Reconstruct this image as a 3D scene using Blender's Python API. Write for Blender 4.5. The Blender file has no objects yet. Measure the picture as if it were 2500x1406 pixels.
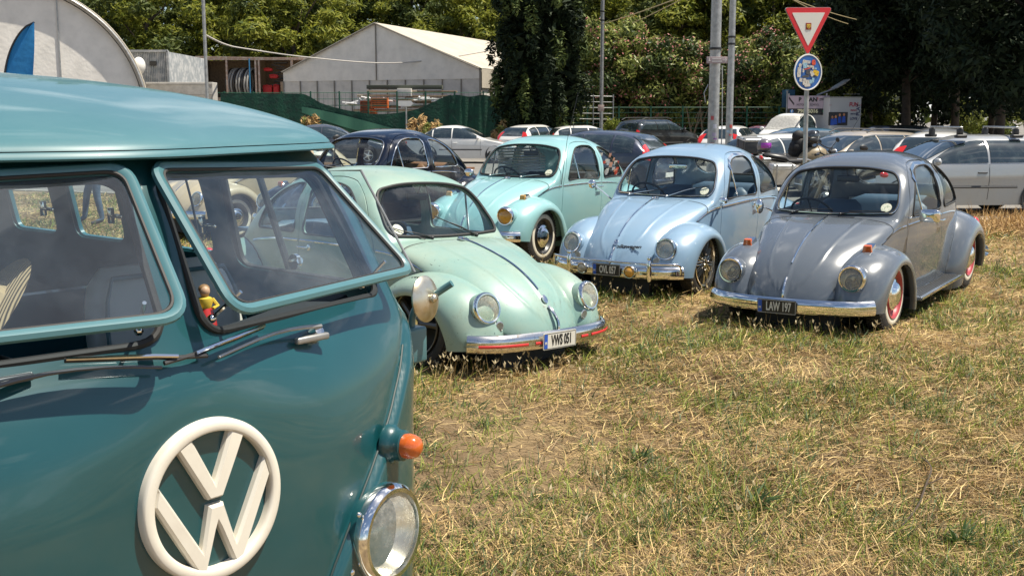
import bpy, bmesh, math, random
import numpy as np
from mathutils import Vector, Matrix
from mathutils.bvhtree import BVHTree
from mathutils.geometry import tessellate_polygon

sc = bpy.context.scene
COL = sc.collection
R = math.radians
rng = np.random.default_rng(7)
random.seed(7)

# ---------------------------------------------------------------- camera, sky, sun, exposure
cam_d = bpy.data.cameras.new("camera")
cam = bpy.data.objects.new("camera", cam_d)
COL.objects.link(cam)
cam.location = (0, 0, 1.682)
cam.rotation_euler = (R(90 - 8.84), 0, 0)
cam_d.sensor_width = 36.0
cam_d.lens = 2673 / 2500 * 36.0
cam_d.clip_start = 0.05
cam_d.clip_end = 2000
sc.camera = cam

SUN_AZ = R(94)      # clockwise from +Y: the sun stands high to the right
SUN_EL = R(66)
world = bpy.data.worlds.new("World")
sc.world = world
world.use_nodes = True
wn = world.node_tree
bg = wn.nodes["Background"]
sky = wn.nodes.new("ShaderNodeTexSky")
sky.sky_type = 'NISHITA'
sky.sun_disc = False
sky.sun_elevation = SUN_EL
sky.sun_rotation = SUN_AZ
sky.air_density = 1.0
sky.dust_density = 0.6
# thin broken cloud over the clear sky
wtc = wn.nodes.new("ShaderNodeTexCoord"); wmp = wn.nodes.new("ShaderNodeMapping"); wmp.inputs["Scale"].default_value = (1.6, 1.6, 4.0)
wno = wn.nodes.new("ShaderNodeTexNoise"); wno.inputs["Scale"].default_value = 2.2; wno.inputs["Detail"].default_value = 7; wno.inputs["Roughness"].default_value = .55
wra = wn.nodes.new("ShaderNodeMapRange"); wra.inputs["From Min"].default_value = .54; wra.inputs["From Max"].default_value = .70; wra.inputs["To Max"].default_value = .8
wmx = wn.nodes.new("ShaderNodeMix"); wmx.data_type = 'RGBA'; wmx.inputs[7].default_value = (15, 15, 15.5, 1)
wn.links.new(wtc.outputs["Generated"], wmp.inputs[0]); wn.links.new(wmp.outputs[0], wno.inputs["Vector"]); wn.links.new(wno.outputs["Fac"], wra.inputs[0])
wn.links.new(wra.outputs[0], wmx.inputs[0]); wn.links.new(sky.outputs[0], wmx.inputs[6]); wn.links.new(wmx.outputs[2], bg.inputs[0])
bg.inputs[1].default_value = 0.068
sun_d = bpy.data.lights.new("sun", 'SUN')
sun_d.energy = 4.9
sun_d.angle = R(0.5)
sun_d.color = (1.0, 0.93, 0.80)
sun = bpy.data.objects.new("sun", sun_d)
COL.objects.link(sun)
sdir = Vector((math.sin(SUN_AZ) * math.cos(SUN_EL), math.cos(SUN_AZ) * math.cos(SUN_EL), math.sin(SUN_EL)))
sun.rotation_euler = sdir.to_track_quat('Z', 'Y').to_euler()
sc.view_settings.view_transform = 'Standard'
sc.view_settings.look = 'None'
sc.view_settings.exposure = 0.78
sc.view_settings.gamma = 1.0
sc.render.engine = 'CYCLES'
sc.cycles.max_bounces = 8
sc.cycles.transparent_max_bounces = 24
sc.cycles.use_denoising = True

# ---------------------------------------------------------------- materials
def mat(name, col, rough=0.5, metal=0.0, coat=0.0, noise=None, bump=None, **kw):
    m = bpy.data.materials.new(name)
    m.use_nodes = True
    nt = m.node_tree
    b = nt.nodes["Principled BSDF"]
    b.inputs["Base Color"].default_value = (*col, 1)
    b.inputs["Roughness"].default_value = rough
    b.inputs["Metallic"].default_value = metal
    b.inputs["Coat Weight"].default_value = coat
    b.inputs["Coat Roughness"].default_value = kw.get('coat_rough', 0.03)
    if 'spec' in kw: b.inputs["Specular IOR Level"].default_value = kw['spec']
    tc = None
    def coord():
        nonlocal tc
        if tc is None: tc = nt.nodes.new("ShaderNodeTexCoord")
        return tc.outputs["Object"]
    if noise:      # (scale, second colour, low, high[, detail])
        n = nt.nodes.new("ShaderNodeTexNoise")
        n.inputs["Scale"].default_value = noise[0]
        n.inputs["Detail"].default_value = noise[4] if len(noise) > 4 else 6
        n.inputs["Roughness"].default_value = 0.6
        nt.links.new(coord(), n.inputs["Vector"])
        r = nt.nodes.new("ShaderNodeValToRGB")
        r.color_ramp.elements[0].position = noise[2]
        r.color_ramp.elements[1].position = noise[3]
        r.color_ramp.elements[0].color = (*col, 1)
        r.color_ramp.elements[1].color = (*noise[1], 1)
        nt.links.new(n.outputs["Fac"], r.inputs[0])
        nt.links.new(r.outputs[0], b.inputs["Base Color"])
    if bump:       # (scale, strength, distance)
        n = nt.nodes.new("ShaderNodeTexNoise")
        n.inputs["Scale"].default_value = bump[0]
        n.inputs["Detail"].default_value = 4
        nt.links.new(coord(), n.inputs["Vector"])
        bu = nt.nodes.new("ShaderNodeBump")
        bu.inputs["Strength"].default_value = bump[1]
        bu.inputs["Distance"].default_value = bump[2]
        nt.links.new(n.outputs["Fac"], bu.inputs["Height"])
        nt.links.new(bu.outputs[0], b.inputs["Normal"])
    return m

def paint(name, col, dust=0.12, rough=0.30, coat=0.9, dustcol=(0.42, 0.36, 0.27), flake=0.0):
    """old car enamel: clear coat, faint dust that gathers in patches, slightly uneven gloss"""
    m = bpy.data.materials.new(name)
    m.use_nodes = True
    nt = m.node_tree
    b = nt.nodes["Principled BSDF"]
    tc = nt.nodes.new("ShaderNodeTexCoord")
    n = nt.nodes.new("ShaderNodeTexNoise")
    n.inputs["Scale"].default_value = 3.0
    n.inputs["Detail"].default_value = 8
    n.inputs["Roughness"].default_value = 0.62
    nt.links.new(tc.outputs["Object"], n.inputs["Vector"])
    r = nt.nodes.new("ShaderNodeMapRange")
    r.inputs["From Min"].default_value = 0.42
    r.inputs["From Max"].default_value = 0.75
    r.inputs["To Min"].default_value = 0.0
    r.inputs["To Max"].default_value = dust
    nt.links.new(n.outputs["Fac"], r.inputs[0])
    mx = nt.nodes.new("ShaderNodeMix")
    mx.data_type = 'RGBA'
    mx.inputs[6].default_value = (*col, 1)
    mx.inputs[7].default_value = (*dustcol, 1)
    nt.links.new(r.outputs[0], mx.inputs[0])
    nt.links.new(mx.outputs[2], b.inputs["Base Color"])
    rr = nt.nodes.new("ShaderNodeMapRange")
    rr.inputs["To Min"].default_value = 0.0
    rr.inputs["To Max"].default_value = 0.07
    nt.links.new(n.outputs["Fac"], rr.inputs[0])
    nt.links.new(rr.outputs[0], b.inputs["Coat Roughness"])
    b.inputs["Roughness"].default_value = rough
    b.inputs["Metallic"].default_value = flake
    b.inputs["Coat Weight"].default_value = coat
    n2 = nt.nodes.new("ShaderNodeTexNoise")
    n2.inputs["Scale"].default_value = 5.0
    n2.inputs["Detail"].default_value = 1
    nt.links.new(tc.outputs["Object"], n2.inputs["Vector"])
    bu = nt.nodes.new("ShaderNodeBump")
    bu.inputs["Strength"].default_value = 0.06
    bu.inputs["Distance"].default_value = 0.01
    nt.links.new(n2.outputs["Fac"], bu.inputs["Height"])
    nt.links.new(bu.outputs[0], b.inputs["Normal"])
    nt.links.new(bu.outputs[0], b.inputs["Coat Normal"])
    return m

def patina(name, col):
    """sun-bleached enamel with chipped spots, dark scrapes and rust"""
    m = bpy.data.materials.new(name)
    m.use_nodes = True
    nt = m.node_tree
    L = nt.links.new
    b = nt.nodes["Principled BSDF"]
    tc = nt.nodes.new("ShaderNodeTexCoord")
    def noise(sc_, det, ro=0.6, vec=None):
        n = nt.nodes.new("ShaderNodeTexNoise")
        n.inputs["Scale"].default_value = sc_
        n.inputs["Detail"].default_value = det
        n.inputs["Roughness"].default_value = ro
        L(vec or tc.outputs["Object"], n.inputs["Vector"])
        return n.outputs["Fac"]
    def rng_(v, a, b_, to=1.0):
        r = nt.nodes.new("ShaderNodeMapRange")
        r.inputs["From Min"].default_value = a
        r.inputs["From Max"].default_value = b_
        r.inputs["To Max"].default_value = to
        L(v, r.inputs[0])
        return r.outputs[0]
    def mix(fac, a, c):
        x = nt.nodes.new("ShaderNodeMix")
        x.data_type = 'RGBA'
        L(fac, x.inputs[0])
        if isinstance(a, tuple): x.inputs[6].default_value = (*a, 1)
        else: L(a, x.inputs[6])
        x.inputs[7].default_value = (*c, 1)
        return x.outputs[2]
    def mul(a, c):
        x = nt.nodes.new("ShaderNodeMath"); x.operation = 'MULTIPLY'
        L(a, x.inputs[0]); L(c, x.inputs[1]); return x.outputs[0]
    c1 = mix(rng_(noise(2.2, 6), 0.35, 0.7), col, (col[0] * 1.35 + .05, col[1] * 1.12 + .02, col[2] * 1.08))
    c2 = mix(rng_(noise(9, 8, .7), 0.52, 0.80, 0.55), c1, (0.20, 0.27, 0.20))
    sp = mul(rng_(noise(60, 3, .5), 0.66, 0.70), rng_(noise(5, 3), 0.5, 0.62))
    c3 = mix(sp, c2, (0.035, 0.045, 0.05))
    sc2 = mul(rng_(noise(26, 9, .75), 0.60, 0.64), rng_(noise(2.7, 2), 0.60, 0.66))
    c4 = mix(sc2, c3, (0.05, 0.11, 0.16))
    sep = nt.nodes.new("ShaderNodeSeparateXYZ")
    L(tc.outputs["Object"], sep.inputs[0])
    low = nt.nodes.new("ShaderNodeMapRange")
    low.inputs["From Min"].default_value = 0.75; low.inputs["From Max"].default_value = 0.30
    L(sep.outputs["Z"], low.inputs[0])
    ru = mul(rng_(noise(30, 8, .7), 0.54, 0.60), mul(low.outputs[0], rng_(noise(4, 3), 0.48, 0.6)))
    c5 = mix(ru, c4, (0.13, 0.06, 0.03))
    L(c5, b.inputs["Base Color"])
    b.inputs["Roughness"].default_value = 0.42
    b.inputs["Coat Weight"].default_value = 0.45
    b.inputs["Coat Roughness"].default_value = 0.16
    bu = nt.nodes.new("ShaderNodeBump")
    bu.inputs["Strength"].default_value = 0.12
    bu.inputs["Distance"].default_value = 0.004
    L(noise(14, 4), bu.inputs["Height"])
    L(bu.outputs[0], b.inputs["Normal"])
    return m

def glass(name, tint=(0.86, 0.93, 0.93), refl=1.0, dirt_haze=0.05, dirt_haze_col=(0.6, 0.62, 0.62), dscale=30):
    """thin window pane: clear pass-through with Fresnel reflection and a film of dust or pale haze"""
    m = bpy.data.materials.new(name)
    m.use_nodes = True
    nt = m.node_tree
    L = nt.links.new
    nt.nodes.remove(nt.nodes["Principled BSDF"])
    out = nt.nodes["Material Output"]
    tr = nt.nodes.new("ShaderNodeBsdfTransparent")
    tr.inputs[0].default_value = (*tint, 1)
    gl = nt.nodes.new("ShaderNodeBsdfGlossy")
    gl.inputs["Roughness"].default_value = 0.01
    fr = nt.nodes.new("ShaderNodeFresnel")
    ior = 1.35 + 0.3 * refl
    ge = nt.nodes.new("ShaderNodeNewGeometry")
    io = nt.nodes.new("ShaderNodeMapRange")
    io.inputs["To Min"].default_value = ior; io.inputs["To Max"].default_value = 1 / ior
    L(ge.outputs["Backfacing"], io.inputs[0]); L(io.outputs[0], fr.inputs["IOR"])
    a = nt.nodes.new("ShaderNodeMixShader")
    L(fr.outputs[0], a.inputs[0]); L(tr.outputs[0], a.inputs[1]); L(gl.outputs[0], a.inputs[2])
    df = nt.nodes.new("ShaderNodeBsdfDiffuse")
    df.inputs[0].default_value = (*dirt_haze_col, 1)
    tl = nt.nodes.new("ShaderNodeBsdfTranslucent")
    tl.inputs[0].default_value = (*dirt_haze_col, 1)
    dd = nt.nodes.new("ShaderNodeMixShader"); dd.inputs[0].default_value = 0.4
    L(df.outputs[0], dd.inputs[1]); L(tl.outputs[0], dd.inputs[2])
    tc = nt.nodes.new("ShaderNodeTexCoord")
    n = nt.nodes.new("ShaderNodeTexNoise")
    n.inputs["Scale"].default_value = dscale; n.inputs["Detail"].default_value = 8
    n.inputs["Roughness"].default_value = 0.7
    L(tc.outputs["Object"], n.inputs["Vector"])
    r = nt.nodes.new("ShaderNodeMapRange")
    r.inputs["From Min"].default_value = 0.35; r.inputs["From Max"].default_value = 0.8
    r.inputs["To Min"].default_value = dirt_haze * 0.5; r.inputs["To Max"].default_value = dirt_haze * 2.2
    L(n.outputs["Fac"], r.inputs[0])
    o = nt.nodes.new("ShaderNodeMixShader")
    L(r.outputs[0], o.inputs[0]); L(a.outputs[0], o.inputs[1]); L(dd.outputs[0], o.inputs[2])
    L(o.outputs[0], out.inputs[0])
    return m

M = {}
M['chrome'] = mat('chrome', (0.82, 0.82, 0.80), 0.07, 1.0, noise=(25, (0.55, 0.52, 0.48), 0.62, 0.8))
M['chrome_old'] = mat('aged chrome', (0.72, 0.70, 0.66), 0.16, 1.0, noise=(30, (0.35, 0.25, 0.16), 0.56, 0.72))
M['rubber'] = mat('rubber', (0.018, 0.018, 0.018), 0.65)
M['tyre'] = mat('tyre', (0.028, 0.027, 0.026), 0.8, noise=(20, (0.07, 0.06, 0.05), 0.5, 0.8), bump=(60, .3, .004))
M['whitewall'] = mat('whitewall', (0.72, 0.68, 0.56), 0.55, noise=(14, (0.45, 0.38, 0.26), 0.55, 0.8))
M['black'] = mat('black plastic', (0.02, 0.02, 0.021), 0.4)
M['dark'] = mat('dark interior', (0.025, 0.03, 0.035), 0.75)
M['navy_int'] = mat('blue vinyl', (0.06, 0.105, 0.16), 0.5)
M['cream_int'] = mat('cream vinyl', (0.66, 0.62, 0.54), 0.5)
M['tan_int'] = mat('tan vinyl', (0.22, 0.10, 0.045), 0.5)
M['grey_int'] = mat('grey vinyl', (0.70, 0.69, 0.63), 0.5)
M['lens'] = glass('headlamp glass', (0.93, 0.94, 0.9), 1.2, 0.22, (0.8, 0.78, 0.7), 60)
M['reflector'] = mat('reflector', (0.75, 0.73, 0.68), 0.30, 1.0, bump=(40, .15, .004))
M['yellow_lens'] = mat('amber yellow glass', (0.55, 0.28, 0.03), 0.12, coat=1.0, bump=(60, .3, .006))
M['amber'] = mat('amber lens', (0.52, 0.10, 0.010), 0.15, coat=1.0, bump=(80, .3, .003))
M['red_lens'] = mat('red lens', (0.55, 0.02, 0.015), 0.15, coat=1.0)
M['glass'] = glass('clear glass', (0.88, 0.95, 0.96), 0.8, 0.009, (0.5, 0.62, 0.72))
M['car_glass'] = mat('tinted car glass', (0.020, 0.030, 0.034), 0.04, coat=1.0, spec=0.8, noise=(5, (0.06, 0.08, 0.08), 0.5, 0.8))
M['alu'] = mat('aluminium', (0.62, 0.62, 0.60), 0.35, 1.0, noise=(20, (0.4, 0.4, 0.4), 0.5, 0.7))
M['galv'] = mat('galvanised steel', (0.42, 0.42, 0.41), 0.45, 0.6, noise=(9, (0.28, 0.28, 0.27), 0.4, 0.7))
M['white'] = mat('white enamel', (0.74, 0.72, 0.67), 0.35, coat=.4)
M['ivory'] = mat('ivory enamel', (0.66, 0.62, 0.53), 0.35, coat=.5, noise=(8, (0.55, 0.50, 0.42), 0.5, 0.8), bump=(30, .05, .003))
M['yellow'] = mat('yellow', (0.70, 0.48, 0.05), 0.5)
M['red'] = mat('red enamel', (0.55, 0.03, 0.025), 0.35, coat=.5)
M['plate_blue'] = mat('plate blue', (0.02, 0.09, 0.45), 0.4)

# ---------------------------------------------------------------- mesh helpers
class MB:
    def __init__(s): s.v = []; s.f = []; s.m = []
    def add(s, vs, fs, mi=0):
        o = len(s.v)
        s.v += [tuple(map(float, p)) for p in vs]
        s.f += [tuple(o + i for i in f) for f in fs]
        s.m += [mi] * len(fs)
        return s
    def box(s, c, d, mi=0, rot=None, bev=0.0):
        c = Vector(c); hx, hy, hz = d[0] / 2, d[1] / 2, d[2] / 2
        rm = rot if rot is not None else Matrix.Identity(3)
        if bev <= 0:
            vs = [c + rm @ Vector((x * hx, y * hy, z * hz)) for x in (-1, 1) for y in (-1, 1) for z in (-1, 1)]
            fs = [(0, 1, 3, 2), (4, 6, 7, 5), (0, 4, 5, 1), (2, 3, 7, 6), (0, 2, 6, 4), (1, 5, 7, 3)]
            return s.add(vs, fs, mi)
        bm = bmesh.new()
        bmesh.ops.create_cube(bm, size=1)
        for v in bm.verts: v.co = Vector((v.co.x * d[0], v.co.y * d[1], v.co.z * d[2]))
        bmesh.ops.bevel(bm, geom=list(bm.edges), offset=bev, segments=3, affect='EDGES', profile=0.5)
        bm.verts.index_update()
        s.add([c + rm @ v.co for v in bm.verts], [[v.index for v in f.verts] for f in bm.faces], mi)
        bm.free()
        return s
    def grid(s, P, mi=0, closed_u=False, closed_v=False, flip=False):
        P = np.asarray(P, float); nu, nv = P.shape[:2]
        vs = P.reshape(-1, 3)
        fs = []
        for i in range(nu - (0 if closed_u else 1)):
            for j in range(nv - (0 if closed_v else 1)):
                a, b = i * nv + j, i * nv + (j + 1) % nv
                c, d = ((i + 1) % nu) * nv + (j + 1) % nv, ((i + 1) % nu) * nv + j
                fs.append((a, d, c, b) if flip else (a, b, c, d))
        return s.add(vs, fs, mi)
    def tube(s, path, r, n=8, mi=0, closed=False, caps=True, sx=1.0):
        path = [Vector(p) for p in path]; N = len(path)
        rr = r if hasattr(r, '__len__') else [r] * N
        rings = []
        up = None
        for i, p in enumerate(path):
            if closed: t = path[(i + 1) % N] - path[i - 1]
            else: t = path[min(i + 1, N - 1)] - path[max(i - 1, 0)]
            if t.length < 1e-9: t = Vector((0, 0, 1))
            t.normalize()
            if up is None:
                up = Vector((0, 0, 1)) if abs(t.z) < 0.9 else Vector((1, 0, 0))
            u = t.cross(up)
            if u.length < 1e-4: u = t.cross(Vector((0, 1, 0.1)))
            u.normalize(); w = u.cross(t); w.normalize(); up = w
            rings.append([p + (u * math.cos(2 * math.pi * k / n) * sx + w * math.sin(2 * math.pi * k / n)) * rr[i] for k in range(n)])
        s.grid(rings, mi, closed_u=closed, closed_v=True)
        if caps and not closed:
            o = len(s.v) - N * n
            s.f.append(tuple(o + k for k in range(n))); s.m.append(mi)
            s.f.append(tuple(o + (N - 1) * n + k for k in reversed(range(n)))); s.m.append(mi)
        return s
    def lathe(s, prof, o=(0, 0, 0), axis=(0, 1, 0), n=40, mi=0, up=(0, 0, 1), sy=1.0):
        """prof: (radius, offset along axis)"""
        o = Vector(o); a = Vector(axis).normalized(); u = Vector(up)
        if abs(a.dot(u)) > .98: u = Vector((1, 0, 0))
        u = (u - a * u.dot(a)).normalized(); w = a.cross(u)
        P = [[o + a * h + (u * math.cos(2 * math.pi * k / n) * sy + w * math.sin(2 * math.pi * k / n)) * r for k in range(n)] for r, h in prof]
        return s.grid(P, mi, closed_v=True)
    def prism(s, poly, fn, d0, d1, mi=0):
        """poly: 2-D outline; fn(u,v,d) -> 3-D"""
        n = len(poly)
        vs = [fn(u, v, d0) for u, v in poly] + [fn(u, v, d1) for u, v in poly]
        tri = tessellate_polygon([[Vector((u, v, 0)) for u, v in poly]])
        fs = [tuple(t) for t in tri] + [tuple(n + i for i in reversed(t)) for t in tri]
        fs += [(i, (i + 1) % n, n + (i + 1) % n, n + i) for i in range(n)]
        return s.add(vs, fs, mi)
    def sphere(s, c, r, mi=0, nu=16, nv=10):
        c = Vector(c); r = r if hasattr(r, '__len__') else (r, r, r)
        P = [[c + Vector((r[0] * math.sin(math.pi * (i + .001) / (nv + .002)) * math.cos(2 * math.pi * k / nu),
                          r[1] * math.sin(math.pi * (i + .001) / (nv + .002)) * math.sin(2 * math.pi * k / nu),
                          r[2] * math.cos(math.pi * i / nv))) for k in range(nu)] for i in range(nv + 1)]
        return s.grid(P, mi, closed_v=True)
    def mesh(s, name, mats, smooth=True, merge=0.0, angle=40, recalc=True):
        me = bpy.data.meshes.new(name)
        me.from_pydata(s.v, [], s.f)
        mats = mats if isinstance(mats, (list, tuple)) else [mats]
        for m_ in mats: me.materials.append(m_)
        if len(mats) > 1: me.polygons.foreach_set('material_index', s.m)
        if merge or recalc:
            bm = bmesh.new(); bm.from_mesh(me)
            if merge: bmesh.ops.remove_doubles(bm, verts=bm.verts, dist=merge)
            bmesh.ops.dissolve_degenerate(bm, dist=1e-6, edges=bm.edges)
            if recalc: bmesh.ops.recalc_face_normals(bm, faces=bm.faces)
            bm.to_mesh(me); bm.free()
        if smooth:
            me.polygons.foreach_set('use_smooth', [True] * len(me.polygons))
            try: me.set_sharp_from_angle(angle=R(angle))
            except Exception: pass
        me.update()
        return me
    def build(s, name, mats, parent=None, smooth=True, merge=0.0, angle=40, recalc=True, label=None):
        return link(name, s.mesh(name, mats, smooth, merge, angle, recalc), parent, label)

def link(name, me, parent=None, label=None):
    o = bpy.data.objects.new(name, me)
    COL.objects.link(o)
    if parent is not None: o.parent = parent
    if label: o['label'] = label
    return o
def tag(o, label=None, cat=None, group=None, kind=None):
    if label: o['label'] = label
    if cat: o['category'] = cat
    if group: o['group'] = group
    if kind: o['kind'] = kind
    return o
def thing(name, label, cat, loc=(0, 0, 0), rz=0, group=None, rx=0, ry=0):
    o = bpy.data.objects.new(name, None)
    o.empty_display_size = 0.2
    COL.objects.link(o)
    o.location = loc; o.rotation_euler = (rx, ry, rz)
    return tag(o, label, cat, group)
def remat(me, mats):
    m2 = me.copy()
    m2.materials.clear()
    for x in mats: m2.materials.append(x)
    return m2
def pchip(tab):
    tab = sorted(tab); x = np.array([t[0] for t in tab], float); y = np.array([t[1] for t in tab], float)
    h = np.diff(x); d = np.diff(y) / h
    m = np.zeros(len(x)); m[0] = d[0]; m[-1] = d[-1]
    for i in range(1, len(x) - 1):
        if d[i - 1] * d[i] > 0:
            w1 = 2 * h[i] + h[i - 1]; w2 = h[i] + 2 * h[i - 1]
            m[i] = (w1 + w2) / (w1 / d[i - 1] + w2 / d[i])
    def f(q):
        q = min(max(q, x[0]), x[-1])
        i = min(max(int(np.searchsorted(x, q)) - 1, 0), len(x) - 2)
        t = (q - x[i]) / h[i]
        return float((2*t**3-3*t**2+1)*y[i] + (t**3-2*t**2+t)*h[i]*m[i] + (-2*t**3+3*t**2)*y[i+1] + (t**3-t**2)*h[i]*m[i+1])
    return f
def rpoly(pts, r, n=6):
    """round the corners of a 2-D polygon"""
    out = []; N = len(pts)
    rr = r if hasattr(r, '__len__') else [r] * N
    for i in range(N):
        p = Vector((*pts[i], 0)); a = Vector((*pts[i - 1], 0)) - p; b = Vector((*pts[(i + 1) % N], 0)) - p
        k = min(rr[i], a.length * .49, b.length * .49)
        p0 = p + a.normalized() * k; p1 = p + b.normalized() * k
        for j in range(n + 1):
            t = j / n
            q = p0 * (1 - t) ** 2 + p * 2 * t * (1 - t) + p1 * t * t
            out.append((q.x, q.y))
    return out
def dense(pts, step, closed=True):
    out = []; N = len(pts)
    for i in range(N if closed else N - 1):
        a = Vector(pts[i]); b = Vector(pts[(i + 1) % N]); k = max(1, int(math.ceil((b - a).length / step)))
        for j in range(k): out.append(tuple(a + (b - a) * j / k))
    if not closed: out.append(tuple(pts[-1]))
    return out
def spline(pts, n=8):
    """Catmull-Rom through 3-D points"""
    P = [Vector(p) for p in pts]; out = []
    for i in range(len(P) - 1):
        p0 = P[max(i - 1, 0)]; p1 = P[i]; p2 = P[i + 1]; p3 = P[min(i + 2, len(P) - 1)]
        for j in range(n):
            t = j / n
            out.append(0.5 * ((2 * p1) + (p2 - p0) * t + (2 * p0 - 5 * p1 + 4 * p2 - p3) * t * t + (3 * p1 - p0 - 3 * p2 + p3) * t ** 3))
    out.append(P[-1])
    return out
def bvh_of(me):
    return BVHTree.FromPolygons([v.co for v in me.vertices], [tuple(p.vertices) for p in me.polygons])
def shoot(bvh, p, d, off=0.0):
    """hit point from p along d, moved off metres back towards the ray's source side normal"""
    h = bvh.ray_cast(Vector(p), Vector(d).normalized())
    if h[0] is None: return None
    n = h[1].normalized()
    if n.dot(Vector(d)) > 0: n = -n
    return h[0] + n * off
def cutmesh(objs, me, ops):
    """apply a chain of exact booleans; ops: list of (op, cutter mesh)"""
    o = link('tmp', me.copy()); cs = []
    for op, cm in ops:
        c = link('cut', cm); cs.append(c)
        md = o.modifiers.new('b', 'BOOLEAN'); md.operation = op; md.object = c; md.solver = 'EXACT'
    dg = bpy.context.evaluated_depsgraph_get()
    dg.update()
    r = bpy.data.meshes.new_from_object(o.evaluated_get(dg))
    for c in cs + [o]: bpy.data.objects.remove(c)
    r.polygons.foreach_set('use_smooth', [True] * len(r.polygons))
    try: r.set_sharp_from_angle(angle=R(35))
    except Exception: pass
    return r
def solidify(me, th, inner=1):
    o = link('tmp', me.copy())
    md = o.modifiers.new('s', 'SOLIDIFY'); md.thickness = th; md.offset = -1; md.material_offset = inner; md.use_rim = True
    md.material_offset_rim = 0
    dg = bpy.context.evaluated_depsgraph_get(); dg.update()
    r = bpy.data.meshes.new_from_object(o.evaluated_get(dg))
    bpy.data.objects.remove(o)
    return r
def text_mesh(txt, size, depth=0.002, m_=None, sx=1.0, align='CENTER', bold=0.0):
    c = bpy.data.curves.new('txt', 'FONT'); c.body = txt; c.size = size; c.extrude = depth; c.align_x = align; c.align_y = 'CENTER'
    c.offset = bold; c.resolution_u = 3
    o = link('tmp', c)
    dg = bpy.context.evaluated_depsgraph_get(); dg.update()
    me = bpy.data.meshes.new_from_object(o.evaluated_get(dg))
    bpy.data.objects.remove(o)
    me.transform(Matrix.Diagonal((sx, 1, 1, 1)))
    me.materials.clear()
    if m_: me.materials.append(m_)
    return me
def place(name, me, parent, loc, X, Y, label=None):
    """put a mesh whose local x,y axes lie along X,Y"""
    X = Vector(X).normalized(); Z = X.cross(Vector(Y)).normalized(); Y = Z.cross(X)
    mx = Matrix((X, Y, Z)).transposed().to_4x4(); mx.translation = Vector(loc)
    me.transform(mx)
    return link(name, me, parent, label)
def patch(bvh, outline, fn, d, off, rings=5, mx=None):
    """membrane over a projected outline: list of verts/faces"""
    cx = sum(p[0] for p in outline) / len(outline); cy = sum(p[1] for p in outline) / len(outline)
    outline = [p[:2] for p in dense([(q[0], q[1], 0) for q in outline], mx)] if mx else outline
    P = []
    for k in range(rings + 1):
        s_ = 1 - k / rings * 0.999; row = []
        for u, v in outline:
            q = fn(cx + (u - cx) * s_, cy + (v - cy) * s_)
            h = shoot(bvh, q, d, off)
            row.append(h)
        P.append(row)
    good = [h for row in P for h in row if h is not None]
    if not good: return None
    for row in P:
        last = None
        for i, h in enumerate(row):
            if h is None: row[i] = last if last is not None else good[0]
            last = row[i]
    return P
# ================================================================ the rounded small saloon
BT_zt = pchip([(.665,.40),(.655,.45),(.625,.52),(.575,.60),(.50,.68),(.40,.755),(.25,.835),(.05,.905),(-.2,.965),(-.36,.985),(-.41,.995),(-.45,1.045),(-.55,1.18),(-.66,1.308),(-.74,1.382),(-.82,1.43),(-.95,1.468),(-1.12,1.492),(-1.3,1.50),(-1.5,1.492),(-1.75,1.445),(-2.0,1.36),(-2.25,1.235),(-2.5,1.07),(-2.75,.86),(-2.93,.66),(-3.04,.50),(-3.10,.36)])
BT_zb = pchip([(.665,.36),(.62,.38),(.52,.44),(.38,.53),(.2,.64),(0,.755),(-.2,.855),(-.4,.915),(-.55,.93),(-1.0,.935),(-1.9,.93),(-2.2,.89),(-2.5,.76),(-2.8,.56),(-3.0,.42),(-3.10,.34)])
BT_wb = pchip([(.665,.02),(.655,.13),(.63,.215),(.58,.30),(.51,.365),(.42,.415),(.3,.45),(.15,.48),(0,.505),(-.2,.54),(-.4,.565),(-.55,.59),(-.9,.63),(-1.4,.648),(-1.9,.63),(-2.2,.585),(-2.5,.50),(-2.8,.36),(-3.0,.20),(-3.10,.02)])
BT_n = pchip([(.665,2.0),(.4,2.15),(0,2.3),(-.3,2.6),(-.42,4.2),(-.62,4.0),(-.8,3.5),(-1.0,3.05),(-1.8,2.75),(-2.3,2.3),(-3.1,2.0)])
BT_tuck = pchip([(.6,.0),(-.4,.05),(-1.9,.05),(-2.6,.0),(-3.1,.0)])
def bt_section(x, nU=26, nL=8):
    zt, zb, wb, n, tk = BT_zt(x), BT_zb(x), BT_wb(x), BT_n(x), BT_tuck(x)
    zt = max(zt, zb + .01)
    pts = []
    z0 = min(.27 + .10 * min(1, max(0, (x + .1) / .3)), zb - .02)
    for i in range(nL):
        t = i / nL
        z = z0 + (zb - z0) * t
        pts.append((wb * 1.0 - tk * (1 - t) ** 1.6 + .012 * math.sin(math.pi * t), z))
    for i in range(nU + 1):
        f = math.pi / 2 * (i / nU)
        pts.append((wb * max(math.cos(f), 0) ** (2 / n), zb + (zt - zb) * math.sin(f) ** (2 / n)))
    pts[-1] = (0.0, zt)
    return pts
def bt_stations():
    xs = [.662, .657, .650, .638, .62, .595, .56, .52, .47, .42, .38]
    xs += list(np.linspace(.33, -.34, 16)) + list(np.linspace(-.37, -.86, 24)) + list(np.linspace(-.90, -2.9, 36)) + [-2.95, -3.0, -3.04, -3.07, -3.095]
    return xs
def bt_shell():
    b = MB(); rows = []
    for x in bt_stations():
        s_ = bt_section(x)
        rows.append([(x, y, z) for y, z in s_] + [(x, -y, z) for y, z in reversed(s_[:-1])])
    b.grid(rows)
    return b.mesh('beetle_shell', [M['white'], M['dark']], merge=1e-5)

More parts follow.
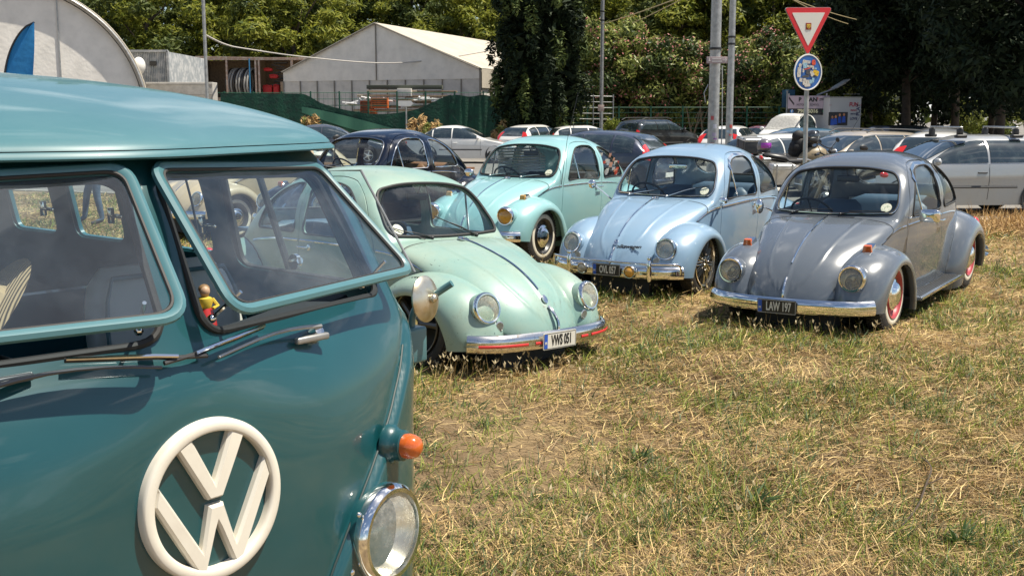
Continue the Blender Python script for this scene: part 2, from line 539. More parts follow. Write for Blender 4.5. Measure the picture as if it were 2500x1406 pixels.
# window outlines
def bt_ws(g=0.0):        # windshield, (y, z) seen along its own slope; z on the windshield plane
    pts = [(-.505 - g, 1.030 - g), (-.30, 1.012 - g), (0, 1.006 - g), (.30, 1.012 - g), (.505 + g, 1.030 - g), (.525 + g, 1.10), (.490 + g, 1.275), (.435 + g, 1.358 + g), (.20, 1.388 + g), (0, 1.393 + g), (-.20, 1.388 + g), (-.435 - g, 1.358 + g), (-.490 - g, 1.275), (-.525 - g, 1.10)]
    return rpoly(pts, [.08, .1, .1, .1, .08, .03, .05, .08, .1, .1, .1, .08, .05, .03], 4)
WS_D = Vector((.40, 0, .34)).normalized()      # out of the windshield
def bt_dw(g=0.0):
    pts = [(-.655 + g, .985 - g), (-.70 + g * .5, 1.13), (-.80, 1.265 + g), (-.93, 1.345 + g), (-1.10, 1.382 + g), (-1.355 - g, 1.375 + g), (-1.375 - g, .985 - g)]
    return rpoly(pts, [.04, .08, .08, .08, .1, .07, .05], 4)
def bt_qw(g=0.0):
    pts = [(-1.485 + g, .99 - g), (-1.485 + g, 1.365 + g), (-1.66, 1.355 + g), (-1.85, 1.285 + g), (-1.98 - g, 1.17), (-2.06 - g, .99 - g)]
    return rpoly(pts, [.05, .06, .1, .1, .08, .05], 4)
def bt_rw(g=0.0):
    return rpoly([(-.40 - g, 1.10 - g), (.40 + g, 1.10 - g), (.36 + g, 1.335 + g), (-.36 - g, 1.335 + g)], .12, 6)
def door_outline(g=0.0):
    pts = [(-.555 + g, .30 - g), (-.545 + g, .62), (-.560 + g, .93), (-.60 + g, 1.06), (-.68 + g, 1.22 + g), (-.78, 1.325 + g), (-.92, 1.395 + g), (-1.10, 1.428 + g), (-1.40 - g, 1.415 + g), (-1.425 - g, 1.2), (-1.425 - g, .60), (-1.40 - g, .30 - g)]
    return rpoly(pts, [.03, .2, .1, .1, .1, .1, .1, .1, .06, .1, .1, .06], 3)
def side_cut(poly, y0, y1):
    b = MB(); b.prism(poly, lambda u, v, d: (u, d, v), y0, y1); return b.mesh('c', M['white'], smooth=False)

print('beetle templates')
BT = {}
BT['shell'] = bt_shell()
BT['bvh'] = bvh_of(BT['shell'])
def ws_pt(y, z, d): # point for ray start: windshield plane x from z
    x0 = -.45 - (z - 1.04) * .80
    return Vector((x0, y, z)) + WS_D * d
def _cut_ws():
    b = MB(); b.prism(bt_ws(), lambda u, v, d: ws_pt(u, v, d), -.12, .16); return b.mesh('c', M['white'], smooth=False)
def _cut_rw():
    b = MB(); b.prism(bt_rw(), lambda u, v, d: (d, u, v), -1.95, -2.9); return b.mesh('c', M['white'], smooth=False)
_sol = solidify(BT['shell'], .022)
BT['body'] = cutmesh(None, _sol, [('DIFFERENCE', _cut_ws()), ('DIFFERENCE', _cut_rw()),
    ('DIFFERENCE', side_cut(bt_qw(), .3, 1)), ('DIFFERENCE', side_cut(bt_qw(), -1, -.3)),
    ('DIFFERENCE', side_cut(door_outline(.003), .34, 1)), ('DIFFERENCE', side_cut(door_outline(.003), -1, -.34))])
for k, a, c in (('door_l', .345, 1), ('door_r', -1, -.345)):
    BT[k] = cutmesh(None, _sol, [('INTERSECT', side_cut(door_outline(-.003), a, c)), ('DIFFERENCE', side_cut(bt_dw(), min(a, c) - .1 if a > 0 else -1.1, 1.1 if a > 0 else -.3))])

def bt_hood():
    b = MB(); rows = []
    xs = [.664, .660, .652, .640, .622, .60, .57, .535, .49, .45] + list(np.linspace(.40, -.335, 34))
    nY = 121
    for i, x in enumerate(xs):
        row = []
        for j in range(nY):
            t = -1 + 2 * j / (nY - 1)           # -1..1 across
            f = math.pi / 2 * (1 - abs(t))
            # pull the rear edge forward at the sides
            xx = x
            if i > 9:
                k = (i - 9) / (len(xs) - 10)
                xx = x + k ** 2 * .05 * abs(t) ** 3
            zt, zb, wb, n = BT_zt(xx), BT_zb(xx), BT_wb(xx), BT_n(xx)
            zt = max(zt, zb + .01)
            y = wb * max(math.cos(f), 0) ** (2 / n) * (1 if t > 0 else -1); z = zb + (zt - zb) * math.sin(f) ** (2 / n)
            row.append(Vector((xx, y, z)))
        rows.append(row)
    # offset outwards
    out = []
    for i in range(len(xs)):
        r_ = []
        for j in range(nY):
            du = rows[min(i + 1, len(xs) - 1)][j] - rows[max(i - 1, 0)][j]
            dv = rows[i][min(j + 1, nY - 1)] - rows[i][max(j - 1, 0)]
            n = dv.cross(du)
            if n.length < 1e-9: n = Vector((1, 0, 0))
            n.normalize()
            if n.dot(Vector((.5, 0, .8))) < 0 and abs(j - nY // 2) < 30: n = -n
            t = abs(-1 + 2 * j / (nY - 1))
            y = abs(rows[i][j].y); x = rows[i][j].x
            h = .012
            # centre bead and the two pressed lines that meet near the handle
            h += .008 * math.exp(-(y / .016) ** 2)
            bead = (.215 + .10 * min(1, max(0, (.35 - x) / .7))) * (1 - max(0, (x - .30) / .33) ** 2.4) ** .5 if x < .625 else 0
            h += .006 * math.exp(-((y - bead) / .012) ** 2)
            if t > .97: h -= .006
            if i == 0 or i == len(xs) - 1: h -= .006
            r_.append(rows[i][j] + n * h)
        out.append(r_)
    b.grid(out)
    BT['hood_edge'] = [rows[i][0] for i in range(len(xs) - 1, -1, -2)] + [rows[i][-1] for i in range(0, len(xs), 2)] + [rows[-1][j] for j in range(nY - 1, 0, -4)]
    me = b.mesh('hood', [M['white'], M['dark']], merge=1e-5, angle=60)
    return me
BT['hood'] = solidify(bt_hood(), .012)
BT['hood_bvh'] = bvh_of(BT['hood'])

def fender(ax, ay, sgn, Ro, th0, th1, yin, yout, Ra, n=56, m=22, ex=2.25, dip=None):
    """ax: axle x; angle th measured from straight ahead, up positive (deg)"""
    b = MB(); rows = []
    for i in range(n + 1):
        th = th0 + (th1 - th0) * i / n
        ro = Ro(th); ra = Ra(th) if callable(Ra) else Ra
        yo = yout(th) if callable(yout) else yout
        yi = yin(th) if callable(yin) else yin
        c, s_ = math.cos(R(th)), math.sin(R(th))
        row = []
        for j in range(m + 1):
            f = math.pi / 2 * j / m
            y = yi + (yo - yi) * math.sin(f) ** (2 / ex); r = ra + (ro - ra) * max(math.cos(f), 0) ** (2 / ex)
            if dip: r -= dip(th) * max(0, 1 - (y - yi) / .20) ** 1.7
            row.append((ax + r * c, sgn * y, .31 + r * s_))
        # rolled lip
        row.append((ax + (ra - .012) * c, sgn * (yo - .004), .31 + (ra - .012) * s_))
        row.append((ax + (ra - .014) * c, sgn * (yo - .022), .31 + (ra - .014) * s_))
        row.append((ax + (ra - .004) * c, sgn * (yo - .05), .31 + (ra - .004) * s_))
        rows.append(row)
    b.grid(rows)
    return b.mesh('fender', [M['white']], merge=1e-6, angle=50)
FRo = pchip([(-3, .60), (5, .608), (15, .618), (30, .618), (45, .590), (60, .553), (75, .527), (90, .515), (105, .515), (120, .523), (135, .537), (150, .555), (165, .585), (180, .62), (190, .64)])
FRa = pchip([(-3, .375), (10, .375), (30, .372), (150, .372), (165, .38), (180, .41), (190, .44)])
FYo = pchip([(-3, .705), (30, .725), (60, .735), (120, .738), (160, .735), (180, .725), (190, .715)])
RRo = pchip([(-20, .63), (0, .62), (20, .622), (45, .622), (60, .61), (75, .592), (90, .578), (110, .565), (130, .56), (150, .56), (170, .565), (200, .57)])
FYi = pchip([(-3, .30), (40, .30), (80, .36), (120, .40), (190, .42)])
FDip = pchip([(-3, .10), (30, .12), (50, .10), (75, .05), (100, .015), (190, 0)])
RRa = pchip([(-20, .44), (0, .385), (20, .352), (45, .345), (150, .345), (175, .38), (200, .45)])
RYo = pchip([(-20, .71), (20, .75), (60, .758), (120, .758), (160, .745), (200, .69)])
for s_, k in ((1, 'l'), (-1, 'r')):
    BT['ff_' + k] = fender(0, 0, s_, FRo, 5, 190, FYi, FYo, FRa, dip=FDip)
    BT['rf_' + k] = fender(-2.40, 0, s_, RRo, -14, 186, .36, RYo, RRa)
BT['ff_bvh'] = {1: bvh_of(BT['ff_l']), -1: bvh_of(BT['ff_r'])}

def fender_line(ax, s_, Ro, Ra, Yi, Yo, th0, th1, dip=None, ex=2.25):
    out = []
    for k in range(45):
        th = th0 + (th1 - th0) * k / 44; best = None
        for j in range(60):
            f = math.pi / 2 * (1 - j / 59)
            yi = Yi(th) if callable(Yi) else Yi
            y = yi + (Yo(th) - yi) * math.sin(f) ** (2 / ex); r = Ra(th) + (Ro(th) - Ra(th)) * max(math.cos(f), 0) ** (2 / ex)
            if dip: r -= dip(th) * max(0, 1 - (y - yi) / .20) ** 1.7
            x, z = ax + r * math.cos(R(th)), .31 + r * math.sin(R(th))
            h = BT['bvh'].ray_cast(Vector((x, 2, z)), Vector((0, -1, 0)))
            if h[0] is not None and h[0].y > y - .002: best = Vector((x, s_ * (y + .002), z)); break
        if best is not None: out.append(best)
    return out
for s_, k in ((1, 'l'), (-1, 'r')):
    b = MB(); b.tube(fender_line(0, s_, FRo, FRa, FYi, FYo, 40, 178, FDip), .0065, 6); BT['fbead_' + k] = b.mesh('b', M['black'], merge=0)
    b = MB(); b.tube(fender_line(-2.4, s_, RRo, RRa, .36, RYo, 4, 150), .0065, 6); BT['rbead_' + k] = b.mesh('b', M['black'], merge=0)

STK = [mat('sticker print', c, .6) for c in ((.6, .58, .5), (.03, .03, .03), (.55, .06, .03), (.6, .3, .2), (.5, .5, .5))]
def mirror(parent, base, pos, w, h, look=(1, 0, 0), square=False, name='side_mirror'):
    t = bpy.data.objects.new(name, None); COL.objects.link(t); t.parent = parent
    base = Vector(base); pos = Vector(pos); d = Vector(look).normalized()
    b = MB(); b.tube([base, base.lerp(pos, .5) + Vector((0, 0, .008)), pos], [.009, .006, .006], 8); b.sphere(base, .014, nu=10, nv=6); b.build('mirror_arm', M['chrome'], t)
    u = d.cross(Vector((0, 0, 1))).normalized(); v = u.cross(d)
    n = 32; ex = 5 if square else 2.1; rows = []
    for q, dd in ((.0, .028), (.4, .026), (.75, .020), (.95, .010), (1.0, .0), (.97, -.008), (.9, -.008)):
        rows.append([pos + d * dd + u * w / 2 * q * abs(math.cos(a)) ** (2 / ex) * math.copysign(1, math.cos(a)) + v * h / 2 * q * abs(math.sin(a)) ** (2 / ex) * math.copysign(1, math.sin(a)) for a in np.linspace(0, 2 * math.pi, n, endpoint=False) + .01])
    b = MB(); b.grid(rows, closed_v=True); b.build('mirror_shell', M['chrome'], t, merge=1e-6)
    b = MB(); b.grid([[pos + d * -.006 + u * w / 2 * q * abs(math.cos(a)) ** (2 / ex) * math.copysign(1, math.cos(a)) + v * h / 2 * q * abs(math.sin(a)) ** (2 / ex) * math.copysign(1, math.sin(a)) for a in np.linspace(0, 2 * math.pi, n, endpoint=False) + .01] for q in (.92, .5, .001)], closed_v=True)
    b.build('mirror_glass', M['mirror'], t, merge=1e-6)
    return t
M['mirror'] = mat('mirror', (0.75, 0.76, 0.76), 0.02, 1.0)

def bt_glass(g_in=.010):
    res = {}
    def mk(outl, fn, d, name, rings=5):
        P = patch(BT['bvh'], outl, fn, d, -g_in, rings)
        b = MB(); b.grid(P, closed_v=True)
        return b.mesh(name, M['glass'], merge=1e-5, angle=80)
    res['ws'] = mk(bt_ws(), lambda u, v: ws_pt(u, v, .5), -WS_D, 'g')
    res['rw'] = mk(bt_rw(), lambda u, v: (-3.4, u, v), (1, 0, 0), 'g')
    for s_, k in ((1, 'l'), (-1, 'r')):
        res['qw_' + k] = mk(bt_qw(), lambda u, v: (u, 2 * s_, v), (0, -s_, 0), 'g')
        res['dw_' + k] = mk(bt_dw(), lambda u, v: (u, 2 * s_, v), (0, -s_, 0), 'g')
    return res
BT['glass'] = bt_glass()
def loop_on(outl, fn, d, off=.002, bvh=None):
    out = []
    for u, v in outl:
        h = shoot(bvh or BT['bvh'], fn(u, v), d, off)
        if h is not None: out.append(h)
    return out
def ring_mesh(name, outl, fn, d, r, m_, off=.002):
    b = MB(); b.tube(loop_on(outl, fn, d, off), r, 8, closed=True); return b.mesh(name, m_, merge=0)

def tyre_mb(side, rim='hub', R_=.315, w=.155, rr=.195, white=True):
    """wheel centred at origin, outside towards +y*side"""
    pass

def wheel(parent, x, side, style, rimcol, y=.585, z=.31, Rt=.31, w=.15, steer=0.0, white=True, rimR=.19):
    """one wheel: tyre, whitewall, rim, hub cap; outside face towards side"""
    t = bpy.data.objects.new('wheel', None); COL.objects.link(t); t.parent = parent
    t.location = (x, side * y, z); t.rotation_euler = (0, 0, steer)
    a = (0, side, 0); h = w / 2
    b = MB()
    b.lathe([(rimR, -h * .8), (rimR + .03, -h), (Rt - .045, -h), (Rt - .012, -h * .82), (Rt, -h * .5), (Rt, h * .5), (Rt - .012, h * .82), (Rt - .045, h), (rimR + .03, h), (rimR, h * .8), (rimR - .012, h * .3)], axis=a, n=48)
    # tread blocks
    for k in range(60):
        an = 2 * math.pi * k / 60
        for q in (-.3, 0, .3):
            rm = Matrix.Rotation(-an, 3, 'Y')
            b.box(rm @ Vector((Rt + .001, 0, 0)) + Vector((0, q * w, 0)), (.008, w * .22, .019), 0, rm)
    b.build('tyre', M['tyre'], t)
    if white:
        wt = .048
        b = MB(); b.lathe([(rimR + .006, h + .0005), (rimR + .012, h + .003), (rimR + wt * .5, h + .005), (rimR + wt, h + .003), (rimR + wt + .006, h - .001)], axis=a, n=48)
        b.build('whitewall', M['whitewall'], t)
    if style == 'hub':
        b = MB()
        b.lathe([(rimR + .006, h + .004), (rimR + .002, h + .010), (rimR - .008, h + .006), (rimR - .018, h - .012), (rimR - .03, h - .030), (rimR - .06, h - .032), (rimR - .075, h - .018), (.10, h - .010), (.0, h - .010)], axis=a, n=48)
        b.lathe([(rimR + .0, -h * .6), (rimR - .02, -h * .4), (.02, -h * .4)], axis=a, n=32)
        b.build('rim', rimcol, t)
        b = MB(); b.lathe([(.128, h - .016), (.130, h - .004), (.122, h + .004), (.108, h + .006), (.100, h + .012), (.085, h + .028), (.06, h + .040), (.03, h + .046), (.0, h + .048)], axis=a, n=40)
        b.build('hub_cap', M['chrome'], t)
    else:
        b = MB()
        b.lathe([(rimR + .008, h + .004), (rimR + .004, h + .010), (rimR - .006, h + .006), (rimR - .012, h - .02), (rimR - .014, -h * .5)], axis=a, n=48)
        ns = 5 if style == 'five' else 15
        for k in range(ns):
            an = 2 * math.pi * (k + .25) / ns
            if style == 'five':
                pth = [Vector((r_ * math.sin(an + da), side * (h - dy), r_ * math.cos(an + da))) for r_, da, dy in ((.045, 0, .012), (.11, 0, .014), (rimR - .012, 0, .024))]
                b.tube(pth, [.030, .022, .027], 8, sx=1)
            else:
                for sgn_ in (-1, 1):
                    pth = [Vector((r_ * math.sin(an + da), side * (h - dy), r_ * math.cos(an + da))) for r_, da, dy in ((.04, 0, .010), (.10, .05 * sgn_, .012), (rimR - .010, .17 * sgn_, .022))]
                    b.tube(pth, [.009, .007, .007], 6)
        b.lathe([(.052, h - .03), (.052, h - .004), (.045, h), (.0, h)], axis=a, n=24)
        b.build('rim', rimcol, t)
        b = MB(); b.lathe([(rimR - .016, -.02), (.0, -.02)], axis=a, n=32); b.build('brake_drum', M['dark'], t)
        b = MB()
        for k in range(5):
            an = 2 * math.pi * (k + .75) / 5
            b.lathe([(.009, h - .03), (.010, h + .0), (.006, h + .006), (.0, h + .006)], o=(.075 * math.sin(an), 0, .075 * math.cos(an)), axis=a, n=10)
        b.lathe([(.028, h), (.026, h + .008), (.0, h + .010)], axis=a, n=20)
        b.build('hub_cap', M['chrome'], t)
    return t

def headlight(parent, p, d, r=.104, body=None, lens='lens', name='headlight', bucket=.10, visor=False, guard=False):
    """round lamp with chrome ring; p centre of the ring, d the way it looks"""
    t = bpy.data.objects.new(name, None); COL.objects.link(t); t.parent = parent
    t.location = p
    d = Vector(d).normalized()
    if bucket and body:
        b = MB(); b.lathe([(r * .80, -bucket), (r * 1.00, -bucket * .45), (r * 1.04, -.012), (r * 1.0, -.002)], axis=d, n=40); b.build('bucket', body, t)
    b = MB(); b.lathe([(r * 1.03, -.010), (r * 1.05, .002), (r * 1.02, .012), (r * .95, .020), (r * .86, .019), (r * .84, .010), (r * .84, .0)], axis=d, n=48); b.build('ring', M['chrome'], t)
    b = MB(); b.lathe([(r * .85, .010), (r * .7, -.02), (r * .5, -.045), (r * .25, -.06), (0, -.062)], axis=d, n=36); b.build('reflector', M['reflector'], t)
    if lens == 'lens':
        b = MB(); b.sphere(d * -.035, .016, nu=12, nv=8); b.build('bulb', M['ivory'], t)
    b = MB(); n = 72; rows = []
    dz = Vector((0, 0, 1)); dz = (dz - d * dz.dot(d)).normalized(); dx = dz.cross(d)
    for i in range(21):
        q = i / 20; row = []
        for k in range(n):
            an = 2 * math.pi * k / n; rr_ = r * .86 * q
            yy = rr_ * math.cos(an)
            h = .034 * (1 - q * q) ** .8 + .006 + .0012 * math.sin(yy * 700)
            row.append(d * h + dx * yy + dz * rr_ * math.sin(an))
        rows.append(row)
    b.grid(rows, closed_v=True); b.build('lens', M[lens], t, merge=1e-6, angle=80)
    if visor:
        b = MB(); rows = []
        for i in range(8):
            row = []
            for k in range(21):
                an = R(20 + 140 * k / 20)
                rr_ = r * (1.03 - .10 * i / 7 * (1 + .8 * math.sin(an))); row.append(d * (.018 + .04 * math.sin(i / 7 * 1.5) * math.sin(an)) + dx * rr_ * math.cos(an) + dz * rr_ * math.sin(an))
            rows.append(row)
        b.grid(rows); b.build('visor', M['chrome'], t)
    return t

def sweep(path, prof, up=(0, 0, 1)):
    """sweep an open or closed profile (out, up) along a path lying roughly in a horizontal plane"""
    P = [Vector(p) for p in path]; rows = []
    for i, p in enumerate(P):
        t = (P[min(i + 1, len(P) - 1)] - P[max(i - 1, 0)]).normalized()
        o = t.cross(Vector(up)).normalized()
        rows.append([p + o * a + Vector(up) * c for a, c in prof])
    return rows
def bumper_path(x0=.735, dep=.20, hw=.70, n=40, rear=False):
    pts = []
    for i in range(n + 1):
        t = -1 + 2 * i / n
        a = abs(t)
        x = x0 - dep * (.45 * a ** 2 + .55 * a ** 6)
        pts.append((x, t * hw, 0))
    return pts
BLADE = [(-.012, -.055), (.004, -.062), (.020, -.055), (.030, -.036), (.034, -.012), (.028, .004), (.030, .010), (.022, .030), (.010, .048), (-.004, .056), (-.014, .050)]

def plate(parent, p, txt, white, w=.50, h=.112, X=(0, 1, 0), tiltx=0.0, label=None):
    """X: direction of reading; plate face out"""
    t = bpy.data.objects.new('licence_plate', None); COL.objects.link(t); t.parent = parent; t.location = p
    if label: t['label'] = label
    X = Vector(X).normalized(); Y = Vector((0, 0, 1)); N = X.cross(Y)
    m1, m2 = (M['plate_white'], M['black']) if white else (M['black'], M['plate_silver'])
    b = MB()
    b.prism(rpoly([(-w / 2, -h / 2), (w / 2, -h / 2), (w / 2, h / 2), (-w / 2, h / 2)], .01, 3), lambda u, v, d: X * u + Y * v + N * d, -.003, .003)
    b.build('plate_panel', m1, t, smooth=False)
    b = MB()
    fw = .0025
    for q in ((0, h / 2 - .006, w - .016, fw), (0, -h / 2 + .006, w - .016, fw)):
        b.box(X * q[0] + Y * q[1] + N * .0035, (1, 1, 1), rot=Matrix((X * q[2], Y * q[3], N * .0015)).transposed())
    for q in (-1, 1):
        b.box(X * q * (w / 2 - .006) + N * .0035, (1, 1, 1), rot=Matrix((X * fw, Y * (h - .016), N * .0015)).transposed())
    b.build('border', m2, t, smooth=False)
    b = MB(); b.box(X * (-w / 2 + .023) + N * .0038, (1, 1, 1), rot=Matrix((X * .032, Y * (h - .018), N * .0015)).transposed()); b.build('country_band', M['plate_blue'], t, smooth=False)
    me = text_mesh('M', .026, .0006, M['plate_white'], 1.0, bold=.0005); place('lettering', me, t, X * (-w / 2 + .023) + N * .0052 + Y * -.012, X, Y)
    me = text_mesh(txt, .098, .0008, m2, .76 * w / .46, bold=.0025); place('lettering', me, t, X * .016 + N * .0045 + Y * -.001, X, Y)
    return t
M['plate_white'] = mat('plate white', (0.62, 0.60, 0.53), 0.45)
M['plate_silver'] = mat('plate silver', (0.60, 0.60, 0.56), 0.4)

def wiper(parent, p0, p1, bvh, m_, blade=.30, lift=.012, tilt=None):
    """arm from p0 to p1 on the windshield (y,z coords), blade through p1"""
    t = bpy.data.objects.new('wiper', None); COL.objects.link(t); t.parent = parent
    def S(y, z, off): return shoot(bvh, ws_pt(y, z, .5), -WS_D, off)
    b = MB(); q = [S(p0[0] + (p1[0] - p0[0]) * k / 5, p0[1] + (p1[1] - p0[1]) * k / 5, lift + .012 * math.sin(math.pi * k / 5)) for k in range(6)]
    b.tube(q, [.008, .005, .004, .004, .004, .003], 6); b.sphere(q[0], .014, nu=10, nv=6)
    b.build('wiper_arm', m_, t)
    d = Vector((p1[0] - p0[0], p1[1] - p0[1])).normalized()
    if tilt is not None: d = Vector((math.cos(tilt), math.sin(tilt)))
    b = MB(); q = [S(p1[0] + d[0] * blade * (k / 8 - .55), p1[1] + d[1] * blade * (k / 8 - .55), .007) for k in range(9)]
    q = [x for x in q if x is not None]
    b.tube(q, .0045, 6); b.build('wiper_blade', M['black'], t)
    return t

def seat(parent, x, y, w, m_, z0=.33, zt=1.02, name='seat', dep=.48):
    b = MB()
    b.box((x + dep * .35, y, z0 + .09), (dep, w, .16), bev=.05)
    rows = []
    n = 12
    for i in range(n + 1):           # back cushion, leaning
        t = i / n; z = z0 + .12 + (zt - z0 - .12) * t; xx = x - .02 - .20 * t
        ww = w / 2 * (1 - .25 * t ** 3); th = .065 * (1 - .35 * t)
        if i in (0, n): ww *= .75; th *= .4
        rows.append([(xx + th * math.cos(a) * (1 if abs(math.sin(a)) < .9 else .6), y + ww * (abs(math.sin(a)) ** .5) * (1 if math.sin(a) > 0 else -1), z) for a in np.linspace(0, 2 * math.pi, 20, endpoint=False)])
    b.grid(rows, closed_v=True)
    o = len(b.v) - (n + 1) * 20
    b.f.append(tuple(o + k for k in range(20))); b.m.append(0); b.f.append(tuple(o + n * 20 + k for k in range(20))); b.m.append(0)
    return b.build(name, m_, parent, angle=60)

def steering(parent, c, m_, r=.19, tilt=62):
    a = Vector((-math.cos(R(tilt - 20)), 0, math.sin(R(tilt - 20)) * .9)).normalized()
    u = Vector((0, 1, 0)); w = a.cross(u).normalized(); c = Vector(c)
    b = MB()
    b.tube([c + (u * math.cos(k / 32 * 2 * math.pi) + w * math.sin(k / 32 * 2 * math.pi)) * r for k in range(32)], .011, 8, closed=True)
    for k in (0, math.pi): b.tube([c, c + (u * math.cos(k) + w * math.sin(k)) * r], .009, 6)
    b.tube([c, c + w * -r], .008, 6)
    b.tube([c - a * -.0, c - a * .30], .02, 8)
    return b.build('steering_wheel', m_, parent)

def beetle(label, loc, yaw, dz, roll, pitch, P, group, name='beetle_car'):
    """P: options. Origin on the ground under the front axle; the car looks along +x"""
    t = thing(name, label, 'car', (loc[0], loc[1], loc[2]), R(yaw), group, rx=roll, ry=pitch)
    pm = P['paint']; im = P.get('inner', M['dark']); sm = P.get('seat', M['navy_int'])
    B = lambda o: o
    H = Vector((0, 0, dz))
    def put(o): o.location = Vector(o.location) + H; return o
    body = put(link('body', remat(BT['body'], [pm, im]), t))
    for k in ('l', 'r'):
        s_ = 1 if k == 'l' else -1
        d = put(link('door', remat(BT['door_' + k], [pm, im]), t))
        # handle
        hp = shoot(BT['bvh'], (-1.33, 2 * s_, .885), (0, -s_, 0), 0)
        b = MB(); q = hp + Vector((0, s_ * .035, 0))
        b.tube([hp + Vector((.045, 0, 0)), q + Vector((.04, 0, 0)), q + Vector((-.07, 0, 0))], [.010, .010, .008], 8)
        b.lathe([(.026, .0), (.024, .010), (.012, .014), (0, .015)], o=hp + Vector((.045, 0, 0)), axis=(0, s_, 0), n=16)
        b.build('handle', M['chrome'], d)
        # window glass, seal, vent divider
        if P.get('window_' + k, True):
            link('window_glass', remat(BT['glass']['dw_' + k], [P.get('glass', M['glass'])]), d)
        b = MB(); b.tube(loop_on(bt_dw(), lambda u, v: (u, 2 * s_, v), (0, -s_, 0), .001), .0085, 6, closed=True); b.build('window_seal', P.get('seal', M['rubber']), d)
        v0 = shoot(BT['bvh'], (-.895, 2 * s_, .99), (0, -s_, 0), -.004); v1 = shoot(BT['bvh'], (-.855, 2 * s_, 1.305), (0, -s_, 0), -.004)
        b = MB(); b.tube([v0, v1], .009, 8)
        if k == 'l' and P.get('vent_open'): pass
        b.build('vent_divider', M['chrome'] if P.get('chrome_vent', True) else M['black'], d)
        if P.get('rainguard'):
            pp = [(-.80, 1.30), (-.92, 1.37), (-1.10, 1.408), (-1.36, 1.40)]
            top = [shoot(BT['bvh'], (a, 2 * s_, c), (0, -s_, 0), .008) for a, c in dense(pp, .05, False)]
            bot = [p + Vector((0, s_ * .035, -.045)) for p in top]
            b = MB(); b.grid([top, bot]); b.build('rain_guard', M['chrome'], d)
        put(link('front_fender', remat(BT['ff_' + k], [pm]), t, P.get('fender_label')))
        put(link('rear_fender', remat(BT['rf_' + k], [P.get('rear_paint', pm)]), t))
        put(link('fender_beading', remat(BT['fbead_' + k], [P.get('bead', M['black'])]), t)); put(link('fender_beading', remat(BT['rbead_' + k], [P.get('bead', M['black'])]), t))
        # quarter window
        q = put(link('quarter_window', remat(BT['glass']['qw_' + k], [P.get('glass', M['glass'])]), t))
        b = MB(); b.tube(loop_on(bt_qw(), lambda u, v: (u, 2 * s_, v), (0, -s_, 0), .001), .009, 6, closed=True)
        b.build('window_seal', P.get('seal', M['rubber']), q)
        # running board
        b = MB(); b.box((-1.20, s_ * .64, .305), (1.32, .20, .035), bev=.012); rb = put(b.build('running_board', P.get('board', M['black']), t))
        b = MB()
        for j in range(7): b.box((-1.20, s_ * (.575 + j * .022), .3245), (1.24, .009, .006))
        b.build('rubber_mat', M['rubber'], rb, smooth=False)
        b = MB(); b.box((-1.20, s_ * .743, .312), (1.32, .008, .014)); b.build('edge_trim', M['chrome'], rb, smooth=False)
        # belt moulding
        pts = [(-.565, .925), (-.8, .932), (-1.2, .938), (-1.42, .937)]
        for seg, par, xs in (('a', t, (-.10, -.25, -.4, -.54)), ('d', d, (-.57, -.8, -1.1, -1.41)), ('q', t, (-1.435, -1.7, -1.95, -2.15))):
            zz = [.815, .872, .905, .918] if seg == 'a' else ([.921, .930, .936, .934] if seg == 'd' else [.933, .925, .905, .875])
            qq = [shoot(BT['bvh'], (p.x, 2 * s_, p.z), (0, -s_, 0), .002) for p in spline([(a, 0, c) for a, c in zip(xs, zz)], 5)]
            qq = [p for p in qq if p is not None]
            b = MB(); b.tube(qq, P.get('trimr', .006), 6); o = b.build('belt_trim', M['chrome'], par)
            if par is t: put(o)
        # fender beading
        b = MB(); qq = []
        for th in range(20, 176, 4):
            ro = FRo(th); 
            for yy in (.3,): pass
        # rear lamp
        b = MB(); b.sphere((-2.87, s_ * .60, .68), (.06, .055, .075)); put(b.build('tail_light', M['red_lens'], t))
        # headlight
        hz = P.get('hl', (.535, .500, .622)); dd = P.get('hl_dir', (1, 0, .02))
        fx = hz[0]
        L_ = headlight(t, Vector((fx, s_ * hz[1], hz[2])) + H, (dd[0], s_ * dd[1], dd[2]), P.get('hl_r', .103), pm, P.get('lens', 'lens'), bucket=.16, visor=P.get('visor', False))
        # blinkers on the fenders
        if P.get('blinker', True):
            th = 68
            bx, by = .165, .505
            hp = shoot(BT['ff_bvh'][s_], (bx, s_ * by, 2), (0, 0, -1), 0)
            if hp is None: hp = Vector((bx, s_ * by, .86))
            bt = bpy.data.objects.new('indicator', None); COL.objects.link(bt); bt.parent = t; bt.location = hp + H; bt.rotation_euler = (0, R(14), 0)
            b = MB(); b.prism(rpoly([(-.085, -.036), (.05, -.042), (.05, .042), (-.085, .036)], .02, 4), lambda u, v, dd_: (u * (1 - dd_ * 4), v * (1 - dd_ * 3), dd_), -.01, .026); b.build('housing', M['chrome'], bt, angle=30)
            b = MB(); b.prism(rpoly([(.008, -.036), (.056, -.040), (.060, .0), (.056, .040), (.008, .036)], .01, 3), lambda u, v, dd_: (u * (1 - dd_ * 6), v * (1 - dd_ * 5), dd_), .0, .044); b.build('indicator_lens', P.get('blink_mat', M['amber']), bt, angle=30)
        # horn grille
        if P.get('horn', True):
            hp = shoot(BT['ff_bvh'][s_], (2, s_ * .42, .50), (-1, 0, 0), .002)
            if hp is not None:
                n_ = Vector((1, s_ * .1, -.02)).normalized()
                b = MB(); b.lathe([(.036, .0), (.036, .005), (.030, .008), (.028, .003), (.0, .003)], o=hp, axis=n_, n=24)
                for j in range(-2, 3):
                    hh = math.sqrt(max(.028 ** 2 - (j * .011) ** 2, 0)); b.tube([hp + n_ * .007 + Vector((0, j * .011, -hh)), hp + n_ * .007 + Vector((0, j * .011, hh))], .0035, 6)
                put(b.build('horn_grille', M['alu'], t))
    # windshield, back window
    w_ = put(link('windshield', remat(BT['glass']['ws'], [P.get('glass', M['glass'])]), t))
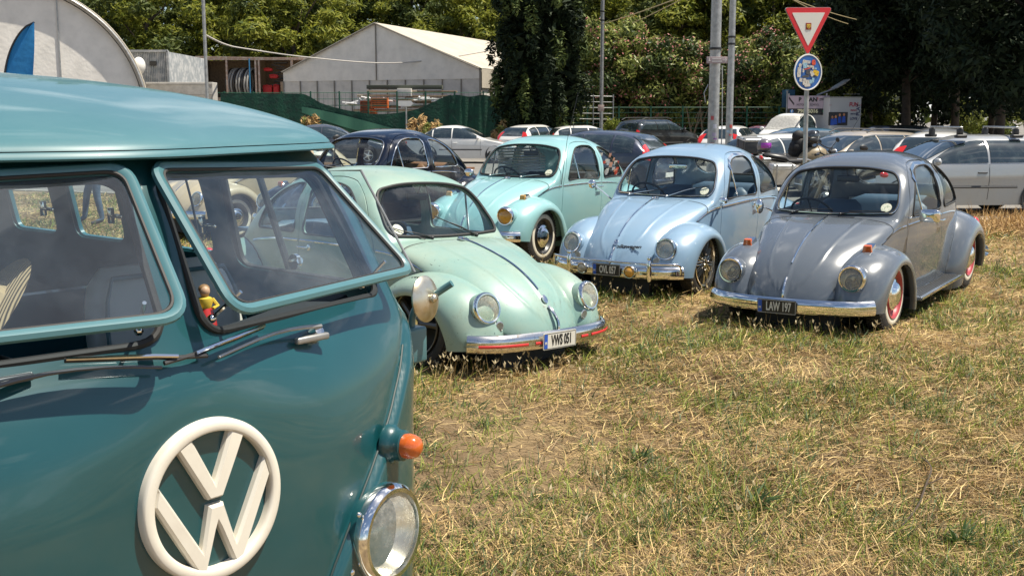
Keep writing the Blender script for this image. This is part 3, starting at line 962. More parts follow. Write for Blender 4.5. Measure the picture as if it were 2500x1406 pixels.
    b = MB(); b.tube(loop_on(bt_ws(), lambda u, v: ws_pt(u, v, .5), -WS_D, .002), .012, 8, closed=True); b.build('rubber_seal', M['rubber'], w_)
    if P.get('ws_chrome', True):
        b = MB(); b.tube(loop_on(bt_ws(.004), lambda u, v: ws_pt(u, v, .5), -WS_D, .012), .0035, 6, closed=True); b.build('chrome_trim', M['chrome'], w_)
    r_ = put(link('back_window', remat(BT['glass']['rw'], [P.get('glass', M['glass'])]), t))
    b = MB(); b.tube(loop_on(bt_rw(), lambda u, v: (-3.4, u, v), (1, 0, 0), .002), .012, 8, closed=True); b.build('rubber_seal', M['rubber'], r_)
    # hood with handle, badge, trim
    hood = put(link('hood', remat(BT['hood'], [pm, M['dark']]), t))
    b = MB(); b.tube(BT['hood_edge'], .0085, 6, closed=True); b.build('edge_seal', M['black'], hood)
    hb = BT['hood_bvh']
    def HD(x, y=0, off=.002): return shoot(hb, (x, y, 2), (0, 0, -1), off)
    if P.get('hood_trim', True):
        q = [HD(x, 0, .004) for x in np.linspace(P.get('trim_x0', -.24), P.get('trim_x1', .50), 24)]
        b = MB(); b.tube([p for p in q if p is not None], .0065, 6); b.build('hood_trim', M['chrome'], hood)
    hx = [shoot(hb, (2, 0, z), (-1, 0, 0), o_) for z, o_ in ((.60, .006), (.56, .022), (.50, .026), (.455, .018), (.435, .004))]
    hx = [p for p in hx if p is not None]
    b = MB(); b.tube(spline(hx, 4), .011, 8); b.build('hood_handle', M['chrome'], hood)
    if P.get('crest', False):
        p_ = shoot(hb, (2, 0, .645), (-1, 0, 0), .004)
        b = MB(); b.lathe([(.022, 0), (.022, .006), (.015, .009), (0, .009)], o=p_, axis=(.8, 0, .55), n=20, sy=1.5); b.build('crest', M['chrome'], hood)
    if P.get('badge', True):
        p_ = HD(-.27, 0, .004)
        b = MB(); b.lathe([(.042, 0), (.042, .004), (.034, .006), (.032, .003), (0, .003)], o=p_, axis=(.22, 0, 1), n=28)
        for sg in (-1, 1):
            for a, c in (((-.016, .024), (0, .002)), ((-.030, .010), (-.014, -.026)), ((-.014, -.026), (0, -.002))):
                b.tube([p_ + Vector((a[1], a[0] * sg, .006)), p_ + Vector((c[1], c[0] * sg, .006))], .0035, 5)
        b.build('badge', M['chrome'], hood)
    if P.get('louvres'):
        b = MB()
        for j in range(-11, 12):
            p_ = shoot(BT['bvh'], (-.385, j * .018, 2), (0, 0, -1), .001)
            if p_ is not None: b.box(p_, (.05, .006, .003), rot=Matrix.Rotation(R(-8), 3, 'Z'))
        put(b.build('air_louvres', M['black'], t, smooth=False))
    if P.get('script'):
        me = text_mesh(P['script'], .05, .001, M['black'], 1.2, bold=.0015)
        sh = Matrix.Identity(4); sh[0][1] = .35; me.transform(sh)
        p_ = shoot(hb, (2, .12, .615), (-1, 0, 0), .004)
        place('script_badge', me, hood, p_, (-.10, 1, .03), (-.62, 0, .78))
    # dash, seats, wheel, mirror
    b = MB(); b.box((-.62, 0, .86), (.10, 1.04, .16), bev=.03); put(b.build('dashboard', P.get('dash', pm), t))
    put(seat(t, -1.28, .30, .50, sm, zt=1.03)); put(seat(t, -1.28, -.30, .50, sm, zt=1.03)); put(seat(t, -1.98, 0, 1.05, sm, zt=1.02, name='rear_seat'))
    b = MB(); b.box((-1.35, 0, .29), (2.2, 1.1, .05)); put(b.build('floor_pan', M['dark'], t, smooth=False)); b = MB(); b.box((-2.35, 0, .62), (.06, 1.0, .70)); b.box((-2.45, 0, .93), (.35, .95, .03)); put(b.build('parcel_shelf', im, t, smooth=False))
    for c_, d_ in (((-.02, 0, .36), (1.0, .62, .45)), ((-2.6, 0, .45), (.6, .6, .4)), ((-.2, 0, .30), (.9, .9, .05))):
        b = MB(); b.box(c_, d_); put(b.build('underbody_tray', M['dark'], t, smooth=False))
    if P.get('blind'):
        for k in range(9):
            b = MB(); b.box((-1.42, -.50, 1.03 + k * .036), (1.15, .012, .022), rot=Matrix.Rotation(R(25), 3, 'X')); put(b.build('blind_slat', M['ivory'], t, smooth=False))
    if P.get('stickers'):
        sr_ = np.random.default_rng(3); cs_ = [(.6, .58, .5), (.03, .03, .03), (.55, .06, .03), (.6, .3, .2), (.5, .5, .5)]
        for k in range(22):
            a_, c_ = -1.52 - .46 * sr_.random(), 1.03 + .25 * sr_.random() ** 1.6
            h_ = shoot(BT['bvh'], (a_, 2, c_), (0, -1, 0), -.004)
            if h_ is None or c_ > 1.33 - .5 * max(0, -1.72 - a_): continue
            b = MB(); b.box(h_ + Vector((0, .001 * k * .3, 0)), (.05 + .05 * sr_.random(), .0015, .03 + .04 * sr_.random()), rot=Matrix.Rotation(R(-14), 3, 'X')); put(b.build('window_sticker', STK[k % 5], t, smooth=False))
    if P.get('antenna'):
        b = MB(); b.tube([(-.50, .60, .93), (-.62, .60, 1.45), (-.86, .60, 2.0)], [.005, .003, .002], 6); put(b.build('antenna', M['black'], t))
    put(steering(t, (-.80, .32 * P.get('drive', -1), .96), P.get('wheelmat', M['black'])))
    b = MB(); b.box((-.80, 0, 1.28), (.03, .20, .058), bev=.014); b.tube([(-.79, 0, 1.30), (-.76, 0, 1.36)], .006, 6); put(b.build('rear_view_mirror', P.get('rvm', M['black']), t))
    # licence disc
    if P.get('disc', 1):
        yy = P.get('disc', 1) * .435
        c_ = shoot(BT['bvh'], ws_pt(yy, 1.075, .5), -WS_D, -.008)
        if c_ is not None:
            b = MB(); b.lathe([(.045, 0), (.045, .003), (0, .003)], o=c_, axis=WS_D, n=24); b.build('licence_disc', M['disc'], w_).location = (0, 0, 0)
    for a_, c_ in P.get('wipers', (((-.34, 1.005), (-.12, 1.035)), ((.10, 1.0), (.34, 1.035)))):
        put(wiper(t, a_, c_, BT['bvh'], P.get('wiper_mat', M['black']), P.get('blade', .30), tilt=P.get('wtilt')))
    # wheels
    st = P.get('wheel', 'hub'); sr = P.get('steer', 0.0)
    for s_ in (1, -1):
        wheel(t, 0.0, s_, st, P['rim'], y=P.get('track', .59), Rt=P.get('tyreR', .315), white=P.get('white', True), steer=R(sr), rimR=P.get('rimR', .195))
        wheel(t, -2.40, s_, st, P['rim'], y=P.get('track', .59) + .01, Rt=P.get('tyreR', .315), white=P.get('white', True), rimR=P.get('rimR', .195))
    for mk in P.get('mirrors', ()):
        put(mirror(t, *mk[:4], **mk[4]))
    # bumpers
    bz = P.get('bz', .405)
    fb = bpy.data.objects.new('front_bumper', None); COL.objects.link(fb); fb.parent = t; fb.location = (0, 0, bz + dz)
    prof = P.get('blade_prof', BLADE)
    pth = bumper_path(P.get('bx', .715), P.get('bdep', .20), .665)
    b = MB(); rows = sweep(pth, prof); b.grid(rows, flip=True)
    for e in (0, -1):
        o = len(b.v); b.v += [tuple(p) for p in rows[e]]; b.f.append(tuple(range(o, o + len(prof)))); b.m.append(0)
    b.build('blade', P.get('bumper_mat', M['chrome']), fb, angle=50)
    for s_ in (1, -1):
        b = MB(); b.box((.55, s_ * .38, -.01), (.28, .03, .06)); b.build('bracket', M['black'], fb, smooth=False)
    if P.get('stripe'):
        b = MB()
        for y0, y1 in ((-.62, -.30), (-.25, -.16), (.30, .62), (.19, .27)):
            pp = [p for p in bumper_path(P.get('bx', .715), P.get('bdep', .20), .665, 160) if y0 <= p[1] <= y1]
            b.grid(sweep(pp, [(.0335, -.022), (.0365, -.018), (.0360, -.006), (.0325, -.002)]), flip=True)
        b.build('stripe', M['red'], fb)
    if P.get('guards'):
        b = MB()
        for s_ in (1, -1):
            pp = [Vector((.715, s_ * .42, z)) for z in (-.075, -.05, 0, .06, .11, .135)]
            b.tube(pp, [.014, .022, .026, .026, .024, .010], 12)
            top = [(.705, s_ * .42, .085), (.68, s_ * .50, .088), (.64, s_ * .60, .088), (.585, s_ * .66, .075), (.575, s_ * .672, .03), (.575, s_ * .672, -.01)]
            b.tube(spline(top, 5), .012, 10)
            b.lathe([(.0, .165), (.016, .16), (.022, .145), (.020, .13)], o=(.715, s_ * .42, 0), axis=(0, 0, 1), n=14)
        b.tube([(.735 - .02 * abs(y / .42) ** 2, y, .088) for y in np.linspace(-.42, .42, 8)], .011, 10)
        b.build('overrider', M['chrome'], fb)
        headlight(t, (.79, -.235, .015 + bz + dz), (1, 0, 0), .052, M['chrome'], 'lens', 'fog_light', bucket=.06)
        headlight(t, (.79, .262, .015 + bz + dz), (1, 0, 0), .060, M['chrome'], 'yellow_lens', 'fog_light', bucket=.06)
    rbm = MB(); rows = sweep([(-3.18 - x_[0] + .735 if 0 else -2.43 - x_[0], -x_[1], 0) for x_ in bumper_path(.735, .18, .70)], prof); rbm.grid(rows, flip=True)
    o = rbm.build('rear_bumper', M['chrome'], t); o.location = (0, 0, bz + dz)
    px = P.get('bx', .715) + .038
    if P.get('plate'): plate(t, (px + P.get('plate_dx', 0), P.get('plate_y', 0), bz + dz + P.get('plate_dz', -.01)), P['plate'], P['plate_white'], X=(0, 1, 0), w=P.get('plate_w', .46))
    for o_ in list(t.children):
        pass
    return t
M['disc'] = mat('paper disc', (0.62, 0.62, 0.50), 0.6, noise=(60, (0.30, 0.36, 0.25), 0.5, 0.62))
# ---------------------------------------------------------------- the parked classics
print('beetles')
M['p_grey'] = paint('warm grey enamel', (0.098, 0.114, 0.135), dust=.03, rough=.22)
M['p_lblue'] = paint('light blue enamel', (0.205, 0.315, 0.43), dust=.10)
M['p_turq'] = paint('turquoise enamel', (0.245, 0.455, 0.46), dust=.06)
M['p_patina'] = patina('worn mint enamel', (0.180, 0.310, 0.275))
M['p_navy'] = paint('navy enamel', (0.001, 0.003, 0.010), dust=.0, rough=.12)
M['p_beige'] = paint('beige enamel', (0.50, 0.40, 0.25), dust=.15)
M['rim_red'] = mat('red rim', (0.34, 0.03, 0.035), 0.4, coat=.4)
M['rim_black'] = mat('black rim', (0.02, 0.02, 0.02), 0.4, coat=.3)
M['rim_alloy'] = mat('polished alloy', (0.66, 0.62, 0.54), 0.22, 1.0)
M['rim_five'] = mat('dark alloy', (0.10, 0.095, 0.085), 0.35, 0.7)
G_ = 'rounded classic saloons parked on the dry grass'
beetle('grey rounded classic saloon with whitewall tyres on red rims, plate LAW 197', (2.536, 9.069, -.036), -125.5, -.119, .012, .03,
    dict(paint=M['p_grey'], rim=M['rim_red'], hl=(.545, .500, .622), hl_dir=(1, 0, .02), louvres=True, rainguard=True, seat=M['navy_int'], dash=M['black'],
         plate='LAW 197', plate_white=False, plate_y=-.02, plate_w=.32, disc=1, badge=False, trim_x0=-.30, horn=False, inner=M['cream_int'], board=M['p_grey'], bead=M['p_grey'],
         wipers=(((-.36, 1.0), (-.14, 1.035)), ((.07, 1.0), (.30, 1.035))), wtilt=.03,
         mirrors=(((-.62, .60, .97), (-.60, .76, 1.00), .17, .11, dict(square=True)), ((-.60, -.59, .98), (-.50, -.70, 1.04), .075, .13, dict(look=(1, .5, 0))))), G_)
beetle('light blue rounded classic saloon with tubular bumper guards and fog lamps, plate OVL 057', (1.293, 10.767, .010), -122.9, -.128, -.007, .022,
    dict(paint=M['p_lblue'], rim=M['rim_alloy'], wheel='multi', white=False, hl=(.53, .495, .612), hl_dir=(1, .10, .22), rainguard=True, seat=M['navy_int'], guards=True, blinker=False,
         plate='OVL 057', plate_white=False, plate_y=0, plate_dz=.01, plate_dx=.006, plate_w=.29, disc=1, crest=True, script='Volkswagen', inner=M['cream_int'], board=M['p_lblue'], wiper_mat=M['alu'], rvm=M['chrome'], rimR=.225, window_l=False,
         trimr=.010, wipers=(((-.36, 1.0), (-.10, 1.05)), ((.06, .995), (.34, 1.09))), wtilt=.22,
         mirrors=(((-.50, .60, .93), (-.42, .66, .99), .10, .075, dict(look=(1, -.3, .1))), ((-.50, -.60, .93), (-.38, -.78, 1.10), .085, .09, dict(look=(1, .4, 0))))), G_)
beetle('turquoise rounded classic saloon with amber headlamps and black whitewall wheels', (-.209, 12.713, .047), -122.1, -.062, -.006, -.014,
    dict(paint=M['p_turq'], rim=M['rim_black'], hl=(.545, .495, .622), hl_dir=(1, 0, .02), lens='yellow_lens', visor=True, blink_mat=M['yellow_lens'], seat=M['dark'],
         disc=1, inner=M['dark'], board=M['black'], wiper_mat=M['alu'], horn=False, bead=M['p_turq'], ws_chrome=False, blind=True, stickers=True, antenna=True,
         mirrors=(((-.60, -.60, .98), (-.55, -.74, 1.03), .13, .10, dict(look=(1, .2, 0))),)), G_)
beetle('worn mint green rounded classic saloon with flaking paint and dark alloy wheels, plate VWS 051', (-.185, 7.772, -.022), -45.3, -.17, -.029, -.002,
    dict(paint=M['p_patina'], rim=M['rim_five'], wheel='five', white=False, hl=(.52, .500, .625), hl_dir=(1, .12, .26), seat=M['navy_int'], dash=M['p_patina'], blinker=False, stripe=True,
         plate='VWS 051', plate_white=True, plate_y=-.04, plate_w=.32, plate_dz=-.005, disc=-1, crest=True, inner=M['navy_int'], board=M['black'], trimr=.009, rimR=.22, tyreR=.305, bumper_mat=M['chrome_old'], window_r=False,
         wipers=(((-.18, .995), (-.40, 1.05)), ((.26, .99), (.06, 1.09))), wtilt=2.75, ws_chrome=False), G_)
beetle('navy blue rounded classic saloon with a tan interior, front half hidden by the mint one', (-2.43, 13.9, .0), -125.0, .035, 0, 0,
    dict(paint=M['p_navy'], rim=M['rim_black'], hl=(.52, .495, .615), hl_dir=(1, .10, .22), seat=M['tan_int'], blink_mat=M['amber'], dash=M['p_navy'],
         disc=0, inner=M['tan_int'], board=M['black'], wiper_mat=M['alu'], seal=M['chrome'], horn=False, trimr=.008), G_)
beetle('beige rounded classic saloon seen through the windscreen of the teal van', (-4.35, 15.6, .0), -128.0, -.03, 0, 0,
    dict(paint=M['p_beige'], rim=M['rim_black'], hl=(.52, .495, .615), hl_dir=(1, .10, .22), seat=M['tan_int'], blinker=False, dash=M['p_beige'],
         disc=0, inner=M['tan_int'], board=M['black'], wiper_mat=M['alu'], trimr=.009), G_)
# ================================================================ the teal van in the foreground
print('van')
M['p_teal'] = paint('deep teal enamel', (0.003, 0.054, 0.062), dust=.05, dustcol=(0.06, 0.20, 0.23), rough=.35, coat=.85)
M['p_teal_sunlit'] = paint('dusty teal enamel with sun sheen in colour', (0.050, 0.145, 0.165), dust=.25, dustcol=(0.14, 0.25, 0.27), rough=.45, coat=.45)  # same teal as the body, dusty, colour lightened for sun and sky sheen
M['p_teal_in'] = mat('teal inner paint', (0.018, 0.12, 0.15), 0.4, coat=.3)
M['van_glass'] = glass('windscreen with dust and sky haze tint', (0.80, 0.88, 0.92), 1.2, 0.036, (0.58, 0.74, 0.92), 5)  # dust film; its blue-white tint also stands for milky sky reflection
M['car_trim_dark'] = mat('dark wiper enamel', (0.05, 0.055, 0.06), 0.35, coat=.5)
M['grille_black'] = mat('black slats', (0.01, 0.01, 0.012), 0.5)
VK = {   # height: six plan points front centre -> side
 1.66: [(.662,0),(.578,.28),(.462,.590),(.405,.648),(.24,.700),(-.5,.725)],
 1.60: [(.712,0),(.626,.29),(.512,.614),(.448,.680),(.27,.740),(-.5,.765)],
 1.33: [(.832,0),(.762,.31),(.655,.655),(.585,.735),(.35,.805),(-.5,.825)],
 1.25: [(.866,0),(.812,.32),(.705,.635),(.62,.765),(.40,.832),(-.5,.84)],
 1.16: [(.878,0),(.845,.32),(.748,.606),(.640,.752),(.40,.826),(-.5,.84)],
 1.05: [(.884,0),(.860,.33),(.770,.590),(.648,.735),(.40,.818),(-.5,.835)],
 .84:  [(.893,0),(.868,.33),(.790,.575),(.66,.715),(.41,.802),(-.5,.83)],
 .55:  [(.882,0),(.860,.33),(.785,.572),(.655,.708),(.40,.795),(-.5,.825)],
 .30:  [(.84,0),(.82,.33),(.76,.580),(.65,.725),(.40,.81),(-.5,.83)]}
_zs = sorted(VK)
_vf = [[pchip([(z, VK[z][i][c]) for z in _zs]) for c in (0, 1)] for i in range(6)]
def van_plan(z, n=9, off=0.0):
    P = [(_vf[i][0](z), _vf[i][1](z), 0) for i in range(6)]
    P = [(P[1][0], -P[1][1], 0)] + P
    s_ = spline(P, n)[n:]
    pts = [Vector(p) for p in s_]
    ys = P[-1][1]
    for x in (-1.0, -1.5, -2.0, -2.5, -2.9): pts.append(Vector((x, ys, 0)))
    for a in (15, 35, 55, 75, 90): pts.append(Vector((-3.1 - .22 * math.sin(R(a)), ys - .22 + .22 * math.cos(R(a)), 0)))
    pts.append(Vector((-3.33, ys * .4, 0))); pts.append(Vector((-3.34, 0, 0)))
    if off:
        out = []
        for i, p in enumerate(pts):
            t = (pts[min(i + 1, len(pts) - 1)] - pts[max(i - 1, 0)]).normalized()
            out.append(p + Vector((t.y, -t.x, 0)) * off)
        pts = out; pts[0].y = 0; pts[-1].y = 0
    return [(p.x, p.y) for p in pts]
def swage(y, z):
    """the V-shaped pressing: + outside (below) the line"""
    ln = pchip([(.30, .02), (.68, .22), (.82, .305), (.93, .395), (1.03, .50), (1.12, .60), (1.22, .70), (1.34, .80)])
    return y - ln(z)
def van_shell():
    b = MB(); rows = []
    zs = list(np.linspace(.30, 1.16, 70)) + list(np.linspace(1.18, 1.66, 26))
    for z in zs:
        half = van_plan(z, 30)
        hh = []
        for k, (x, y) in enumerate(half):
            if x > .30 and z < 1.34:
                d = swage(y, z)
                # panel outside the pressing stands proud, with a rounded bead along the line
                s_ = 1 / (1 + math.exp(-d / .009))
                q = .024 * s_ * min(1, (1.34 - z) / .2) - .010 * math.exp(-(d / .016) ** 2)
                l = math.hypot(x, y)
                x += q * .95
            hh.append((x, y))
        rows.append([(x, y, z) for x, y in hh] + [(x, -y, z) for x, y in reversed(hh[1:-1])])
    b.grid(rows, closed_v=True)
    return b.mesh('van_shell', [M['p_teal'], M['p_teal_in']], merge=1e-5)
VT = {'shell': van_shell()}
VT['bvh'] = bvh_of(VT['shell'])
WI = {}
for s_ in (1, -1):
    IL, OL, IU, OU = Vector((.832, s_ * .036, 1.335)), Vector((.655, s_ * .655, 1.318)), Vector((.692, s_ * .034, 1.630)), Vector((.497, s_ * .590, 1.608))
    WI[s_] = (IL, OL, IU, OU)
def pane_pt(s_, u, v, d=0.0):
    """u 0..1 centre->outside, v 0..1 bottom->top (can exceed)"""
    IL, OL, IU, OU = WI[s_]
    p = (IL * (1 - u) + OL * u) * (1 - v) + (IU * (1 - u) + OU * u) * v
    n = (OL - IL).cross(IU - IL); n.normalize()
    if n.x < 0: n = -n
    return p + n * d
def pane_outline(g=0.0, r=.062):
    """in u,v with the real size about .64 x .33"""
    gu, gv = g / .64, g / .34
    pts = [(0 - gu, 0 - gv), (1 + gu, 0 - gv), (1 + gu, 1 + gv), (0 - gu, 1 + gv)]
    # rounding done in metres
    q = rpoly([(a * .64, c * .34) for a, c in pts], [r, r * .8, r * .7, r * .8], 7)
    return [(a / .64, c / .34) for a, c in q]
def cut_pane(s_):
    b = MB(); b.prism(pane_outline(), lambda u, v, d: pane_pt(s_, u, v, d), -.14, .12); return b.mesh('c', M['white'], smooth=False)
SW = [(-.09, .40, 1.31, 1.60), (-.50, -.19, 1.335, 1.60), (-.99, -.68, 1.335, 1.60), (-1.43, -1.11, 1.335, 1.60), (-2.05, -1.58, 1.335, 1.60), (-2.72, -2.25, 1.335, 1.60)]
def sw_out(w):
    x0, x1, z0, z1 = w
    sl = .06 if x1 > 0 else 0
    return rpoly([(x0, z0), (x1 + sl, z0), (x1 - sl * 1.2, z1), (x0, z1)], [.05, .05, .05, .05], 5)
_sol = solidify(VT['shell'], .028)
ops = [('DIFFERENCE', cut_pane(1)), ('DIFFERENCE', cut_pane(-1))]
for w_ in SW:
    for a, c in ((.5, 1.0), (-1.0, -.5)):
        b = MB(); b.prism(sw_out(w_), lambda u, v, d: (u, d, v), a, c); ops.append(('DIFFERENCE', b.mesh('c', M['white'], smooth=False)))
b = MB(); b.prism(rpoly([(-.5, 1.33), (.5, 1.33), (.45, 1.58), (-.45, 1.58)], .08, 5), lambda u, v, d: (d, u, v), -3.0, -3.6); ops.append(('DIFFERENCE', b.mesh('c', M['white'], smooth=False)))
VT['body'] = cutmesh(None, _sol, ops)

van = thing('classic_van', 'teal classic van with tilt-out windscreens and a white round emblem, close up', 'van', (-1.238, 2.498, -.057), R(-39.55))
body = link('body', VT['body'], van)
# ---- roof with its overhanging gutter
def roof_rows(z0, h, off, nz=30):
    base = van_plan(1.66, 9, off)
    rows = []
    for i in range(nz + 1):
        s_ = 1 - (i / nz) ** 1.0 * .999
        s_ = math.sin(s_ * math.pi / 2)
        z = z0 + h * (1 - s_ ** 2.2) ** .66
        row = []
        for x, y in base:
            cx = -.9 if x > -.9 else x * .5 - .45
            xx = -1.1 + (x + 1.1) * s_
            row.append((xx, y * s_, z))
        rows.append([p for p in row] + [(p[0], -p[1], p[2]) for p in reversed(row[1:-1])])
    return rows
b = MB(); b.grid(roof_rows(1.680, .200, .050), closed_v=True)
roof = b.build('roof', M['p_teal_sunlit'], van, merge=1e-5, angle=60)
b = MB()
o1 = [(x, y, 0) for x, y in van_plan(1.66, 9, .051)]; o1 = o1 + [(x, -y, 0) for x, y, _ in reversed(o1[1:-1])]
o1 = [Vector(p) for p in o1]
cs = [(-.060, -.004), (.004, -.002), (.010, .002), (.008, .008), (.0, .014), (-.03, .012)]
rows = []
for i, p in enumerate(o1):
    t = (o1[(i + 1) % len(o1)] - o1[i - 1]).normalized(); n = Vector((t.y, -t.x, 0))
    rows.append([p + n * a + Vector((0, 0, 1.664 + c)) for a, c in cs])
b.grid(rows, closed_u=True, closed_v=True); b.build('rain_gutter', M['p_teal_sunlit'], van)
b = MB(); b.grid([[(p[0] * .985, p[1] * .985, p[2] - .012) for p in r_] for r_ in roof_rows(1.672, .17, .0, 8)], closed_v=True); b.build('headliner', M['p_teal_in'], van, merge=1e-5)
# ---- tilt-out windscreens
def rotp(p, a, b_, al):
    return Matrix.Rotation(al, 3, (b_ - a).normalized()) @ (p - a) + a
for s_, ang in ((1, 14.0), (-1, 16.0)):
    IL, OL, IU, OU = WI[s_]
    h0, h1 = pane_pt(s_, 0, 1.06, .012), pane_pt(s_, 1, 1.06, .012)
    al = R(ang) * (-s_)
    T_ = lambda u, v, d: rotp(pane_pt(s_, u, .055 + .945 * v, d), h0, h1, al)
    ws = bpy.data.objects.new('windscreen', None); COL.objects.link(ws); ws.parent = van
    ol = pane_outline(.012, .05)
    loopv = [T_(u, v, .014) for u, v in ol]
    b = MB(); rows = []
    N = len(loopv)
    cen = sum(loopv, Vector()) / N
    nrm = (T_(.5, .5, .1) - T_(.5, .5, 0)).normalized()
    for i, p in enumerate(loopv):
        t = (loopv[(i + 1) % N] - loopv[i - 1]).normalized(); o_ = t.cross(nrm)
        if o_.dot(p - cen) < 0: o_ = -o_
        rows.append([p + o_ * a + nrm * c for a, c in ((-.011, -.007), (.005, -.009), (.011, -.004), (.011, .004), (.004, .009), (-.007, .007), (-.011, .003))])
    b.grid(rows, closed_u=True, closed_v=True); b.build('frame', M['p_teal_sunlit'], ws)
    gl = MB(); rows = []
    for k in (1, .6, .25, .001):
        rows.append([T_(.5 + (u - .5) * k * .985, .5 + (v - .5) * k * .985, .014) for u, v in ol])
    gl.grid(rows, closed_v=True); gl.build('window_glass', M['van_glass'], ws, merge=1e-6, angle=80)
    b = MB(); b.tube([T_(.5 + (u - .5) * .968, .5 + (v - .5) * .945, .017) for u, v in ol], .004, 6, closed=True); b.build('glass_seal', M['rubber'], ws)
    # seal on the body opening and the two stays
    b = MB(); b.tube([pane_pt(s_, u, v, .004) for u, v in pane_outline(-.004)], .008, 8, closed=True); b.build('opening_seal', M['rubber'], van)
    for uu in (.07, .93):
        b = MB(); b.tube([pane_pt(s_, uu, .10, -.005), T_(uu, .10, .006)], .004, 6); b.sphere(pane_pt(s_, uu, .10, -.005), .009, nu=8, nv=6); b.build('window_stay', M['chrome'], ws)
    # wiper
    wp = bpy.data.objects.new('wiper', None); COL.objects.link(wp); wp.parent = van
    def vs(y, z, off): return shoot(VT['bvh'], (2, y, z), (-1, 0, 0), off)
    yp = s_ * .335 if s_ > 0 else -.345
    b = MB()
    zw = 1.285 if s_ > 0 else 1.31
    p0 = vs(yp, zw, .0); b.lathe([(.017, -.01), (.015, .016), (.011, .028), (.0, .030)], o=p0, axis=(.8, 0, .6), n=16)
    b.build('pivot', M['chrome_old'] if s_ > 0 else M['car_trim_dark'], wp)
    b = MB(); q = [vs(yp - .02 * s_ if 0 else yp - (.30 if s_ > 0 else -.27) * k / 6 * 1.0, 1.292 + .012 * math.sin(math.pi * k / 6), .030) for k in range(7)]
    b.box(p0 + Vector((.028, -.025 if s_ > 0 else .03, .004)), (.014, .085, .014), bev=.004)
    b.tube(q, [.005, .0045, .004, .0035, .003, .003, .003], 6); b.build('wiper_arm', M['galv'] if s_ > 0 else M['car_trim_dark'], wp)
    e = q[-1]; dy = -1 if s_ > 0 else 1
    bl = [vs(e.y + dy * t_, 1.300 + (.006 * k_), .018) for k_, t_ in enumerate((.10, .04, 0, -.06, -.14))]
    b = MB(); b.tube(bl, .0045, 6); b.build('wiper_blade', M['black'], wp)
    b = MB(); b.tube([p + Vector((.006, 0, .004)) for p in bl[1:]], .0035, 6); b.build('blade_clip', M['chrome'], wp)
for s_ in (1, -1):
    ln_ = pchip([(.30, .02), (.68, .22), (.82, .305), (.93, .395), (1.03, .50), (1.12, .60), (1.22, .70), (1.34, .80)])
    q = [shoot(VT['bvh'], (2, s_ * ln_(z), z), (-1, 0, 0), .0005) for z in np.linspace(.32, 1.20, 40)]
    b = MB(); b.tube([p for p in q if p is not None], .0028, 6); b.build('panel_seam', mat('seam', (.02, .04, .04), .6), van)
# ---- emblem
def emb_map(cy, cz):
    def fn(u, v, d):
        h = shoot(VT['bvh'], (2, cy + u, cz + v), (-1, 0, 0), 0)
        return Vector((h.x + d, cy + u, cz + v)) if h is not None else Vector((.88 + d, cy + u, cz + v))
    return fn
ec = (0.003, 1.046); ER = .150
fn = emb_map(*ec)
b = MB(); n = 96; prof = [(1.0, -.012), (1.0, .012), (.985, .018), (.965, .020), (.872, .020), (.852, .018), (.84, .012), (.84, -.012)]
rows = []
for k in range(n):
    a = 2 * math.pi * k / n
    rows.append([fn(math.cos(a) * r_ * ER, math.sin(a) * r_ * ER, d) for r_, d in prof])
b.grid(rows, closed_u=True); 
emb = bpy.data.objects.new('emblem', None); COL.objects.link(emb); emb.parent = van
b.build('emblem_ring', M['ivory'], emb, angle=60)
def letter(poly, name):
    d2 = dense([(x * ER, y * ER, 0) for x, y in poly], .012)
    b = MB(); pl = [(p[0], p[1]) for p in d2]
    cx = sum(p[0] for p in pl) / len(pl); cy = sum(p[1] for p in pl) / len(pl)
    b.prism(pl, fn, -.012, .0115)
    n_ = len(pl)
    # chamfered top: inset copy
    tp = []
    area = sum(pl[i][0] * pl[(i + 1) % n_][1] - pl[(i + 1) % n_][0] * pl[i][1] for i in range(n_))
    for i in range(n_):
        a = Vector(pl[i - 1]); p = Vector(pl[i]); c = Vector(pl[(i + 1) % n_])
        e1 = (p - a).normalized(); e2 = (c - p).normalized()
        nn = Vector((-e1.y, e1.x)) + Vector((-e2.y, e2.x)); 
        nn = nn / max(nn.length ** 2 / 2, .35)
        if area < 0: nn = -nn
        q = p + nn * .0045; tp.append((q.x, q.y))
    o = len(b.v); b.v += [tuple(fn(u, v, .0115)) for u, v in pl] + [tuple(fn(u, v, .0175)) for u, v in tp]
    b.f += [(o + i, o + (i + 1) % n_, o + n_ + (i + 1) % n_, o + n_ + i) for i in range(n_)]; b.m += [0] * n_
    for t in tessellate_polygon([[Vector((u, v, 0)) for u, v in tp]]): b.f.append(tuple(o + n_ + i for i in t)); b.m.append(0)
    b.build(name, M['ivory'], emb, angle=25, merge=1e-6)
letter([(-.49, .73), (-.105, .018), (.105, .018), (.49, .73), (.285, .83), (0, .22), (-.285, .83)], 'emblem_letter')
letter([(-.84, .12), (-.775, .37), (-.245, -.58), (-.105, -.055), (.105, -.055), (.245, -.58), (.775, .37), (.84, .12), (.325, -.85), (.20, -.85), (0, -.29), (-.20, -.85), (-.325, -.85)], 'emblem_letter')
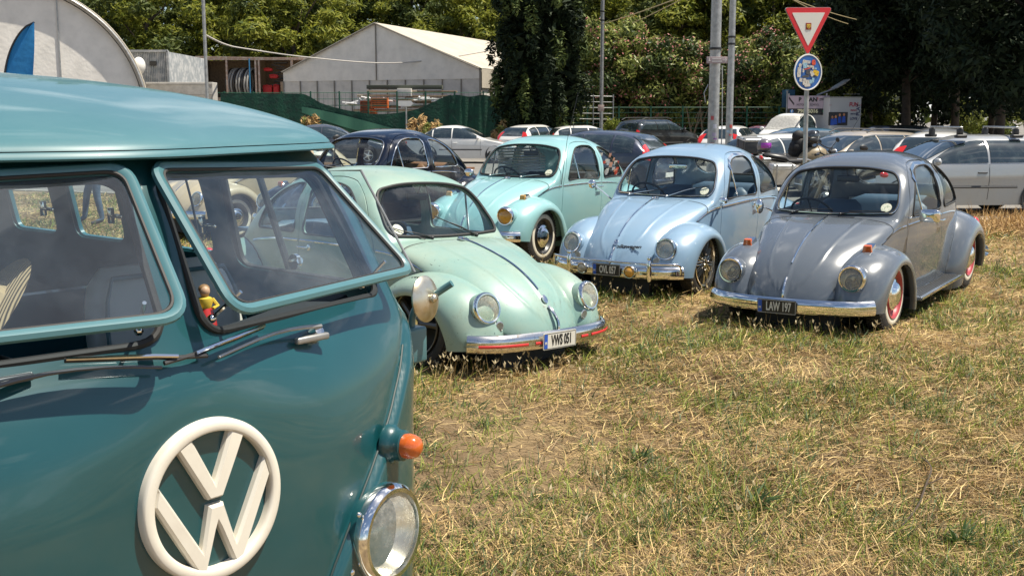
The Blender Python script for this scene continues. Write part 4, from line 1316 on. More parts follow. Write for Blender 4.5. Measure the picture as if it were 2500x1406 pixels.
# ---- lamps, indicator
for s_ in (1, -1):
    h = shoot(VT['bvh'], (2, s_ * .455, .840), (-1, 0, 0), 0)
    hl = headlight(van, h + Vector((.016, 0, 0)), (1, s_ * .17, .03), .106, M['p_teal'], 'lens', 'headlight', bucket=.10)
    b = MB(); b.sphere(h + Vector((.022, s_ * -.116, -.05)), .009, nu=10, nv=8); b.sphere(h + Vector((.029, s_ * -.096, .072)), .006, nu=10, nv=8); b.build('ring_screw', M['chrome'], van)
    h = shoot(VT['bvh'], (2, s_ * .520, 1.016), (-1, 0, 0), 0)
    it = bpy.data.objects.new('indicator', None); COL.objects.link(it); it.parent = van
    ax = Vector((.86, s_ * .22, .02)).normalized()
    b = MB(); b.lathe([(.041, -.01), (.040, .003), (.035, .010), (.032, .016), (.031, .032), (.028, .034), (.0, .034)], o=h, axis=ax, n=32, sy=1.12); b.build('housing', M['p_teal'], it)
    b = MB(); b.lathe([(.027, .032), (.029, .042), (.027, .056), (.021, .068), (.011, .074), (.0, .075)], o=h, axis=ax, n=28); b.build('indicator_lens', M['amber'], it)
# ---- door mirror on the hinge
mt = bpy.data.objects.new('side_mirror', None); COL.objects.link(mt); mt.parent = van
b = MB(); b.box((.545, .868, 1.150), (.050, .075, .095), bev=.008); b.build('mirror_bracket', M['p_teal_sunlit'], mt)
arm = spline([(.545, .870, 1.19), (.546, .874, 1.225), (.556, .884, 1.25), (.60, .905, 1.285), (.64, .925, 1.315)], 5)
b = MB(); b.tube(arm, .0095, 10); b.build('mirror_arm', M['p_teal_sunlit'], mt)
mc = Vector((.590, .880, 1.275)); md = Vector((1, .22, .12)).normalized()
b = MB(); b.lathe([(.0, .018), (.02, .016), (.045, .010), (.057, .003), (.061, -.002), (.059, -.007), (.055, -.006)], o=mc, axis=md, n=40); b.tube([mc + md * .018, mc + md * .03, arm[-6]], .006, 8); b.sphere(mc + md * .022, .012, nu=12, nv=8)
b.build('mirror_shell', M['tarnish'] if 'tarnish' in M else mat('tarnished chrome', (0.62, 0.57, 0.46), 0.30, .85, noise=(40, (0.52, 0.44, 0.30), 0.45, 0.65)), mt)
b = MB(); b.lathe([(.053, -.006), (0, -.006)], o=mc, axis=md, n=40); b.build('mirror_glass', M['mirror'], mt)
# ---- side window frames, glass, vent divider, latches
for s_ in (1, -1):
    for i, w_ in enumerate(SW):
        o_ = sw_out(w_)
        pts = [shoot(VT['bvh'], (u, 3 * s_, v), (0, -s_, 0), -.012) for u, v in o_]
        sf = bpy.data.objects.new('side_window', None); COL.objects.link(sf); sf.parent = van
        b = MB(); b.tube(pts, .013, 6, closed=True); b.build('window_frame', M['p_teal_in'] if i else M['rubber'], sf)
        c0 = sum(pts, Vector()) / len(pts)
        b = MB(); b.grid([[c0 + (p - c0) * k for p in pts] for k in (.99, .5, .001)], closed_v=True)
        if not (s_ == 1 and i == 1): b.build('window_glass', M['glass'], sf, merge=1e-6)
        if i > 0:
            b = MB(); q = Vector((w_[1] + .05, s_ * .735, 1.43)); b.box(q, (.07, .012, .012), bev=.004); b.box(q + Vector((-.03, 0, .0)), (.014, .02, .05), bev=.004); b.build('latch', M['chrome'], sf)
    # vent divider and catch on the front door window
    d0 = Vector((.115, s_ * .822, 1.31)); d1 = Vector((.055, s_ * .765, 1.60))
    b = MB(); b.tube([d0, d1], .010, 8); b.build('vent_divider', M['rubber'], van)
    b = MB(); q = d0 + Vector((.055, -.02 * s_, .035)); b.lathe([(.022, 0), (.022, .012), (0, .014)], o=q, axis=(0, -s_, 0), n=20); b.tube([q + Vector((0, -.02 * s_, 0)), q + Vector((.05, -.03 * s_, .01))], .010, 8); b.build('vent_catch', M['chrome'], van)
vw_ = bpy.data.objects.new('vent_window', None); COL.objects.link(vw_); vw_.parent = van
vq = [Vector((.425, .835, 1.325)), Vector((.315, .80, 1.60)), Vector((.375, .86, 1.60)), Vector((.515, .915, 1.335))]
b = MB(); b.add(vq, [(0, 1, 2, 3)]); b.build('window_glass', M['glass'], vw_, smooth=False, recalc=False)
b = MB(); b.tube(vq, .0035, 6, closed=True); b.build('window_frame', M['galv'], vw_)
# ---- inside: dash, seats, floor, steering wheel
b = MB()
rows = []
for x, z in ((.80, 1.265), (.76, 1.302), (.66, 1.30), (.58, 1.275), (.56, 1.22), (.57, 1.08)):
    rows.append([(x - .22 * abs(y / .62) ** 1.5, y, z) for y in np.linspace(-.68, .68, 21)])
b.grid(rows); b.build('dashboard', M['dark'], van)
b = MB(); b.box((-1.2, 0, .42), (4.1, 1.6, .05)); b.build('floor_pan', M['dark'], van, smooth=False)
b = MB(); b.box((-.28, -.0, .85), (.04, 1.45, .85)); b.box((-1.1, 0, .45), (.3, 1.4, .06)); b.build('seat_partition', M['p_teal_in'], van, smooth=False)
def van_seat(y0, y1, x, ztop, m_, name='seat'):
    b = MB(); rows = []; n = 26
    for i in range(13):
        t = i / 12; z = .86 + (ztop - .86) * t; ww = (y1 - y0) / 2 * (1 - .22 * max(0, (t - .6) / .4) ** 2.5); th = .055 * (1 - .2 * t)
        if i == 12: ww *= .93; th *= .3
        xx = x - .12 * t
        rows.append([(xx + th * math.copysign(abs(math.cos(a)) ** .6, math.cos(a)), (y0 + y1) / 2 + ww * math.copysign(abs(math.sin(a)) ** .45, math.sin(a)), z) for a in np.linspace(0, 2 * math.pi, n, endpoint=False)])
    b.grid(rows, closed_v=True); o = len(b.v) - n; b.f.append(tuple(range(o, o + n))); b.m.append(0)
    b.box((x + .24, (y0 + y1) / 2, .84), (.50, y1 - y0, .14), bev=.05)
    s_o = b.build(name, m_, van, angle=60)
    # piping along the edge
    e = [(x + .052 - .12 * t + .004, (y0 + y1) / 2 + sg * ((y1 - y0) / 2 * (1 - .22 * max(0, (t - .6) / .4) ** 2.5) - .02), .86 + (ztop - .86) * t) for sg, ts in ((-1, np.linspace(0, .96, 10)), (1, np.linspace(.96, 0, 10))) for t in ts]
    b = MB(); b.tube(e, .006, 6); b.build('piping', M['p_teal_sunlit'], s_o)
van_seat(.22, .66, .17, 1.37, M['grey_int'])
van_seat(-.64, .12, .17, 1.20, M['black'])
van_seat(-.6, .6, -1.05, 1.15, M['black'], 'rear_seat')
steering(van, (.46, -.34, 1.22), M['black'], r=.20, tilt=88)
b = MB()
for k in range(12): b.box((.705 - .012 * abs(k - 5.5) * .5, -.06 - k * .05, 1.275), (.07, .006, .012))
b.build('dash_vent', M['grille_black'], van, smooth=False)
# ---- doors, bumper, wheels (low, mostly out of frame)
for s_ in (1, -1):
    for x in (.53, -.30):
        pts = [shoot(VT['bvh'], (x - (.05 if z > 1.3 and x > 0 else 0), 3 * s_, z), (0, -s_, 0), .0) for z in np.linspace(.5, 1.62, 18)]
        b = MB(); b.tube([p for p in pts if p is not None], .004, 6); b.build('door_gap', M['black'], van)
    wheel(van, 0.0, s_, 'hub', M['ivory'], y=.69, z=.31, Rt=.325, white=False)
    wheel(van, -2.40, s_, 'hub', M['ivory'], y=.69, z=.31, Rt=.325, white=False)
b = MB(); b.grid(sweep([(.97 - .22 * abs(t) ** 2.2, .84 * t, .44) for t in np.linspace(-1, 1, 40)], [(-.01, -.07), (.012, -.065), (.03, -.03), (.034, 0), (.03, .03), (.012, .065), (-.01, .07)]), flip=True); b.build('front_bumper', M['ivory'], van)
b = MB(); b.box((.81, .0, .52), (.04, .52, .11)); b.build('number_panel', M['p_teal'], van, smooth=False)
b = MB(); b.tube([(.58, .855, 1.28), (.60, .862, 1.25)], .012, 8); b.build('hinge', M['p_teal'], van)

# ---- little figurine and hat on the van's dash
fig = thing('dash_figurine', 'small standing figurine in a red skirt on the van dash', 'figurine', (0, 0, 0))
VM = Matrix.Translation((-1.238, 2.498, -.057)) @ Matrix.Rotation(R(-39.55), 4, 'Z')
fig.location = VM @ Vector((.715, .124, 1.302)); fig.scale = (1.15, 1.15, .98); fig.rotation_euler = (0, 0, R(-60))
b = MB(); b.lathe([(.022, 0), (.022, .008), (.017, .012), (0, .012)], axis=(0, 0, 1), n=20); b.build('base', mat('blue base', (0.05, 0.22, 0.45), .4), fig)
b = MB(); b.lathe([(.012, .010), (.014, .022), (.013, .030), (.010, .036)], axis=(0, 0, 1), n=16); b.build('legs', M['ivory'], fig)
b = MB(); b.lathe([(.019, .030), (.017, .045), (.012, .060), (.010, .066)], axis=(0, 0, 1), n=18); b.build('skirt', M['red'], fig)
b = MB(); b.lathe([(.010, .066), (.013, .078), (.012, .086), (.005, .090)], axis=(0, 0, 1), n=16); b.tube([(.0, .012, .084), (.006, .020, .070), (.012, .010, .066)], .0035, 6); b.tube([(.0, -.012, .084), (.006, -.020, .070), (.012, -.010, .066)], .0035, 6); b.build('torso', M['yellow'], fig)
b = MB(); b.sphere((0, 0, .100), (.010, .009, .012)); b.build('head', mat('figurine skin', (0.55, 0.33, 0.2), .5), fig)
b = MB(); b.sphere((-.003, 0, .104), (.010, .010, .010)); b.build('hair', mat('figurine hair', (0.25, 0.14, 0.06), .6), fig)
st = mat('woven straw', (0.42, 0.30, 0.16), .8)
nt = st.node_tree; wv = nt.nodes.new('ShaderNodeTexWave'); wv.inputs['Scale'].default_value = 45; wv.wave_type = 'BANDS'; wv.bands_direction = 'DIAGONAL'
tcn = nt.nodes.new('ShaderNodeTexCoord'); nt.links.new(tcn.outputs['Object'], wv.inputs['Vector']); bu = nt.nodes.new('ShaderNodeBump'); bu.inputs['Distance'].default_value = .004; nt.links.new(wv.outputs[0], bu.inputs['Height']); nt.links.new(bu.outputs[0], nt.nodes['Principled BSDF'].inputs['Normal'])
hat = thing('straw_hat', 'woven straw hat lying on the van dash behind the left pane', 'hat')
hat.location = VM @ Vector((.56, -.26, 1.37)); hat.rotation_euler = (R(50), R(8), R(-60))
b = MB(); b.lathe([(.15, -.005), (.13, .0), (.095, .004), (.088, .02), (.080, .075), (.06, .085), (.0, .088)], axis=(0, 0, 1), n=36); b.lathe([(.15, -.005), (.13, -.004), (.09, -.001)], axis=(0, 0, 1), n=36); b.build('hat_body', st, hat)
b = MB(); b.lathe([(.091, .008), (.089, .028)], axis=(0, 0, 1), n=36); b.build('hat_band', M['black'], hat)
# ================================================================ ground: field, road, kerb
print('ground')
def wx(px, Y): return (px - 1250) / 2673 * Y * .988
def wz(py, Y): return 1.682 + (287 - py) / 2673 * Y * 1.012
def edge_y(x): return 20.9 - .39 * x        # where the field stops and the road begins
def fastmesh(name, V, Q, mats, mi=None, smooth=False):
    me = bpy.data.meshes.new(name)
    V = np.ascontiguousarray(V, dtype=np.float32).reshape(-1, 3); Q = np.ascontiguousarray(Q, dtype=np.int32)
    me.vertices.add(len(V)); me.vertices.foreach_set('co', V.ravel())
    k = Q.shape[1]
    me.loops.add(Q.size); me.loops.foreach_set('vertex_index', Q.ravel())
    me.polygons.add(len(Q)); me.polygons.foreach_set('loop_start', np.arange(0, Q.size, k, dtype=np.int32))
    try: me.polygons.foreach_set('loop_total', np.full(len(Q), k, dtype=np.int32))
    except Exception: pass
    for m_ in mats: me.materials.append(m_)
    if mi is not None: me.polygons.foreach_set('material_index', np.ascontiguousarray(mi, dtype=np.int32))
    if smooth: me.polygons.foreach_set('use_smooth', np.ones(len(Q), dtype=bool))
    me.update(calc_edges=True); me.validate()
    return me
# value noise on a lattice
_lat = rng.random((64, 64))
def vnoise(x, y):
    x = np.asarray(x, float); y = np.asarray(y, float)
    xi = np.floor(x).astype(int); yi = np.floor(y).astype(int); fx = x - xi; fy = y - yi
    fx = fx * fx * (3 - 2 * fx); fy = fy * fy * (3 - 2 * fy)
    g = lambda a, b_: _lat[a % 64, b_ % 64]
    return (g(xi, yi) * (1 - fx) + g(xi + 1, yi) * fx) * (1 - fy) + (g(xi, yi + 1) * (1 - fx) + g(xi + 1, yi + 1) * fx) * fy
def fbm(x, y, o=3):
    r = 0; a = .5; s_ = 0
    for k in range(o): r = r + a * vnoise(x * 2 ** k + 7.3 * k, y * 2 ** k + 3.1 * k); s_ += a; a *= .5
    return r / s_
def gmat(name, c1, c2, c3, sc1, rough=.95, bump=.02):
    m = bpy.data.materials.new(name); m.use_nodes = True; nt = m.node_tree; L = nt.links.new
    b = nt.nodes["Principled BSDF"]; b.inputs["Roughness"].default_value = rough; b.inputs["Specular IOR Level"].default_value = .2
    tc = nt.nodes.new("ShaderNodeTexCoord")
    def nz(s_, d):
        n = nt.nodes.new("ShaderNodeTexNoise"); n.inputs["Scale"].default_value = s_; n.inputs["Detail"].default_value = d; n.inputs["Roughness"].default_value = .65
        L(tc.outputs["Object"], n.inputs["Vector"]); return n.outputs["Fac"]
    r = nt.nodes.new("ShaderNodeValToRGB"); e = r.color_ramp.elements
    e[0].position = .36; e[0].color = (*c1, 1); e[1].position = .66; e[1].color = (*c3, 1); q = e.new(.5); q.color = (*c2, 1)
    L(nz(sc1, 10), r.inputs[0])
    mx = nt.nodes.new("ShaderNodeMix"); mx.data_type = 'RGBA'; mx.blend_type = 'MULTIPLY'; mx.inputs[0].default_value = .55
    r2 = nt.nodes.new("ShaderNodeValToRGB"); r2.color_ramp.elements[0].position = .3; r2.color_ramp.elements[0].color = (.45, .42, .38, 1); r2.color_ramp.elements[1].position = .65; r2.color_ramp.elements[1].color = (1.15, 1.12, 1.05, 1)
    L(nz(45, 8), r2.inputs[0]); L(r.outputs[0], mx.inputs[6]); L(r2.outputs[0], mx.inputs[7]); L(mx.outputs[2], b.inputs["Base Color"])
    bu = nt.nodes.new("ShaderNodeBump"); bu.inputs["Distance"].default_value = bump; bu.inputs["Strength"].default_value = .8
    L(nz(38, 9), bu.inputs["Height"]); L(bu.outputs[0], b.inputs["Normal"])
    return m
M['field'] = gmat('dry field soil', (0.115, 0.078, 0.046), (0.23, 0.165, 0.092), (0.38, 0.28, 0.14), .55)
M['asphalt'] = gmat('worn asphalt', (0.165, 0.155, 0.145), (0.205, 0.195, 0.182), (0.25, 0.235, 0.215), .35, .9, .004)
M['kerb'] = gmat('pale kerb stone', (0.36, 0.33, 0.28), (0.45, 0.42, 0.36), (0.5, 0.47, 0.4), 2.0, .9, .004)
# field grid
xs = np.concatenate([np.linspace(-60, -16, 12), np.linspace(-15, 15, 151), np.linspace(16, 60, 12)]); rows = []
for t in np.concatenate([np.linspace(0, .3, 6), np.linspace(.32, 1, 110)]):
    rows.append([(x, -12 + (edge_y(x) + 12) * t, 0) for x in xs])
P_ = np.array(rows); P_[..., 2] = (fbm(P_[..., 0] * .8, P_[..., 1] * .8) - .5) * .045
P_[-1, :, 2] = 0
b = MB(); b.grid(P_, flip=True); tag(b.build('field', M['field'], recalc=False), kind='structure')
b = MB(); b.grid([[(-300, edge_y(-300) - .3, -.075), (300, edge_y(300) - .3, -.075)], [(-300, 420, -.075), (300, 420, -.075)]]); tag(b.build('road', M['asphalt'], smooth=False), kind='structure')
b = MB(); b.grid([[(-300, -200, -.12), (300, -200, -.12)], [(-300, 500, -.12), (300, 500, -.12)]]); tag(b.build('ground', M['field'], smooth=False), kind='structure')
kb = MB()
for i in range(60):
    x0 = -22 + i * .9; x1 = x0 + .885
    a = Vector((x0, edge_y(x0), 0)); c = Vector((x1, edge_y(x1), 0)); d = (c - a).normalized(); n = Vector((-d.y, d.x, 0))
    kb.box((a + c) / 2 + Vector((0, 0, -.045)) + n * .07, (1, 1, 1), rot=Matrix((d * (c - a).length, n * .13, Vector((0, 0, .15)))).transposed())
tag(kb.build('kerb', M['kerb'], smooth=False), kind='structure')

# ---------------------------------------------------------------- straw and grass as real blades
def leafmat(name, col, col2, rough=.6, trans=.25):
    m = bpy.data.materials.new(name); m.use_nodes = True; nt = m.node_tree; L = nt.links.new
    b = nt.nodes["Principled BSDF"]; b.inputs["Roughness"].default_value = rough; b.inputs["Specular IOR Level"].default_value = .25
    g = nt.nodes.new("ShaderNodeNewGeometry"); r = nt.nodes.new("ShaderNodeValToRGB")
    r.color_ramp.elements[0].color = (*col, 1); r.color_ramp.elements[1].color = (*col2, 1)
    L(g.outputs["Random Per Island"], r.inputs[0]); L(r.outputs[0], b.inputs["Base Color"])
    if trans:
        t = nt.nodes.new("ShaderNodeBsdfTranslucent"); L(r.outputs[0], t.inputs[0]); mx = nt.nodes.new("ShaderNodeMixShader"); mx.inputs[0].default_value = trans
        L(b.outputs[0], mx.inputs[1]); L(t.outputs[0], mx.inputs[2]); L(mx.outputs[0], nt.nodes["Material Output"].inputs[0])
    return m
M['straw'] = leafmat('dry straw', (0.30, 0.18, 0.06), (0.78, 0.59, 0.27), .5, .15)
M['straw_dark'] = leafmat('weathered straw', (0.14, 0.09, 0.045), (0.34, 0.24, 0.13), .7, .1)
M['grass'] = leafmat('field grass', (0.065, 0.11, 0.018), (0.30, 0.34, 0.055), .5, .3)
M['grass_dk'] = leafmat('dark weed leaves', (0.030, 0.060, 0.020), (0.08, 0.13, 0.04), .5, .25)
M['seed'] = leafmat('pale seed heads', (0.26, 0.20, 0.10), (0.50, 0.42, 0.26), .7, .3)
def blades(x, y, L_, w, az, el, curve, z0=0.0):
    bend = rng.normal(0, .22, len(x))
    """three cross-rows per blade: root, middle, tip"""
    n = len(x); d = np.stack([np.cos(az), np.sin(az)], 1); s_ = np.stack([-np.sin(az), np.cos(az)], 1)
    V = np.zeros((n, 6, 3), np.float32)
    for k, (t, ww) in enumerate(((0, .8), (.5, 1.0), (1.0, .12))):
        e = el + curve * (t - .3)
        h = L_ * t * np.cos(e); zz = L_ * t * np.sin(e)
        c = np.stack([x, y], 1) + d * h[:, None] + s_ * (bend * L_ * t * t)[:, None]
        V[:, 2 * k, :2] = c - s_ * (w * ww / 2)[:, None]; V[:, 2 * k + 1, :2] = c + s_ * (w * ww / 2)[:, None]
        V[:, 2 * k, 2] = V[:, 2 * k + 1, 2] = z0 + zz
        V[:, 2 * k + 1, 2] += w * ww * .35
    base = (np.arange(n) * 6)[:, None]
    Q = np.concatenate([base + np.array([[0, 1, 3, 2]]), base + np.array([[2, 3, 5, 4]])], 1).reshape(-1, 4)
    return V, Q
def in_view(n, y0, y1, pw=1.0):
    u = rng.random(n); Y = y0 * (y1 / y0) ** (u ** pw); X = (rng.random(n) - .5) * (Y * 1.25 + 1.2) + 0
    return X, Y
def groundz(x, y): return (fbm(x * .8, y * .8) - .5) * .045
bare = lambda x, y: np.exp(-(((x + .15) / .9) ** 2 + ((y - 5.2) / 1.6) ** 2)) * .9      # the bare patch before the mint car
def green_amt(x, y):
    g = fbm(x * 1.5 + 3, y * 1.1 + 5, 3); g = np.clip((g - .43) * 5, 0, 1)
    return np.clip(g + .45 * np.clip((4.6 - y) / 1.6, 0, 1) * (fbm(x * 2.3, y * 2.3) > .45), 0, 1)
n = 520000
x, y = in_view(n, 2.7, 24)
k = (y < edge_y(x) - .05) & (rng.random(n) > bare(x, y)) & (fbm(x * 2.1, y * 2.1) + rng.random(n) * .5 > .52)
x, y = x[k], y[k]; n = len(x)
L_ = (.035 + .13 * rng.random(n) ** 2.2) * (1 + y * .03); w = .0010 + .00048 * y * (.4 + rng.random(n))
az = rng.random(n) * 6.283 + 0; az = np.where(rng.random(n) < .5, az, .5 + rng.normal(0, .5, n) + fbm(x * .7, y * .7) * 5)
el = rng.random(n) ** 2.2 * .38 + .02
V, Q = blades(x, y, L_, w, az, el, -.25 + rng.random(n) * .4, groundz(x, y) + .003 + .018 * rng.random(n))
mi = np.repeat((rng.random(n) < .45).astype(int), 2)
tag(link('dry_grass', fastmesh('dry_grass', V, Q, [M['straw'], M['straw_dark']], mi)), kind='stuff')
# green blades in tufts
nt_ = 44000
tx, ty = in_view(nt_, 2.7, 24)
k = (ty < edge_y(tx) - .1) & (rng.random(nt_) < .20 + .80 * green_amt(tx, ty)) & (rng.random(nt_) > bare(tx, ty) * .9)
tx, ty = tx[k], ty[k]
m_ = 9
x = np.repeat(tx, m_) + rng.normal(0, .022, len(tx) * m_) * (1 + np.repeat(ty, m_) * .12); y = np.repeat(ty, m_) + rng.normal(0, .022, len(tx) * m_) * (1 + np.repeat(ty, m_) * .12); n = len(x)
ht = np.repeat(.5 + rng.random(len(tx)), m_)
V, Q = blades(x, y, (.030 + .075 * rng.random(n)) * ht * (1 + y * .015), .0017 + .0005 * y * (.4 + rng.random(n)), rng.random(n) * 6.283, .25 + rng.random(n) * 1.1, -.7 * rng.random(n), groundz(x, y))
mi = np.repeat(np.repeat((rng.random(len(tx)) < .42).astype(int), m_), 2)
tag(link('green_grass', fastmesh('green_grass', V, Q, [M['grass'], M['grass_dk']], mi)), kind='stuff')
# taller stems, some with seed heads, thick along the car noses
tx, ty = in_view(2600, 3.0, 20); k = (ty < edge_y(tx) - .2) & (rng.random(2600) < .3 + .5 * green_amt(tx, ty)); tx, ty = tx[k], ty[k]
def band(n, p, q, s_): t = rng.random(n); return p[0] + (q[0] - p[0]) * t + rng.normal(0, s_, n), p[1] + (q[1] - p[1]) * t + rng.normal(0, s_, n)
B_ = [band(170, (-.75, 6.9), (.85, 6.9), .16), band(90, (1.3, 8.5), (3.3, 8.0), .22), band(80, (.3, 10.0), (1.7, 10.0), .25), band(90, (2.3, 10.6), (4.6, 11.4), .35), band(120, (-.2, 12.2), (.9, 11.7), .25)]
sx = np.concatenate([tx] + [q[0] for q in B_]); sy = np.concatenate([ty] + [q[1] for q in B_]); n = len(sx)
az = rng.random(n) * 6.283; el = 1.0 + rng.random(n) * .5; hh = .07 + .11 * rng.random(n); hh[:len(tx)] += .04 * rng.random(len(tx))
V1, Q1 = blades(sx, sy, hh, .0018 + .00022 * sy, az, el, np.zeros(n), groundz(sx, sy))
tip = V1[:, 4:6].mean(1)
az2 = rng.random(n) * 6.283
V2, Q2 = blades(tip[:, 0], tip[:, 1], .018 + .02 * rng.random(n), .007 + .0006 * sy, az2, .6 + rng.random(n) * .9, np.zeros(n), tip[:, 2] - .004)
V3, Q3 = blades(tip[:, 0], tip[:, 1], .018 + .02 * rng.random(n), .007 + .0006 * sy, az2 + 1.57, .6 + rng.random(n) * .9, np.zeros(n), tip[:, 2] - .004)
V = np.concatenate([V1.reshape(-1, 3), V2.reshape(-1, 3), V3.reshape(-1, 3)]); Q = np.concatenate([Q1, Q2 + 6 * n, Q3 + 12 * n])
tag(link('seeding_grass', fastmesh('seeding_grass', V, Q, [M['straw'], M['seed']], np.repeat([0, 1, 1], 2 * n))), kind='stuff')
# brown brush heap by the kerb at the right
n = 5200; x = rng.normal(8.1, 1.3, n); y = np.minimum(edge_y(x) - .25, rng.normal(16.4, .55, n)); k = (x > 6.0); x, y = x[k], y[k]; n = len(x)
V, Q = blades(x, y, .14 + .20 * rng.random(n), np.full(n, .010), rng.random(n) * 6.283, rng.random(n) * .9, rng.normal(0, .6, n), .02 + .12 * rng.random(n) * np.exp(-((x - 8.3) / 1.3) ** 2))
M['brush'] = leafmat('dead brushwood', (0.20, 0.11, 0.05), (0.62, 0.42, 0.18), .8, .1)
tag(link('brush_heap', fastmesh('brush_heap', V, Q, [M['brush']])), kind='stuff')
# weeds: a few leafy rosettes and two fallen twigs that can be told apart
def weed(px, py_, r, label):
    t = thing('weed_plant', label, 'plant', (px, py_, 0)); n = 46
    a = rng.random(n) * 6.283; V, Q = blades(r * .25 * np.cos(a) * rng.random(n), r * .25 * np.sin(a) * rng.random(n), r * (.5 + .6 * rng.random(n)), np.full(n, r * .11), a, .25 + rng.random(n) * 1.0, -.6 * rng.random(n))
    link('leaves', fastmesh('weed', V, Q, [M['grass_dk']]), t)
    b = MB(); b.tube([(0, 0, -.02), (.01, 0, r * .5), (.0, .01, r * .9)], .003, 5); b.build('stem', M['grass'], t)
weed(.62, 5.20, .11, 'dark leafy weed on the bare patch before the mint saloon')
weed(1.05, 4.55, .13, 'broad dark weed in the straw halfway to the camera')
weed(.35, 3.62, .10, 'low dark weed close to the van headlight')
weed(1.78, 4.15, .12, 'dark leafy weed right of centre in the straw')
b = MB(); b.tube(spline([(.16, 3.86, .015), (.20, 3.84, .02), (.26, 3.80, .014), (.30, 3.79, .012)], 4), [.006] * 13, 6); tag(b.build('fallen_twig', mat('twig bark', (.09, .06, .04), .9)), 'short dark twig lying on the straw near the van', 'twig')
b = MB(); q = spline([(1.60, 4.30, .02), (1.72, 4.45, .05), (1.85, 4.70, .06), (1.98, 4.98, .05), (2.02, 5.2, .03)], 5); b.tube(q, [.004] * len(q), 5); b.tube([q[10], q[10] + Vector((.08, .02, .03))], .003, 5); tag(b.build('fallen_twig', mat('twig bark', (.07, .05, .035), .9)), 'long thin branch lying on the grass at the right', 'twig')
# ================================================================ modern parked cars
print('traffic')
TY = {
 'hatch': dict(L=4.0, W=1.72, H=1.48, zt=[(0,.42),(.03,.55),(.14,.70),(.5,.84),(.95,.95),(1.02,.98),(1.75,1.36),(2.2,1.465),(2.9,1.45),(3.45,1.36),(3.72,1.12),(3.88,.92),(3.97,.80),(4.0,.42)], zb=[(0,.40),(.1,.60),(.5,.74),(1.0,.88),(2.5,.93),(3.5,.98),(3.85,.88),(4.0,.41)], ws=(1.02,1.82), rw=(3.38,3.84), sg=(1.22,3.52), pil=(2.28,3.02), ax=(.80,3.32), belt=.91),
 'sedan': dict(L=4.5, W=1.76, H=1.47, zt=[(0,.40),(.03,.52),(.15,.68),(.6,.83),(1.15,.93),(1.22,.96),(2.05,1.37),(2.5,1.46),(3.0,1.43),(3.3,1.35),(3.8,1.10),(4.05,1.04),(4.38,1.0),(4.46,.82),(4.5,.42)], zb=[(0,.38),(.1,.60),(.6,.74),(1.2,.86),(2.6,.91),(3.8,.95),(4.3,.88),(4.5,.41)], ws=(1.22,2.1), rw=(3.22,3.86), sg=(1.45,3.62), pil=(2.52,3.28), ax=(.85,3.47), belt=.90),
 'estate': dict(L=4.55, W=1.74, H=1.46, zt=[(0,.42),(.03,.55),(.15,.70),(.6,.84),(1.1,.94),(1.17,.97),(1.95,1.36),(2.4,1.45),(3.7,1.42),(4.12,1.33),(4.36,1.04),(4.48,.88),(4.55,.42)], zb=[(0,.40),(.1,.60),(.6,.74),(1.2,.87),(2.6,.91),(4.0,.94),(4.4,.84),(4.55,.41)], ws=(1.17,2.0), rw=(4.08,4.44), sg=(1.38,4.18), pil=(2.42,3.28), ax=(.85,3.40), belt=.90),
 'suv': dict(L=4.3, W=1.82, H=1.66, zt=[(0,.50),(.03,.68),(.15,.88),(.6,1.02),(1.0,1.08),(1.06,1.11),(1.65,1.50),(2.05,1.635),(3.5,1.62),(3.95,1.50),(4.16,1.12),(4.26,.95),(4.3,.5)], zb=[(0,.48),(.1,.74),(.6,.92),(1.2,1.02),(2.6,1.06),(3.8,1.10),(4.2,.94),(4.3,.49)], ws=(1.06,1.72), rw=(3.90,4.22), sg=(1.28,4.0), pil=(2.2,2.98), ax=(.82,3.48), belt=1.06),
 'pickup': dict(L=4.7, W=1.68, H=1.82, zt=[(0,.60),(.03,.80),(.12,1.0),(.45,1.10),(.55,1.14),(1.12,1.70),(1.45,1.80),(2.15,1.80),(2.28,1.74),(2.34,1.10),(2.4,1.05),(4.6,1.05),(4.68,.95),(4.7,.6)], zb=[(0,.58),(.1,.84),(.45,1.0),(1.1,1.08),(2.2,1.10),(2.34,1.06),(2.4,1.02),(4.6,1.02),(4.7,.6)], ws=(.55,1.2), rw=(2.2,2.33), sg=(.80,2.12), pil=(9,9), ax=(.75,3.6), belt=1.12),
}
